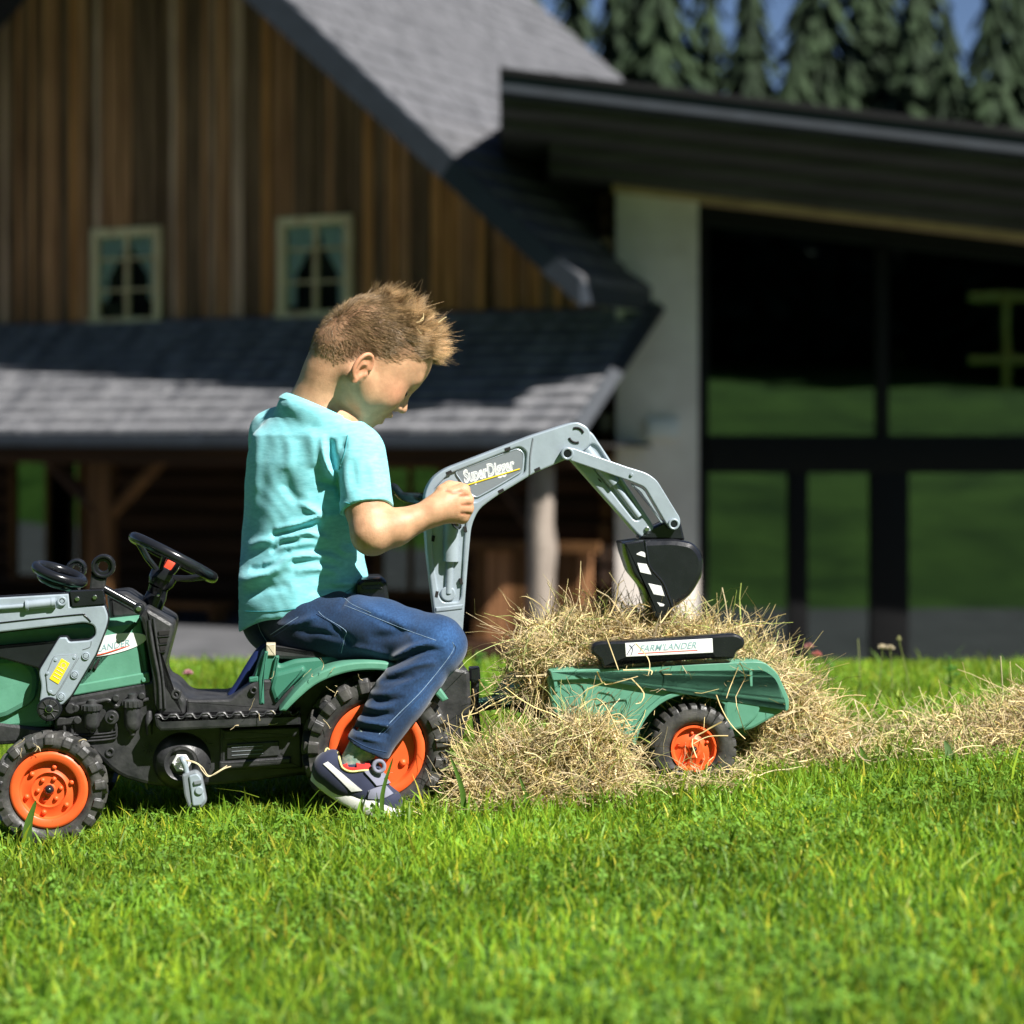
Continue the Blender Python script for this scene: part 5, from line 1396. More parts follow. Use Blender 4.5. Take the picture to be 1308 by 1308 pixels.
SLV = W(467, 651, -0.12)
_ax = (EL_R - SH_R) / np.linalg.norm(EL_R - SH_R); _axl = (EL_L - SH_L) / np.linalg.norm(EL_L - SH_L)
_hemN = np.array([-0.31, 0.02, 0.95]); _hemP = W(388, 778, 0.0)
SHIRT_FOLDS = [
    ([(379, 641), (398, 651), (407, 658), (384, 669), (349, 677)], 0.0060, 4.6),
    ([(357, 686), (374, 686), (391, 680), (408, 685), (424, 691)], 0.0062, 5.0),
    ([(350, 699), (376, 697), (398, 693), (420, 699)], 0.0045, 6.0),
    ([(336, 722), (356, 716), (374, 711), (412, 710), (444, 720)], 0.0062, 5.2),
    ([(376, 730), (396, 727), (418, 727), (434, 733)], 0.0045, 5.5),
    ([(301, 743), (320, 738), (338, 733), (358, 724), (374, 717)], 0.0075, 8.0),
    ([(424, 748), (443, 745), (462, 748)], 0.0045, 4.5),
    ([(318, 727), (336, 727), (354, 717), (372, 705)], -0.0050, 4.2),
    ([(346, 684), (364, 680), (396, 671), (420, 660)], -0.0045, 4.0),
    ([(345, 706), (362, 694), (382, 690)], -0.0040, 3.5),
    ([(442, 556), (434, 585), (431, 612), (436, 642)], -0.0055, 5.0),
    ([(412, 553), (413, 580), (420, 602), (429, 612)], 0.0055, 5.0),
    ([(424, 560), (424, 580), (428, 600)], -0.0055, 4.5),
    ([(398, 548), (400, 575), (402, 598)], 0.0035, 9.0),
    ([(440, 572), (433, 590), (430, 606)], 0.0045, 3.6),
    ([(364, 598), (367, 618), (376, 634), (392, 645)], -0.0030, 7.0),
    ([(404, 612), (418, 618), (430, 618)], -0.0040, 5.0),
    ([(436, 655), (420, 661), (406, 668)], 0.0030, 5.0),
    ([(470, 585), (478, 605), (482, 630)], 0.0024, 6.0),
    ([(450, 585), (452, 605), (455, 625)], -0.0022, 6.0),
    ([(330, 540), (326, 600), (322, 660)], 0.0030, 9.0),
    ([(350, 560), (346, 640), (338, 700)], 0.0022, 12.0),
    ([(316, 700), (332, 692), (350, 690)], 0.0035, 5.0), ([(430, 700), (444, 706), (456, 705)], 0.0040, 4.0), ([(436, 690), (448, 694), (458, 690)], -0.0035, 3.6),
    ([(312, 760), (340, 752), (372, 748)], -0.0030, 6.0), ([(390, 758), (420, 752), (440, 750)], -0.0030, 5.0), ([(372, 560), (368, 590), (362, 620)], 0.0025, 8.0),
]
def shirt_sdf(P):
    f = torso_sdf(P)
    f = smin(f, cone(P, W(404, 528, 0.0), W(450, 574, -0.06), 0.042, 0.040), 0.03)
    f = smin(f, cone(P, W(402, 526, 0.01), SH_L, 0.042, 0.038), 0.03)
    top = np.interp(P[:, 0], [W(360, 0)[0], W(470, 0)[0]], [W(0, 496)[2], W(0, 520)[2]])
    s = chain(P, [SH_R, SH_R + _ax * 0.06, SH_R + _ax * 0.13], [0.0435, 0.0415, 0.0405])
    s = smax(s, (P - SLV) @ _ax, 0.002)
    s = smax(s, -np.maximum(arm_core(P) - 0.0345, -(P - SLV + 0.006 * _ax) @ _ax), 0.001)
    f = smin(f, s, 0.016)
    l = chain(P, [SH_L, SH_L + _axl * 0.09], [0.042, 0.039]); l = smax(l, (P - SH_L - _axl * 0.062) @ _axl, 0.002)
    f = smin(f, l, 0.016)
    d = P - np.asarray(COLC, np.float32); hN = d @ COLN.astype(np.float32)
    r = np.sqrt(((d @ CE1) / np.dot(CE1, CE1)) ** 2 + ((d @ CE2) / np.dot(CE2, CE2)) ** 2)
    f = smin(f, np.sqrt(((r - 1.0) * 0.058) ** 2 + (hN + 0.016) ** 2) - 0.010, 0.024)
    FA = 1.5
    w = 0.0004 * np.sin(P[:, 0] * 150 + P[:, 2] * 60 + 2 * np.sin(P[:, 2] * 50)) * np.sin(P[:, 2] * 110 - P[:, 1] * 90 + 1.7 * np.sin(P[:, 0] * 70)) + 0.0007 * np.sin(P[:, 2] * 60 + 2.5 * np.sin(P[:, 0] * 38)) * np.sin(P[:, 0] * 72 + P[:, 1] * 64 + 1.5 * np.sin(P[:, 2] * 41))
    f = f - FA * folds(P, SHIRT_FOLDS, 0.06, np.abs(f) < 0.022) - w
    # neck opening and hem
    d = P - np.asarray(COLC, np.float32)
    hN = (d @ COLN.astype(np.float32))
    r = np.sqrt(np.maximum(((d @ CE1) / np.dot(CE1, CE1)) ** 2 + ((d @ CE2) / np.dot(CE2, CE2)) ** 2, 0))
    cut = np.maximum((r - 1.0) * 0.055, -hN - 0.012)
    f = smax(f, -cut, 0.003)
    f = smax(f, np.where(r < 1.5, hN + 0.003, -1.0).astype(np.float32), 0.003)
    wv = 0.0035 * np.sin(P[:, 0] * 60)
    return smax(f, -((P - _hemP.astype(np.float32)) @ _hemN.astype(np.float32)) + wv, 0.003)
def arm_core(P):
    d = (P - SH_R.astype(np.float32)); t = d @ _ax.astype(np.float32)
    return np.linalg.norm(d - t[:, None] * _ax.astype(np.float32), axis=1)
COLC = W(413, 523, 0.0)
CE1 = np.array([.042, -.042, -.015]); CE2 = np.array([.037, .037, -.020]); COLN = np.cross(CE1, CE2); COLN /= np.linalg.norm(COLN)
if COLN[2] < 0: COLN = -COLN

HIP_R, KN_R, AN_R = W(400, 797, -0.062), W(558, 824, -0.165), W(468, 957, -0.228)
HIP_L, KN_L, AN_L = W(392, 800, 0.062), W(556, 826, 0.17), W(478, 950, 0.235)
JEAN_FOLDS = [
    ([(497, 843), (512, 834), (530, 825), (558, 820)], 0.0050, 4.5), ([(494, 852), (515, 845), (540, 833), (566, 830)], -0.0050, 4.2),
    ([(492, 862), (512, 856), (536, 848), (560, 846)], 0.0045, 5.0), ([(486, 872), (510, 868), (530, 862)], -0.0035, 4.5),
    ([(470, 886), (492, 886), (512, 880)], 0.0030, 5.0), ([(464, 902), (484, 905), (505, 900)], 0.0040, 4.5), ([(462, 911), (482, 914), (505, 911)], -0.0045, 3.8),
    ([(455, 920), (476, 924), (502, 927)], 0.0050, 4.2), ([(452, 929), (474, 933), (498, 937)], -0.0045, 3.6), ([(448, 938), (470, 944), (494, 949)], 0.0035, 3.8),
    ([(420, 800), (440, 812), (452, 828)], -0.0025, 5.0), ([(352, 800), (380, 796), (405, 786)], 0.0035, 5.0), ([(330, 800), (342, 815), (360, 828)], -0.0035, 5.0),
    ([(455, 770), (490, 785), (530, 800)], 0.0018, 7.0), ([(470, 815), (500, 812), (530, 806)], -0.0025, 7.0), ([(440, 826), (470, 830), (496, 836)], 0.0025, 5.0),
    ([(445, 756), (440, 768), (432, 780)], -0.0025, 4.0), ([(480, 850), (500, 846), (522, 838)], -0.0030, 3.0), ([(500, 880), (520, 872), (545, 862)], 0.0022, 3.5),
    ([(476, 896), (496, 896), (516, 890)], -0.0030, 3.2), ([(462, 780), (500, 800), (545, 812)], -0.0014, 4.0), ([(380, 808), (410, 808), (440, 818)], -0.0022, 4.0), ([(500, 790), (520, 806), (530, 822)], 0.0014, 5.0)]
def jeans_sdf(P):
    X = P - W(384, 797, 0.0).astype(np.float32)
    q = np.stack([X[:, 0] * ta_[0] + X[:, 1] * ta_[1], X[:, 0] * tb_[0] + X[:, 1] * tb_[1], X[:, 2]], 1)
    f = ell(q, (0.004, 0.002, 0.0), (0.104, 0.088, 0.060))
    f = smin(f, chain(P, [HIP_R, HIP_R * 0.45 + KN_R * 0.55 + np.array([0, 0, 0.004]), KN_R], [0.060, 0.0515, 0.0425], 0.01), 0.03)
    f = smin(f, chain(P, [KN_R, KN_R * 0.5 + AN_R * 0.5 + np.array([-0.004, 0, -0.002]), AN_R, AN_R + (AN_R - KN_R) * 0.15], [0.0425, 0.0405, 0.0330, 0.0320], 0.01), 0.016)
    g = smin(chain(P, [HIP_L, KN_L], [0.060, 0.0425]), chain(P, [KN_L, AN_L], [0.0425, 0.033]), 0.016)
    f = smin(f, g, 0.03)
    f = smax(f, P[:, 2] - W(0, 752, 0)[2] - (P[:, 0] - W(380, 0)[0]) * 0.2, 0.004)
    ax = (AN_R - KN_R) / np.linalg.norm(AN_R - KN_R); ax = ax.astype(np.float32)
    e = (P - AN_R.astype(np.float32)) @ ax
    cutn = np.array([-0.46, 0, -0.89], np.float32); ec = (P - W(468, 956, -0.23).astype(np.float32)) @ cutn
    rr = np.linalg.norm(P - AN_R.astype(np.float32) - e[:, None] * ax, axis=1)
    near = P[:, 1] < 0
    f = np.where(near, smax(f, ec, 0.002), f)
    f = np.where(near, smax(f, -np.maximum(rr - 0.0285, -ec - 0.018), 0.002), f)
    w = 0.0009 * np.sin(P[:, 2] * 120 + 2.0 * np.sin(P[:, 0] * 60)) * np.sin(P[:, 0] * 75 + P[:, 1] * 50)
    return f - 1.7 * folds(P, [(p_, a_, s_ * 0.85) for p_, a_, s_ in JEAN_FOLDS], 0.10, np.abs(f) < 0.022) - w

def bounds(*pts, m=0.06):
    A = np.array(pts); return A.min(0) - m, A.max(0) + m
def vattr(me, C, name='tint'):
    ca = me.color_attributes.new(name, 'FLOAT_COLOR', 'POINT')
    ca.data.foreach_set('color', np.concatenate([C, np.ones((len(C), 1))], 1).astype(np.float32).ravel())

def skin_material():
    m = mat('skin', (0.52, 0.285, 0.16), 0.50, 0.13, 55, 0.5, 420, spec=0.35, sss=0.12, col2=(0.57, 0.325, 0.19), attr='tint')
    return m
def fabric(name, col, rough, weave, var=0.06, vscale=40, stretch=(1, 1, 1), col2=None, attr=None, sheen=0.2):
    m = mat(name, col, rough, var, vscale, 0.35, weave, spec=0.2, stretch=stretch, col2=col2, attr=attr)
    m.node_tree.nodes['Principled BSDF'].inputs['Sheen Weight'].default_value = sheen
    return m

# body
V, Q = polygonise(skin_sdf, *bounds(W(340, 365, -0.14), W(600, 800, 0.19), fromh((0.1, 0, 0)), m=0.03), 0.0018)
V = relax(V, Q, 2, 0.4)
body = mk('body', V, Q, skin_material(), kid, True, None, world=True)
q = toh(V.astype(np.float32))
def hairline(f): return np.interp(f, [-0.10, -0.06, -0.04, -0.03, -0.012, 0.005, 0.018, 0.035, 0.055, 0.075, 0.09], [-0.082, -0.084, -0.080, -0.066, -0.032, -0.030, -0.022, 0.002, 0.020, 0.040, 0.048])
inhead = (np.linalg.norm(q - np.array([-0.002, 0, -0.005]), axis=1) < 0.118) & (q[:, 2] > -0.10)
hm = np.where(inhead & (np.abs(q[:, 1]) < 0.082), sstep(-0.016, 0.018, q[:, 2] - hairline(q[:, 0]) + 0.004 * np.sin(q[:, 0] * 400) * np.sin(q[:, 1] * 300)), 0)
# the ear itself stays skin
earz = np.linalg.norm((np.stack([q[:, 0] + 0.014, np.abs(q[:, 1]) - 0.078, q[:, 2] + 0.065], 1)) / np.array([0.021, 0.012, 0.030]), axis=1) < 1
hm = np.where(earz, 0, hm)
T = np.ones((len(V), 3))
cheek = np.exp(-(np.linalg.norm(q - np.array([0.058, -0.045, -0.05]), axis=1) / 0.022) ** 2)[:, None]
T = T * (1 + cheek * (np.array([1.06, 0.86, 0.86]) - 1))
lips = np.exp(-(np.linalg.norm((q - np.array([0.086, 0, -0.079])) / np.array([1, 1.5, 1]), axis=1) / 0.0085) ** 2)[:, None]
T = T * (1 + lips * (np.array([1.0, 0.62, 0.62]) - 1))
T = T * (1 + earz[:, None] * (np.array([1.03, 0.86, 0.84]) - 1))
kx, ky = proj(V)
fist = (V[:, 0] > W(556, 0)[0]) & (V[:, 2] < W(0, 612, -.1)[2]) & (V[:, 2] > W(0, 675, -.1)[2]) & (kx > 556)
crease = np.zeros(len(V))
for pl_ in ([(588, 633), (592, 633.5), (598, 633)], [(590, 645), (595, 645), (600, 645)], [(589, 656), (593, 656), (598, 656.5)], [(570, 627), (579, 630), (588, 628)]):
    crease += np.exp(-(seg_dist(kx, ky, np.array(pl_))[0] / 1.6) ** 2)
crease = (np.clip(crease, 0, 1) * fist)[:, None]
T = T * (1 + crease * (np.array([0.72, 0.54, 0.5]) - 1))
kn_ = np.exp(-(np.linalg.norm(V - W(590, 640, -0.1), axis=1) / 0.02) ** 2)[:, None]; T = T * (1 + kn_ * (np.array([1.02, 0.88, 0.86]) - 1))
T = T * (1 - hm[:, None]) + hm[:, None] * np.array([0.46, 0.46, 0.44])
vattr(body.data, T)
BODY_BVH = BVHTree.FromPolygons([tuple(v) for v in V.tolist()], Q.tolist())
SKV, SKQ, SKH = V, q, hm

# shirt
lo, hi = bounds(W(320, 495, -0.14), W(500, 800, 0.16), m=0.03)
V, Q = polygonise(shirt_sdf, lo, hi, 0.0026); V = relax(V, Q, 1, 0.4)
M['shirt'] = fabric('turquoise_jersey', (0.20, 0.60, 0.665), 0.85, 500, 0.08, 230, (0.3, 0.3, 1.0), (0.26, 0.66, 0.72))
shirt = mk('t_shirt', V, Q, M['shirt'], kid, True, None, world=True)
SHIRT_BVH = BVHTree.FromPolygons([tuple(v) for v in V.tolist()], Q.tolist())
# jeans
lo, hi = bounds(W(330, 760, 0), W(570, 800, -0.2), W(470, 965, -0.25), W(560, 820, 0.2), W(470, 955, 0.25), m=0.06)
V, Q = polygonise(jeans_sdf, lo, hi, 0.0028); V = relax(V, Q, 1, 0.4)
M['denim'] = fabric('blue_denim', (0.007, 0.022, 0.060), 0.85, 600, 0.15, 330, (1, 1, 0.8), (0.0115, 0.035, 0.088), attr='tint')
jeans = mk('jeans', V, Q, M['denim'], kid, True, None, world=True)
# worn paler areas on thigh top, knee and folds
x, y = proj(V)
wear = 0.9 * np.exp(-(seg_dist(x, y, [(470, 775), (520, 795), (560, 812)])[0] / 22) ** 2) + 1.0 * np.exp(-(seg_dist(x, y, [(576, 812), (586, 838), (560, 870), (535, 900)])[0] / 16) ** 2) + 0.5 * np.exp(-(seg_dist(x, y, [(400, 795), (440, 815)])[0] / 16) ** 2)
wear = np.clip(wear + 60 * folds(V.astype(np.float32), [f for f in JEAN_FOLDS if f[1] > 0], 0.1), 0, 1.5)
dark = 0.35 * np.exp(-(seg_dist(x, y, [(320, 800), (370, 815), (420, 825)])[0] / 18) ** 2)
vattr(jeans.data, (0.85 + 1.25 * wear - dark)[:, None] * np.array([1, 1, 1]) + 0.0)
JEANS_BVH = BVHTree.FromPolygons([tuple(v) for v in V.tolist()], Q.tolist())

def cast(bvh, px, py):
    d = Vector(((px - 654) / FPX, 1, (560 - py) / FPX)).normalized()
    h = bvh.ray_cast(Vector(CAM.tolist()), d)
    return (np.array(h[0]), np.array(h[1])) if h[0] is not None else (None, None)
def seam(name, bvh, pts, r, m, parent, lift=0.0002, n=6, sides=6):
    """a sewn line or cord that lies on a cloth surface"""
    P = []
    for p in (catmull(np.array(pts, float), n) if len(pts) > 2 else np.linspace(pts[0], pts[1], 12)):
        c, nn = cast(bvh, *p)
        if c is not None: P.append(c + nn * lift)
    if len(P) < 3: return None
    V, F = tube_vf(P, r, sides)
    return mk(name, V, F, m, parent, True, 60, world=True)
def patch(name, bvh, A, B, m, parent, lift=0.0012, nu=16, nv=6, thick=0.0012):
    """sewn-on piece between two lines drawn on a surface, with thickness"""
    A = catmull(np.array(A, float), 6) if len(A) > 2 else np.array(A, float); B = catmull(np.array(B, float), 6) if len(B) > 2 else np.array(B, float)
    ia = np.linspace(0, len(A) - 1, nu); A = np.stack([np.interp(ia, np.arange(len(A)), A[:, k]) for k in (0, 1)], 1)
    ib = np.linspace(0, len(B) - 1, nu); B = np.stack([np.interp(ib, np.arange(len(B)), B[:, k]) for k in (0, 1)], 1)
    top, bot = [], []
    for j in range(nv):
        for i in range(nu):
            c, nn = cast(bvh, *(A[i] + (B[i] - A[i]) * j / (nv - 1)))
            if c is None: c, nn = (top[-1] if top else np.zeros(3)), np.array([0, -1, 0])
            top.append(c + nn * lift); bot.append(c + nn * (lift - thick))
    n = len(top); V = np.array(top + bot)
    F = []
    for j in range(nv - 1):
        for i in range(nu - 1):
            a = j * nu + i; F.append([a, a + 1, a + nu + 1, a + nu]); F.append([n + a + nu, n + a + nu + 1, n + a + 1, n + a])
    ring = [i for i in range(nu)] + [j * nu + nu - 1 for j in range(1, nv)] + [(nv - 1) * nu + i for i in range(nu - 2, -1, -1)] + [j * nu for j in range(nv - 2, 0, -1)]
    for k in range(len(ring)):
        a, b = ring[k], ring[(k + 1) % len(ring)]; F.append([b, a, n + a, n + b])
    return mk(name, V, F, m, parent, True, 60, world=True)

M['stitch'] = mat('pale_stitching', (0.20, 0.29, 0.40), 0.8, 0.35, 300)
M['stitch_d'] = mat('dark_stitching', (0.015, 0.04, 0.10), 0.8, 0.2, 300)
M['shirt_st'] = mat('shirt_stitching', (0.05, 0.30, 0.34), 0.8, 0.1)
for pts in ([(407, 781), (414, 788), (441, 805), (440, 815), (436, 834)], [(438, 762), (450, 772), (474, 783)], [(440, 773), (480, 789), (520, 805), (557, 818)],
            [(578, 820), (577, 834), (540, 881), (509, 912), (484, 938)], [(329, 795), (333, 807), (341, 820)], [(345, 811), (362, 800), (381, 788)]):
    seam('stitched_seam', JEANS_BVH, pts, 0.00048, M['stitch'], jeans, 0.0)
for pts in ([(404, 784), (437, 806), (432, 833)], [(348, 814), (366, 802), (384, 791)], [(443, 940), (468, 954), (494, 961)], [(580, 823), (579, 836), (543, 882), (512, 914), (487, 940)]):
    seam('stitched_seam', JEANS_BVH, pts, 0.0007, M['stitch_d'], jeans)
for pts in ([(441, 642), (455, 645), (475, 646), (495, 643)], [(313, 781), (350, 781), (390, 775), (430, 762), (452, 750)]):
    seam('hem_seam', SHIRT_BVH, pts, 0.0007, M['shirt_st'], shirt)
seam('side_seam', SHIRT_BVH, [(444, 556), (441, 575), (433, 600)], 0.0008, M['shirt_st'], shirt)
# ribbed collar
P = [COLC + CE1 * math.cos(t) * 1.02 + CE2 * math.sin(t) * 1.02 + COLN * 0.001 for t in np.linspace(0, 2 * math.pi, 64)]
ring = []
for t in np.linspace(0, 2 * math.pi, 73)[:-1]:
    ring.append(COLC + CE1 * math.cos(t) + CE2 * math.sin(t))
def band_vf(ring, up, out, th):
    ring = np.array(ring); n = len(ring); c = ring.mean(0); V = []
    for p in ring:
        o = p - c; o /= np.linalg.norm(o)
        for a, b in ((1, 0), (1, th), (0.4, th * 1.6), (-0.3, th * 1.7), (-1, th * 1.2), (-1, -th)): V.append(p + COLN * up * a * 0.5 + o * (b + out * (0.5 - a * 0.5)))
    F = [[i * 6 + j, i * 6 + (j + 1) % 6, ((i + 1) % n) * 6 + (j + 1) % 6, ((i + 1) % n) * 6 + j] for i in range(n) for j in range(6)]
    return np.array(V), F
V, F = band_vf([COLC + (p - COLC) * 1.03 - COLN * 0.006 for p in ring], 0.012, 0.007, 0.0026)
collar = mk('collar', V, [f[::-1] for f in F], M['shirt'], shirt, True, 60, world=True)

# ---- sock and shoe
M['sock'] = fabric('teal_sock', (0.10, 0.30, 0.24), 0.9, 900, 0.3, 90, col2=(0.40, 0.42, 0.36))
M['shoe_navy'] = fabric('navy_shoe', (0.028, 0.033, 0.066), 0.75, 700, 0.15)
M['shoe_grey'] = fabric('grey_shoe_strap', (0.20, 0.205, 0.27), 0.7, 700, 0.1)
M['shoe_white'] = mat('white_rubber', (0.70, 0.69, 0.66), 0.6, 0.08, 40, 0.2, 200)
M['shoe_red'] = fabric('red_felt', (0.55, 0.03, 0.025), 0.8, 700, 0.1)
M['trim'] = fabric('pale_yellow_trim', (0.72, 0.62, 0.26), 0.7, 700, 0.05)
YF = -0.232
def foot(dy):
    def w(px, py, y=0.0): return W(px, py, YF + y)
    sh = w
    H, T = sh(416, 1000), sh(500, 1036)
    ax = (T - H) / np.linalg.norm(T - H)
    def upper(P):
        f = chain(P, [sh(420, 984), sh(440, 996), sh(468, 1008), sh(496, 1024)], [0.0255, 0.028, 0.0275, 0.021], 0.01)
        f = smin(f, chain(P, [sh(428, 975), sh(452, 977), sh(468, 984)], [0.0175, 0.022, 0.020]), 0.02)
        sol = (P - sh(414, 1001).astype(np.float32)) @ np.array([0.39, 0, 0.92], np.float32)
        f = smax(f, -sol - 0.006, 0.004)
        op = cone(P, sh(447, 972), sh(462, 940), 0.0225, 0.030)
        return smax(f, -op, 0.004)
    V, Q = polygonise(upper, *bounds(sh(410, 950), sh(515, 1050), m=0.035), 0.0018); V = relax(V, Q, 1, 0.4)
    return V, Q, sh, ax
V, Q, sh, fax = foot(0)
shoe = mk('shoe', V, Q, M['shoe_navy'], kid, True, None, world=True)
SB = BVHTree.FromPolygons([tuple(v) for v in V.tolist()], Q.tolist())
# rubber sole: footprint swept along the tilted plane
n_ = np.array([0.39, 0, 0.92]); n_ /= np.linalg.norm(n_); a_ = np.array([n_[2], 0, -n_[0]])
out = []
for k in range(60):
    t = 2 * math.pi * k / 60; L_ = 0.077
    xx = L_ * math.cos(t); wd = 0.026 + 0.006 * math.sin(xx / L_ * 1.6)
    yy = wd * np.sign(math.sin(t)) * abs(math.sin(t)) ** 0.75
    out.append((xx, yy))
c0 = sh(458, 1019)
rows = [(0.90, -0.016), (1.0, -0.013), (1.03, -0.002), (1.02, 0.006), (0.93, 0.009)]
V = []; F = []
for s_, h_ in rows: V += [c0 + a_ * x_ * s_ + np.array([0, 1, 0]) * y_ * s_ + n_ * (h_ + 0.010 * max(0, -x_ / 0.077) ** 2) for x_, y_ in out]
for i in range(len(rows) - 1):
    for k in range(60): F.append([i * 60 + k, i * 60 + (k + 1) % 60, (i + 1) * 60 + (k + 1) % 60, (i + 1) * 60 + k])
F.append(list(range(60))[::-1]); F.append([(len(rows) - 1) * 60 + k for k in range(60)])
mk('sole', V, F, M['shoe_white'], shoe, True, 50, world=True)
patch('side_stripe', SB, [(413, 976), (428, 990), (449, 1011)], [(419, 973), (436, 987), (463, 1010)], M['shoe_white'], shoe)
patch('red_patch', SB, [(438, 968), (452, 963), (470, 970)], [(438, 983), (455, 985), (474, 983)], M['shoe_red'], shoe, 0.0022)
patch('strap', SB, [(465, 986), (472, 994), (480, 1004)], [(481, 982), (490, 990), (497, 1002)], M['shoe_grey'], shoe, 0.0035, thick=0.003)
patch('toe_cap', SB, [(470, 1010), (480, 1006), (492, 1003)], [(470, 1020), (488, 1020), (502, 1014)], M['shoe_grey'], shoe, 0.0016)
c, nn = cast(SB, 484, 979)
seam('trim_cord', SB, [(431, 961), (434, 972), (438, 981), (448, 985.5), (462, 984.5), (477, 984)], 0.0019, M['trim'], shoe, 0.001)
V, F = tube_vf(catmull([sh(418, 975, -.004), sh(415, 962, -.004), sh(418, 956, 0), sh(423, 962, 0.004), sh(421, 972, .004)], 5), 0.0014, 6); mk('heel_loop', V, F, M['trim'], shoe, True, 60, world=True)
V, F = torus_vf(sh(484, 979, -0.026), (0.2, -1, 0.1), 0.008, 0.003); mk('strap_ring', V, F, M['shoe_grey'], shoe, True, 60, world=True)
V, F = tube_vf([sh(446, 988), sh(454, 972), sh(463, 956), sh(474, 940)], [0.020, 0.0215, 0.0225, 0.022], 24); sock = mk('sock', V, F, M['sock'], kid, True, 60, world=True)
# the far shoe, hidden by the tractor: same make
s2 = shoe.copy(); COL.objects.link(s2); s2.parent = kid; s2.location = (0.01, 0.475, 0.0)
for ch in list(shoe.children):
    k = ch.copy(); COL.objects.link(k); k.parent = s2

# ---- eyelash and brow
M['hair'] = mat('light_brown_hair', (0.52, 0.355, 0.195), 0.36, 0.15, 80, spec=0.5, attr='tint', trans=0.12)
V, F = tube_vf(catmull([fromh((0.0790, -0.022, -0.0335)), fromh((0.0798, -0.028, -0.0345)), fromh((0.0765, -0.036, -0.0335)), fromh((0.0710, -0.0415, -0.031))], 5), [0.0024] * 12 + [0.0020, 0.0015, 0.0010, 0.0006], 6)
M['lash'] = mat('dark_lash', (0.03, 0.018, 0.012), 0.6, 0.2)
mk('eyelash', V, F, M['lash'], body, True, 60, world=True)

def strands_vf(paths, r0, sides=3, taper=0.25):
    """paths (N,K,3) -> 3-sided tapering tubes"""
    N, K, _ = paths.shape
    T = np.gradient(paths, axis=1); T /= np.linalg.norm(T, axis=2, keepdims=True) + 1e-12
    ref = RNG.normal(size=(N, 1, 3)); A = np.cross(T, ref); A /= np.linalg.norm(A, axis=2, keepdims=True) + 1e-12; Bn = np.cross(T, A)
    t = np.linspace(0, 1, K); r = (np.asarray(r0).reshape(-1, 1) * (1 - (1 - taper) * t ** 1.5))[:, :, None]
    V = np.stack([paths + r * (math.cos(a) * A + math.sin(a) * Bn) for a in [2 * math.pi * k / sides for k in range(sides)]], 2)
    idx = np.arange(N * K * sides).reshape(N, K, sides)
    F = np.concatenate([np.stack([idx[:, :-1, k], idx[:, :-1, (k + 1) % sides], idx[:, 1:, (k + 1) % sides], idx[:, 1:, k]], -1).reshape(-1, 4) for k in range(sides)])
    return V.reshape(-1, 3), F

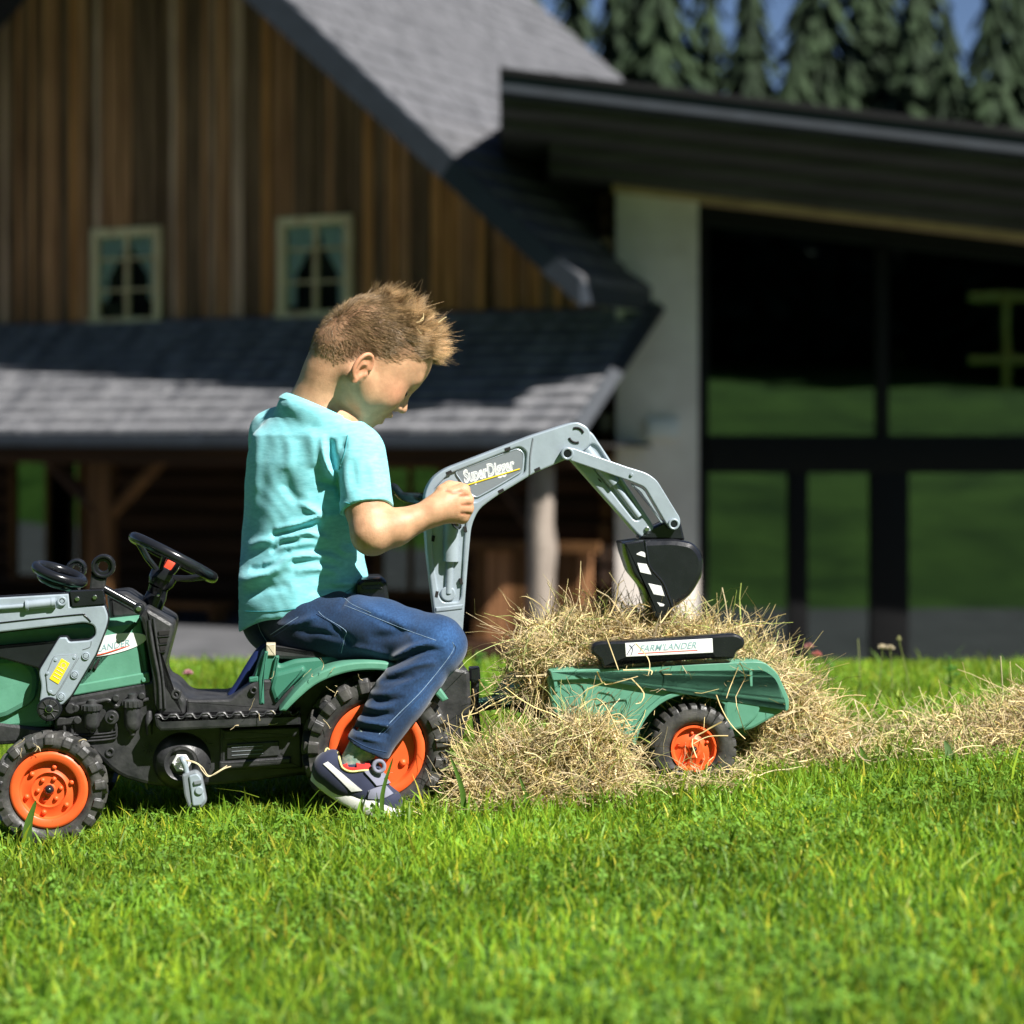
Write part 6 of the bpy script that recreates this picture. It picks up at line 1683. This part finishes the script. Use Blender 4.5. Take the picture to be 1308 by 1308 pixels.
def build_hair():
    rng = np.random.default_rng(21)
    cand = np.nonzero(SKH > 0.35)[0]
    q = SKQ[cand]
    w = np.where(q[:, 2] > 0.02, 1.5, 1.0)
    N = 26000
    pick = rng.choice(cand, N, p=w / w.sum())
    root = SKV[pick] + rng.normal(0, 0.0007, (N, 3)); ql = SKQ[pick]; hmv = SKH[pick]
    # outward direction of the skull
    nl = ql / np.array([0.089, 0.071, 0.078]) ** 2; nl /= np.linalg.norm(nl, axis=1)[:, None]
    f, l, u = ql[:, 0], ql[:, 1], ql[:, 2]
    topw = sstep(0.012, 0.062, u + 0.30 * np.clip(f, -0.05, 0.09)); front = sstep(0.02, 0.075, f) * sstep(-0.01, 0.04, u)
    Ln = 0.004 + 0.011 * sstep(-0.075, 0.0, u) + 0.013 * topw - 0.004 * front
    Ln *= rng.uniform(0.55, 1.3, N) * (0.5 + 0.5 * hmv)
    # clumps
    nc = 340; cen = rng.choice(N, nc); d2 = ((ql[:, None, :] - ql[cen][None]) ** 2).sum(2) if N * nc < 9e6 else None
    cl = np.argmin(d2, 1); 
    cj = rng.normal(0, 1, (nc, 3))[cl]
    D = np.stack([0.95 - 0.25 * topw + 0 * f, 0 * f, 0.35 + 0.15 * topw], 1)         # combed forward and a little up
    D = D - nl * (D * nl).sum(1)[:, None]                                           # keep to the skull
    lift = 0.10 + 0.55 * topw + 0.45 * front
    swirl = np.stack([np.zeros(N), 0.25 * np.sin(f * 60), np.zeros(N)], 1)
    D = D * (1 - 0.45 * topw)[:, None] + nl * lift[:, None] + cj * (0.10 + 0.30 * topw)[:, None] + rng.normal(0, 1, (N, 3)) * (0.09 + 0.08 * topw)[:, None] + swirl
    D += front[:, None] * np.array([0.0, 0, 1.15])
    D /= np.linalg.norm(D, axis=1)[:, None]
    bend = np.array([0.12, 0, 0.12]) * (0.3 + 0.5 * topw)[:, None] + rng.normal(0, 0.25, (N, 3)) * topw[:, None] + cj * 0.22 * topw[:, None]
    K = 6; t = np.linspace(0, 1, K)
    stray = rng.random(N) < 0.07; Ln = np.where(stray & (topw > 0.2), Ln * 1.35, Ln)
    # attract to the clump centre towards the tip
    path_l = ql[:, None, :] + Ln[:, None, None] * (t[None, :, None] * D[:, None, :] + (t ** 2)[None, :, None] * 0.45 * bend[:, None, :])
    cpath = path_l[cen][cl]
    att = (0.55 * t ** 1.5)[None, :, None] * (0.15 + 0.85 * topw)[:, None, None]
    path_l = path_l + (cpath - path_l) * att * np.where(stray, 0.1, 0.62)[:, None, None]
    # do not dip into the skull
    rr = np.linalg.norm(path_l / np.array([0.089, 0.071, 0.078]), axis=2); 
    paths = HC + path_l @ np.array([hf, hl, hu])
    paths += (root - paths[:, 0])[:, None, :]
    V, F = strands_vf(paths, rng.uniform(0.00017, 0.00032, N))
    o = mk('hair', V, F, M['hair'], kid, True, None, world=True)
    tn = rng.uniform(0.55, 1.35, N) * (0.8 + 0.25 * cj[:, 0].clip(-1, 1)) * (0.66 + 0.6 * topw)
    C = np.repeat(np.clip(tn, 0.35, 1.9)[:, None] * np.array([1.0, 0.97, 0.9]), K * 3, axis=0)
    tip = np.tile(np.repeat(0.85 + 0.45 * t, 3), N)[:, None]  # sunlit tips put into the colour: strands lighten towards their ends
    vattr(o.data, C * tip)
    tag(o, kind='stuff')
    # brows
    nb = 160; a = rng.uniform(0, 1, nb); sd = np.where(rng.random(nb) < 0.5, -1, 1)
    p0 = np.stack([0.0865 - 0.018 * a ** 2, sd * (0.010 + 0.028 * a), -0.010 + 0.004 * a - 0.008 * a ** 2 + rng.normal(0, 0.0012, nb)], 1)
    dr = np.stack([-0.3 * a, sd * 1.0, 0.25 - 0.3 * a], 1); 
    pth = p0[:, None, :] + np.linspace(0, 1, 4)[None, :, None] * dr[:, None, :] * 0.006
    V, F = strands_vf(HC + pth @ np.array([hf, hl, hu]), np.full(nb, 0.0003))
    o = mk('eyebrow', V, F, M['hair'], kid, True, None, world=True); vattr(o.data, np.full((len(V), 3), 0.8)); tag(o, kind='stuff')
    # straws caught in the hair
build_hair()
# ------------------------------------------------------------------ grass
def cheap_noise(x, y, s, seed):
    r = np.random.default_rng(seed); out = np.zeros_like(x)
    for i in range(7):
        a = r.uniform(0, 6.28); k = s * r.uniform(0.6, 1.7); out += np.sin((x * math.cos(a) + y * math.sin(a)) * k + r.uniform(0, 6.28))
    return out / 7 * 1.6

def field_points(n, rng, y0, y1, pad=0.45):
    y = rng.uniform(y0, y1, n); x = rng.uniform(-1, 1, n) * 1.9
    keep = np.abs(x) < 0.235 * (y + 3.6) + pad
    return x[keep], y[keep]

def build_grass():
    rng = np.random.default_rng(5)
    # blades
    xs, ys = [], []
    for n, y0, y1 in ((56000, -1.75, -0.7), (102000, -0.7, 0.4), (70000, 0.4, 1.4), (52000, 1.4, 2.9)):
        x, y = field_points(n, rng, y0, y1); xs.append(x); ys.append(y)
    x = np.concatenate(xs); y = np.concatenate(ys); n = len(x)
    dens = cheap_noise(x, y, 9, 1)
    tall = cheap_noise(x, y, 5, 2)
    h = np.clip(rng.normal(0.031, 0.009, n) * (1 + 0.25 * tall), 0.012, 0.07)
    h *= np.where(y < -0.32, 0.84, 1.0)
    long = rng.random(n) < 0.012; h[long] *= rng.uniform(1.3, 1.9, long.sum())
    # the lawn is kept shorter in front of the wheels and foot
    w = rng.uniform(0.0011, 0.0022, n) * (1 + 0.35 * (h > 0.05))
    a = rng.uniform(0, 2 * math.pi, n); lean = np.abs(rng.normal(0, 0.55, n)) + 0.08
    b = a + rng.normal(0, 1.2, n)
    z = ground_z(x, y) - 0.004
    sgs = np.array([0.0, 0.4, 0.75, 1.0]); wf = np.array([1.0, 0.95, 0.6, 0.0])
    side = np.stack([-np.sin(b), np.cos(b), np.zeros(n)], 1)
    V = np.zeros((n, 7, 3), np.float32)
    for k, t in enumerate(sgs):
        c = np.stack([x + np.cos(a) * lean * h * t ** 1.8, y + np.sin(a) * lean * h * t ** 1.8, z + h * t * (1 - 0.18 * lean * t)], 1)
        if k < 3:
            V[:, 2 * k] = c - side * (w * wf[k])[:, None]; V[:, 2 * k + 1] = c + side * (w * wf[k])[:, None]
        else: V[:, 6] = c
    base = (np.arange(n) * 7)[:, None]
    F = np.concatenate([base + np.array([[0, 1, 3]]), base + np.array([[0, 3, 2]]), base + np.array([[2, 3, 5]]), base + np.array([[2, 5, 4]]), base + np.array([[4, 5, 6]])])
    g = rng.random(n)
    tone = np.where((g < 0.06)[:, None], np.array([[2.2, 1.35, 1.5]]), np.where((g < 0.5)[:, None], np.array([[1.15, 1.05, 0.8]]), np.array([[0.8, 0.95, 0.9]])))
    tone = tone * (rng.uniform(0.6, 1.45, n) * (1 + 0.30 * dens))[:, None]
    mg = mat('grass_blade', (0.235, 0.365, 0.032), 0.5, 0.10, 30, spec=0.35, attr='tint', trans=0.48)
    o = mk('grass', V.reshape(-1, 3), F, mg, None, True, None); vattr(o.data, np.repeat(tone, 7, axis=0))
    tag(o, 'short sunlit green lawn grass under the toy tractor and trailer', 'grass', kind='stuff')
    # clover and small broad leaves between the blades
    x, y = field_points(60000, rng, -1.7, 2.2)
    keep = cheap_noise(x, y, 7, 9) + rng.normal(0, 0.35, len(x)) > 0.02; x, y = x[keep], y[keep]; n = len(x)
    z = ground_z(x, y) + rng.uniform(0.010, 0.034, n); r = rng.uniform(0.0035, 0.0075, n); rot = rng.uniform(0, 6.28, n)
    tilt = rng.normal(0, 0.38, (n, 2))
    V = np.zeros((n, 15, 3), np.float32); F = []
    for k in range(3):
        a = rot + k * 2.094
        for j, (rr, da, up) in enumerate(((0.05, 0, 0), (0.75, -0.52, 0.12), (1.15, -0.22, 0.05), (1.15, 0.22, 0.05), (0.75, 0.52, 0.12))):
            dx, dy = rr * r * np.cos(a + da), rr * r * np.sin(a + da)
            V[:, k * 5 + j] = np.stack([x + dx, y + dy, z + up * r + dx * tilt[:, 0] + dy * tilt[:, 1]], 1)
        F.append((np.arange(n) * 15)[:, None] + k * 5 + np.array([[0, 1, 2]])); F.append((np.arange(n) * 15)[:, None] + k * 5 + np.array([[0, 2, 3]])); F.append((np.arange(n) * 15)[:, None] + k * 5 + np.array([[0, 3, 4]]))
    F = np.concatenate(F)
    mc = mat('clover_leaf', (0.135, 0.265, 0.034), 0.5, 0.12, 60, spec=0.3, attr='tint', trans=0.36)
    o = mk('clover', V.reshape(-1, 3), F, mc, None, False); vattr(o.data, np.repeat(rng.uniform(0.7, 1.6, n)[:, None] * np.array([1, 1, 1.0]), 15, axis=0))
    tag(o, 'low clover leaves growing between the lawn grass', 'clover', kind='stuff')
build_grass()

# single wide blades and a few upright stalks that stand out in the photo
def big_blade(px, py_top, py_base, ydep, wid, lean, label, tone=(0.10, 0.20, 0.03)):
    b = W(px, py_base, ydep); b[2] = ground_z(b[0], b[1]) - 0.003
    t = W(px + lean, py_top, ydep + 0.004)
    m = (b + t) / 2 + np.array([-(t - b)[2] * 0.08 * np.sign(lean or 1), 0, 0])
    P = catmull([b, m, t], 5); V = []; n = len(P)
    for i, p in enumerate(P):
        s = i / (n - 1); ww = wid * PXM * 0.5 * (math.sin(math.pi * min(1, 0.25 + 0.75 * s)) ** 0.7 if s < 1 else 0) + 0.0002
        V += [p - np.array([ww, 0, 0]), p + np.array([0, 0.0012, 0]), p + np.array([ww, 0, 0]), p - np.array([0, -0.0022, 0])]
    F = []
    for i in range(n - 1):
        for k in range(4): F.append([i * 4 + k, i * 4 + (k + 1) % 4, (i + 1) * 4 + (k + 1) % 4, (i + 1) * 4 + k])
    mt = mat('wide_blade', tone, 0.45, 0.15, 80, spec=0.4, trans=0.35)
    o = mk('grass_shoot', V, F, mt, None, True, 60)
    tag(o, label, 'grass', 'single grass blades')
big_blade(36, 1022, 1070, -0.27, 11, 10, 'broad green grass blade in front of the orange front wheel')
big_blade(490, 968, 1030, -0.30, 5.5, 12, 'tall narrow green blade beside the shoe toe')
big_blade(592, 965, 1035, -0.30, 7, -17, 'long folded grass blade leaning beside the big rear tyre')
big_blade(672, 990, 1036, -0.28, 6, -9, 'short bright blade at the foot of the hay beside the tractor')
big_blade(1108, 952, 985, -0.1, 9, -10, 'dark green blade standing between the scattered hay')
big_blade(1213, 945, 985, -0.1, 12, -6, 'wide pale green leaf in front of the hay heap at the edge', (0.16, 0.27, 0.10))
big_blade(1305, 955, 990, -0.05, 8, 6, 'green blade at the far right hay heap', (0.08, 0.17, 0.03))

def stalk(px, py_top, ydep, head, label, cat, stemcol=(0.22, 0.26, 0.07), headcol=(0.5, 0.25, 0.22), lean=0.0, hr=0.011):
    t = W(px, py_top, ydep); b = np.array([t[0] - lean, ydep, float(ground_z(t[0] - lean, ydep)) - 0.003])
    e = empty('wild_flower' if head else 'grass_stalk', b)
    V, F = tube_vf(catmull([b, (b + t) / 2 + np.array([0.004, 0, 0]), t], 5), [0.0012] * 11, 6)
    mk('stem', V, F, mat('stem', stemcol, 0.6, 0.15, 60, trans=0.2), e, True, 60, world=True)
    if head:
        rng = np.random.default_rng(int(px)); mb = MB()
        for k in range(46):      # little florets round the head
            d = rng.normal(size=3); d /= np.linalg.norm(d); d[2] = abs(d[2]) * 0.9 - 0.15
            p = t + d * hr * 0.45; q_ = t + d * hr * (1.0 if head == 'ball' else 0.9) * np.array([1, 1, 1.0 if head == 'ball' else 2.3])
            V, F = tube_vf([p, (p + q_) / 2, q_], [0.0008, 0.0016, 0.0007], 4); mb.add(V, F)
        V, F = lathe_vf([(0.0003, -hr * 0.5), (hr * 0.5, -hr * 0.2), (hr * 0.55, hr * 0.2), (0.0003, hr * 0.5)], 10, t, 'z'); mb.add(V, F)
        V, F = mb.get(); o = mk('flower_head', V, F, mat('floret', headcol, 0.7, 0.2, 90, trans=0.3), e, True, 60, world=True); tag(o, kind='stuff')
    tag(e, label, cat, 'wild flowers and stalks along the crest')
PINK, CREAM = (0.50, 0.22, 0.20), (0.55, 0.47, 0.32)
stalk(1033, 826, 1.25, 'ball', 'blurred pink clover flower just right of the trailer hay, higher of two', 'flower', headcol=PINK)
stalk(1043, 836, 1.15, 'ball', 'blurred reddish clover flower just right of the trailer hay, lower of two', 'flower', headcol=(0.5, 0.16, 0.13))
stalk(1127, 827, 1.2, 'ball', 'pale flower head before the wide dark door post, left of a pair', 'flower', headcol=CREAM, lean=0.02)
stalk(1137, 828, 1.25, 'ball', 'pale flower head before the wide dark door post, right of a pair', 'flower', headcol=CREAM)
stalk(1148, 817, 1.2, 'spike', 'narrow green seed head leaning right before the wide dark door post', 'grass stalk', headcol=(0.36, 0.36, 0.16), lean=-0.03, hr=0.006)
stalk(1096, 816, 1.3, None, 'pale straight grass stalk standing left of the wide dark door post', 'grass stalk', (0.28, 0.30, 0.12))
stalk(1278, 838, 0.1, None, 'single thin dry stalk standing upright near the right hay heap', 'grass stalk', (0.50, 0.46, 0.26))
stalk(240, 860, 0.9, 'ball', 'blurred pink clover flower in the grass behind the tractor step', 'flower', headcol=(0.6, 0.30, 0.34))

def leafy(px, py, ydep, hpx, label):
    t = W(px, py, ydep); b = np.array([t[0], ydep, float(ground_z(t[0], ydep))]); e = empty('weed_plant', b)
    rng = np.random.default_rng(int(px)); mb = MB(); ml = mat('weed_leaf', (0.10, 0.24, 0.035), 0.5, 0.15, 40, trans=0.4)
    V, F = tube_vf(np.linspace(b, t, 4), 0.0018, 6); mk('stem', V, F, ml, e, True, 60, world=True)
    for k in range(14):
        s = rng.uniform(0.35, 1.0); o = b + (t - b) * s; a = rng.uniform(0, 6.28); L_ = rng.uniform(0.018, 0.032)
        d = np.array([math.cos(a), math.sin(a), rng.uniform(0.1, 0.7)]); d /= np.linalg.norm(d); sd = np.cross(d, (0, 0, 1)); sd /= np.linalg.norm(sd); up = np.cross(sd, d)
        V = [o, o + d * L_ * 0.35 + sd * L_ * 0.22, o + d * L_ * 0.75 + sd * L_ * 0.2, o + d * L_, o + d * L_ * 0.75 - sd * L_ * 0.2, o + d * L_ * 0.35 - sd * L_ * 0.22, o + d * L_ * 0.55 + up * L_ * 0.08]
        F = [[6, 0, 1], [6, 1, 2], [6, 2, 3], [6, 3, 4], [6, 4, 5], [6, 5, 0]]
        mk('leaf', V, F, ml, e, True, None, world=True)
    tag(e, label, 'plant', 'weeds at the crest')
leafy(614, 832, 1.5, 40, 'blurred leafy weed between the child knee and the hay')
leafy(1213, 838, 1.3, 40, 'blurred leafy weed on the crest right of the door post')
leafy(1058, 846, 1.3, 30, 'small blurred weed on the crest right of the trailer hay')

# ------------------------------------------------------------------ hay
MH = mat('dry_hay', (0.70, 0.575, 0.335), 0.6, 0.12, 60, spec=0.3, attr='tint', trans=0.2)
def hay_paths(rng, P, D, Ln, K=9, curl=0.75, stray=0.0):
    """bent stems: start P, heading D, length Ln"""
    n = len(P); out = np.zeros((n, K, 3)); out[:, 0] = P; d = D / (np.linalg.norm(D, axis=1)[:, None] + 1e-9)
    tw = rng.normal(0, 1, (n, 3)) * curl
    for k in range(1, K):
        d = d + tw / K * 2.6 + rng.normal(0, curl * 0.33, (n, 3)); 
        kink = rng.random(n) < 0.07; d[kink] += rng.normal(0, 0.9, (kink.sum(), 3))
        d /= np.linalg.norm(d, axis=1)[:, None]
        out[:, k] = out[:, k - 1] + d * (Ln / (K - 1))[:, None]
    return out

def hay(name, label, n, surf, core, seed, long=0.10, spikes=(), flat=0.86, extra=None):
    """surf(u,v)->(point, normal) arrays; core -> mesh of the packed heap under the loose stems"""
    rng = np.random.default_rng(seed)
    P, N = surf(rng.random(n), rng.random(n), rng)
    D = rng.normal(0, 1, (n, 3)); D -= N * (D * N).sum(1)[:, None] * flat; D[:, 2] *= 0.75
    Ln = rng.gamma(3.0, long / 3.0, n).clip(0.02, 0.22)
    depth = rng.random(n) ** 1.5 * 0.016
    paths = hay_paths(rng, P - N * depth[:, None], D, Ln)
    paths -= (paths.mean(1) - P + N * depth[:, None])[:, None, :] * 0.8       # centre each stem on its point
    r = rng.uniform(0.00036, 0.00085, n); wide = rng.random(n) < 0.10; r[wide] *= 2.1
    V1, F1 = strands_vf(paths, r, 3, 0.5)
    tone = rng.choice([0.42, 0.72, 0.98, 1.15, 1.42], n, p=[0.16, 0.22, 0.28, 0.22, 0.12])
    tint = np.stack([tone, tone * rng.uniform(0.93, 1.04, n), tone * rng.uniform(0.72, 1.1, n)], 1)
    gr = rng.random(n) < 0.14; tint[gr] *= np.array([0.66, 0.92, 0.55])
    tn = np.repeat(tint, 27, axis=0)
    VS, FS, TS = [V1], [F1], [tn]; off = len(V1)
    # long loose stems that stick out
    if len(spikes):
        K = 9; pl = []
        for pts, y in spikes:
            q = np.array([W(a, b, y + 0.01 * math.sin(i * 1.7)) for i, (a, b) in enumerate(pts)]); c = catmull(q, 8)
            pl.append(np.stack([np.interp(np.linspace(0, len(c) - 1, K), np.arange(len(c)), c[:, k]) for k in range(3)], 1))
        pl = np.array(pl); V2, F2 = strands_vf(pl, rng.uniform(0.0009, 0.0013, len(pl)), 3, 0.6)
        VS.append(V2); FS.append(F2 + off); TS.append(np.repeat(rng.uniform(0.95, 1.4, len(pl))[:, None] * np.array([1, 0.97, 0.85]), K * 3, axis=0)); off += len(V2)
    if core is not None:
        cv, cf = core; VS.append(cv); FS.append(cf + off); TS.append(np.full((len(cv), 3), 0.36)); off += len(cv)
    V = np.concatenate(VS); F = np.concatenate(FS)
    o = mk(name, V, F, MH, None, True, 60); vattr(o.data, np.concatenate(TS))
    tag(o, label, 'hay', kind='stuff')
    return o

def mound(profile, y0, half_y, base_fn, seed, top_pow=2.0, rough=0.012, slant=0.0):
    """heap along the photo: profile [(px, py_top)], centred at depth y0"""
    pr = np.array(profile, float)
    xs = np.array([W(p[0], 0, y0)[0] for p in pr]); zs = np.array([W(p[0], p[1], y0)[2] for p in pr])
    def H(x, y):
        z = np.interp(x, xs, zs); g = base_fn(x, y); t = np.clip(np.abs((y - y0 - slant * x) / half_y), 0, 1)
        e = sstep(xs[0], xs[0] + 0.02, x) * (1 - sstep(xs[-1] - 0.02, xs[-1], x))
        return g - 0.01 + (np.maximum(z - g, 0) + 0.01) * (1 - t ** top_pow) * e + rough * cheap_noise(x, y, 45, seed) * (1 - t)
    def surf(u, v, rng):
        x = xs[0] + (xs[-1] - xs[0]) * u; 
        # more stems on the side towards the viewer
        t = (v * 2 - 1); y = y0 + half_y * np.sign(t) * np.abs(t) ** 0.8 + slant * x
        z = H(x, y); e = 0.004
        nx, ny = -(H(x + e, y) - H(x - e, y)) / (2 * e), -(H(x, y + e) - H(x, y - e)) / (2 * e)
        N = np.stack([nx, ny, np.ones_like(nx)], 1); N /= np.linalg.norm(N, axis=1)[:, None]
        return np.stack([x, y, z], 1), N
    gx = np.linspace(xs[0], xs[-1], 70); gy = np.linspace(y0 - half_y, y0 + half_y, 36); X, Y = np.meshgrid(gx, gy, indexing='ij'); Y = Y + slant * X
    Z = H(X, Y) - 0.012
    ny = 36; I, J = np.meshgrid(np.arange(69), np.arange(35), indexing='ij'); a = (I * ny + J).ravel()
    return surf, (np.stack([X.ravel(), Y.ravel(), Z.ravel()], 1), np.stack([a, a + ny, a + ny + 1, a + 1], 1))

gnd = lambda x, y: ground_z(x, y)
rim_z = lambda x, y: np.full_like(np.asarray(x, float), 0) + np.interp(x, [W(690, 0)[0], W(990, 0)[0]], [W(0, 868, 0)[2], W(0, 856, 0)[2]])
# heap in the trailer
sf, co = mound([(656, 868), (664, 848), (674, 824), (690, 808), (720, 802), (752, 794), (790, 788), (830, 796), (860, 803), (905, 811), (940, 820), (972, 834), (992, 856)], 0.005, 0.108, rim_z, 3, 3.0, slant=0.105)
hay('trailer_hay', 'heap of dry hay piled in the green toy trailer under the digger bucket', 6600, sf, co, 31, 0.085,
    [([(724, 826), (712, 800), (690, 772), (672, 762), (664, 763)], -0.02), ([(742, 800), (752, 768), (748, 756), (735, 752)], 0.0), ([(776, 792), (786, 770), (790, 748), (797, 741)], -0.05),
     ([(660, 828), (642, 818), (650, 806), (672, 812)], -0.05), ([(652, 850), (640, 826), (648, 808)], -0.06), ([(880, 808), (888, 786), (874, 782)], -0.04), ([(914, 812), (912, 796), (918, 788)], -0.05),
     ([(960, 830), (968, 802), (985, 790), (1004, 784)], 0.02), ([(950, 822), (944, 800), (948, 790)], 0.0), ([(968, 806), (972, 790), (966, 784)], 0.03), ([(844, 796), (858, 778), (872, 768)], -0.06), ([(800, 790), (815, 772), (830, 775)], -0.08)])
# stems spilling over the tub front and side
def spill(px0, px1, py0, py1, yd):
    def s(u, v, rng):
        P = np.array([W(px0 + (px1 - px0) * a, py0 + (py1 - py0) * b, yd + rng.normal(0, 0.008)) for a, b in zip(u, v)])
        return P, np.tile(np.array([[0.0, -1.0, 0.15]]), (len(u), 1))
    return s
hay('spilled_hay', 'loose hay stems hanging over the front corner of the toy trailer', 170, spill(656, 704, 818, 856, -0.10), None, 32, 0.07,
    [([(763, 858), (772, 874), (790, 871), (815, 864)], -0.155), ([(806, 866), (822, 884), (820, 896), (812, 899)], -0.15), ([(774, 812), (782, 834), (790, 856)], -0.165), ([(945, 846), (952, 866), (940, 890), (944, 912), (952, 936)], -0.15),
     ([(943, 852), (934, 874), (928, 892)], -0.15), ([(915, 888), (922, 906), (934, 926), (952, 944)], -0.16), ([(922, 922), (900, 934), (884, 946), (890, 968)], -0.165), ([(930, 940), (905, 941), (886, 950)], -0.168),
     ([(700, 862), (690, 880), (686, 900), (684, 924)], -0.12), ([(676, 862), (680, 890), (676, 918)], -0.11), ([(612, 868), (628, 892), (648, 918)], -0.07), ([(614, 872), (634, 900), (652, 922)], -0.075), ([(604, 880), (606, 900), (598, 916)], -0.08), ([(590, 886), (600, 910), (592, 930)], -0.09),
     ([(812, 822), (826, 838), (830, 850), (828, 862)], -0.165), ([(796, 856), (830, 856), (832, 862)], -0.152)])
# heap beside the rear tyre and drawbar
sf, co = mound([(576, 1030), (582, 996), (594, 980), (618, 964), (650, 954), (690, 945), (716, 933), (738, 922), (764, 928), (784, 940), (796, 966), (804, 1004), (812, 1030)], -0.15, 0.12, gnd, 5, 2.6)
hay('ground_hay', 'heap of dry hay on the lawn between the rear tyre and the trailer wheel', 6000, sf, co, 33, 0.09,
    [([(588, 966), (576, 950), (584, 930), (602, 918)], -0.2), ([(740, 905), (760, 892), (776, 906), (790, 938)], -0.26), ([(772, 918), (792, 912), (806, 930)], -0.24), ([(600, 940), (590, 912), (604, 900)], -0.2), ([(700, 990), (690, 1010), (672, 1020)], -0.3), ([(620, 1000), (640, 1012), (662, 1008)], -0.3), ([(760, 990), (790, 1004), (806, 996)], -0.28)])
# heap behind the trailer
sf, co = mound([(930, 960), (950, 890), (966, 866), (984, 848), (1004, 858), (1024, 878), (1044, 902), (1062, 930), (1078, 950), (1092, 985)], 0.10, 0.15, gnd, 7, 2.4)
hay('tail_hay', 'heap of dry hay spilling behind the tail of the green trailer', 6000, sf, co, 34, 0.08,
    [([(1050, 900), (1075, 890), (1094, 888), (1106, 889)], 0.0), ([(1040, 885), (1066, 884), (1072, 892)], 0.0), ([(1000, 965), (1020, 958), (1042, 950)], -0.08), ([(1010, 975), (1036, 970), (1052, 962)], -0.1)])
# low litter of hay on the grass and the heap at the right edge
def litter(px0, px1, py0, py1):
    def s(u, v, rng):
        x = []; 
        for a, b in zip(u, v):
            px = px0 + (px1 - px0) * a; py = py0 + (py1 - py0) * b
            d = FPX * (0.6 - 0.06) / (py - 560); y = d - 3.6; X = (px - 654) / FPX * d
            x.append((X, y, float(ground_z(X, y)) + 0.030 + rng.uniform(-0.012, 0.012)))
        return np.array(x), np.tile(np.array([[0, 0, 1.0]]), (len(u), 1))
    return s
hay('scattered_hay', 'thin scatter of hay on the lawn between the two heaps at the right', 900, litter(930, 1240, 955, 1004), None, 35, 0.075,
    [([(1190, 905), (1196, 918), (1216, 922)], 0.1), ([(1168, 912), (1176, 930), (1184, 942)], 0.1), ([(1140, 910), (1152, 908), (1160, 920)], 0.15)])
hay('wheel_hay', 'few loose hay stems in the grass below the trailer wheel', 420, litter(800, 960, 995, 1024), None, 36, 0.06)
sf, co = mound([(1176, 990), (1200, 962), (1224, 940), (1248, 924), (1276, 911), (1300, 900), (1330, 892), (1380, 895), (1430, 920), (1470, 985)], 0.10, 0.20, gnd, 9, 2.2)
hay('edge_hay', 'low heap of brownish hay on the lawn at the right edge', 4800, sf, co, 37, 0.08, [([(1297, 902), (1300, 880), (1312, 870)], 0.0), ([(1230, 920), (1214, 912), (1196, 915)], 0.0)])
# straws caught in the child's hair
pl = []
for pts in ([(536, 410), (541, 404), (540, 396)], [(532, 412), (540, 409), (541, 402)], [(560, 412), (568, 406), (572, 405)], [(530, 416), (536, 424), (540, 428)]):
    q_ = np.array([W(a, b, -0.03) for a, b in pts]); c = catmull(q_, 4)[:7]; c = np.stack([np.interp(np.linspace(0, len(c) - 1, 7), np.arange(len(c)), c[:, k]) for k in range(3)], 1); pl.append(c)
for c, lab in zip(pl, ('uppermost pale straw stuck in the spiky front hair', 'bright straw lying across the spiky front hair just under another', 'pale straw at the tip of the front tuft of hair', 'lowest straw in the hair, close to the forehead')):
    V, F = strands_vf(np.array([c]), np.array([0.0009]), 4, 0.6)
    o = mk('hay_straw', V, F, MH, None, True, 60); vattr(o.data, np.full((len(V), 3), 1.5)); tag(o, lab, 'straw', "straws in the child's hair")

# scraps of hay stuck to tyre, fender, seat pan and step
rs = np.random.default_rng(8); sp_ = []
for px0, px1, py0, py1, w_ in ((400, 470, 858, 930, 0.172), (560, 575, 900, 990, 0.172), (300, 372, 905, 935, 0.132), (330, 440, 845, 880, 0.175), (565, 600, 850, 930, 0.08), (440, 560, 930, 990, 0.15), (20, 120, 940, 960, 0.17)):
    for k in range(5):
        q2 = L(rs.uniform(px0, px1), rs.uniform(py0, py1), w_); p = q2[0] * TU + TN * w_; p[2] = q2[1]
        d = rs.normal(0, 1, 3); d[1] *= 0.15; sp_.append((p, d))
P_ = np.array([a for a, b in sp_]); D_ = np.array([b for a, b in sp_])
pa = hay_paths(rs, P_, D_, rs.uniform(0.008, 0.022, len(P_)), 9, 0.6); pa[:, :, 1] = P_[:, None, 1] + (pa[:, :, 1] - P_[:, None, 1]) * 0.15 - 0.001
V, F = strands_vf(pa, rs.uniform(0.0004, 0.0007, len(P_)), 3, 0.6)
o = mk('straw_scraps', V, F, MH, None, True, 60); vattr(o.data, np.full((len(V), 3), 1.1)); tag(o, 'tiny hay scraps stuck on the tractor tyres and green fender', 'hay', kind='stuff')
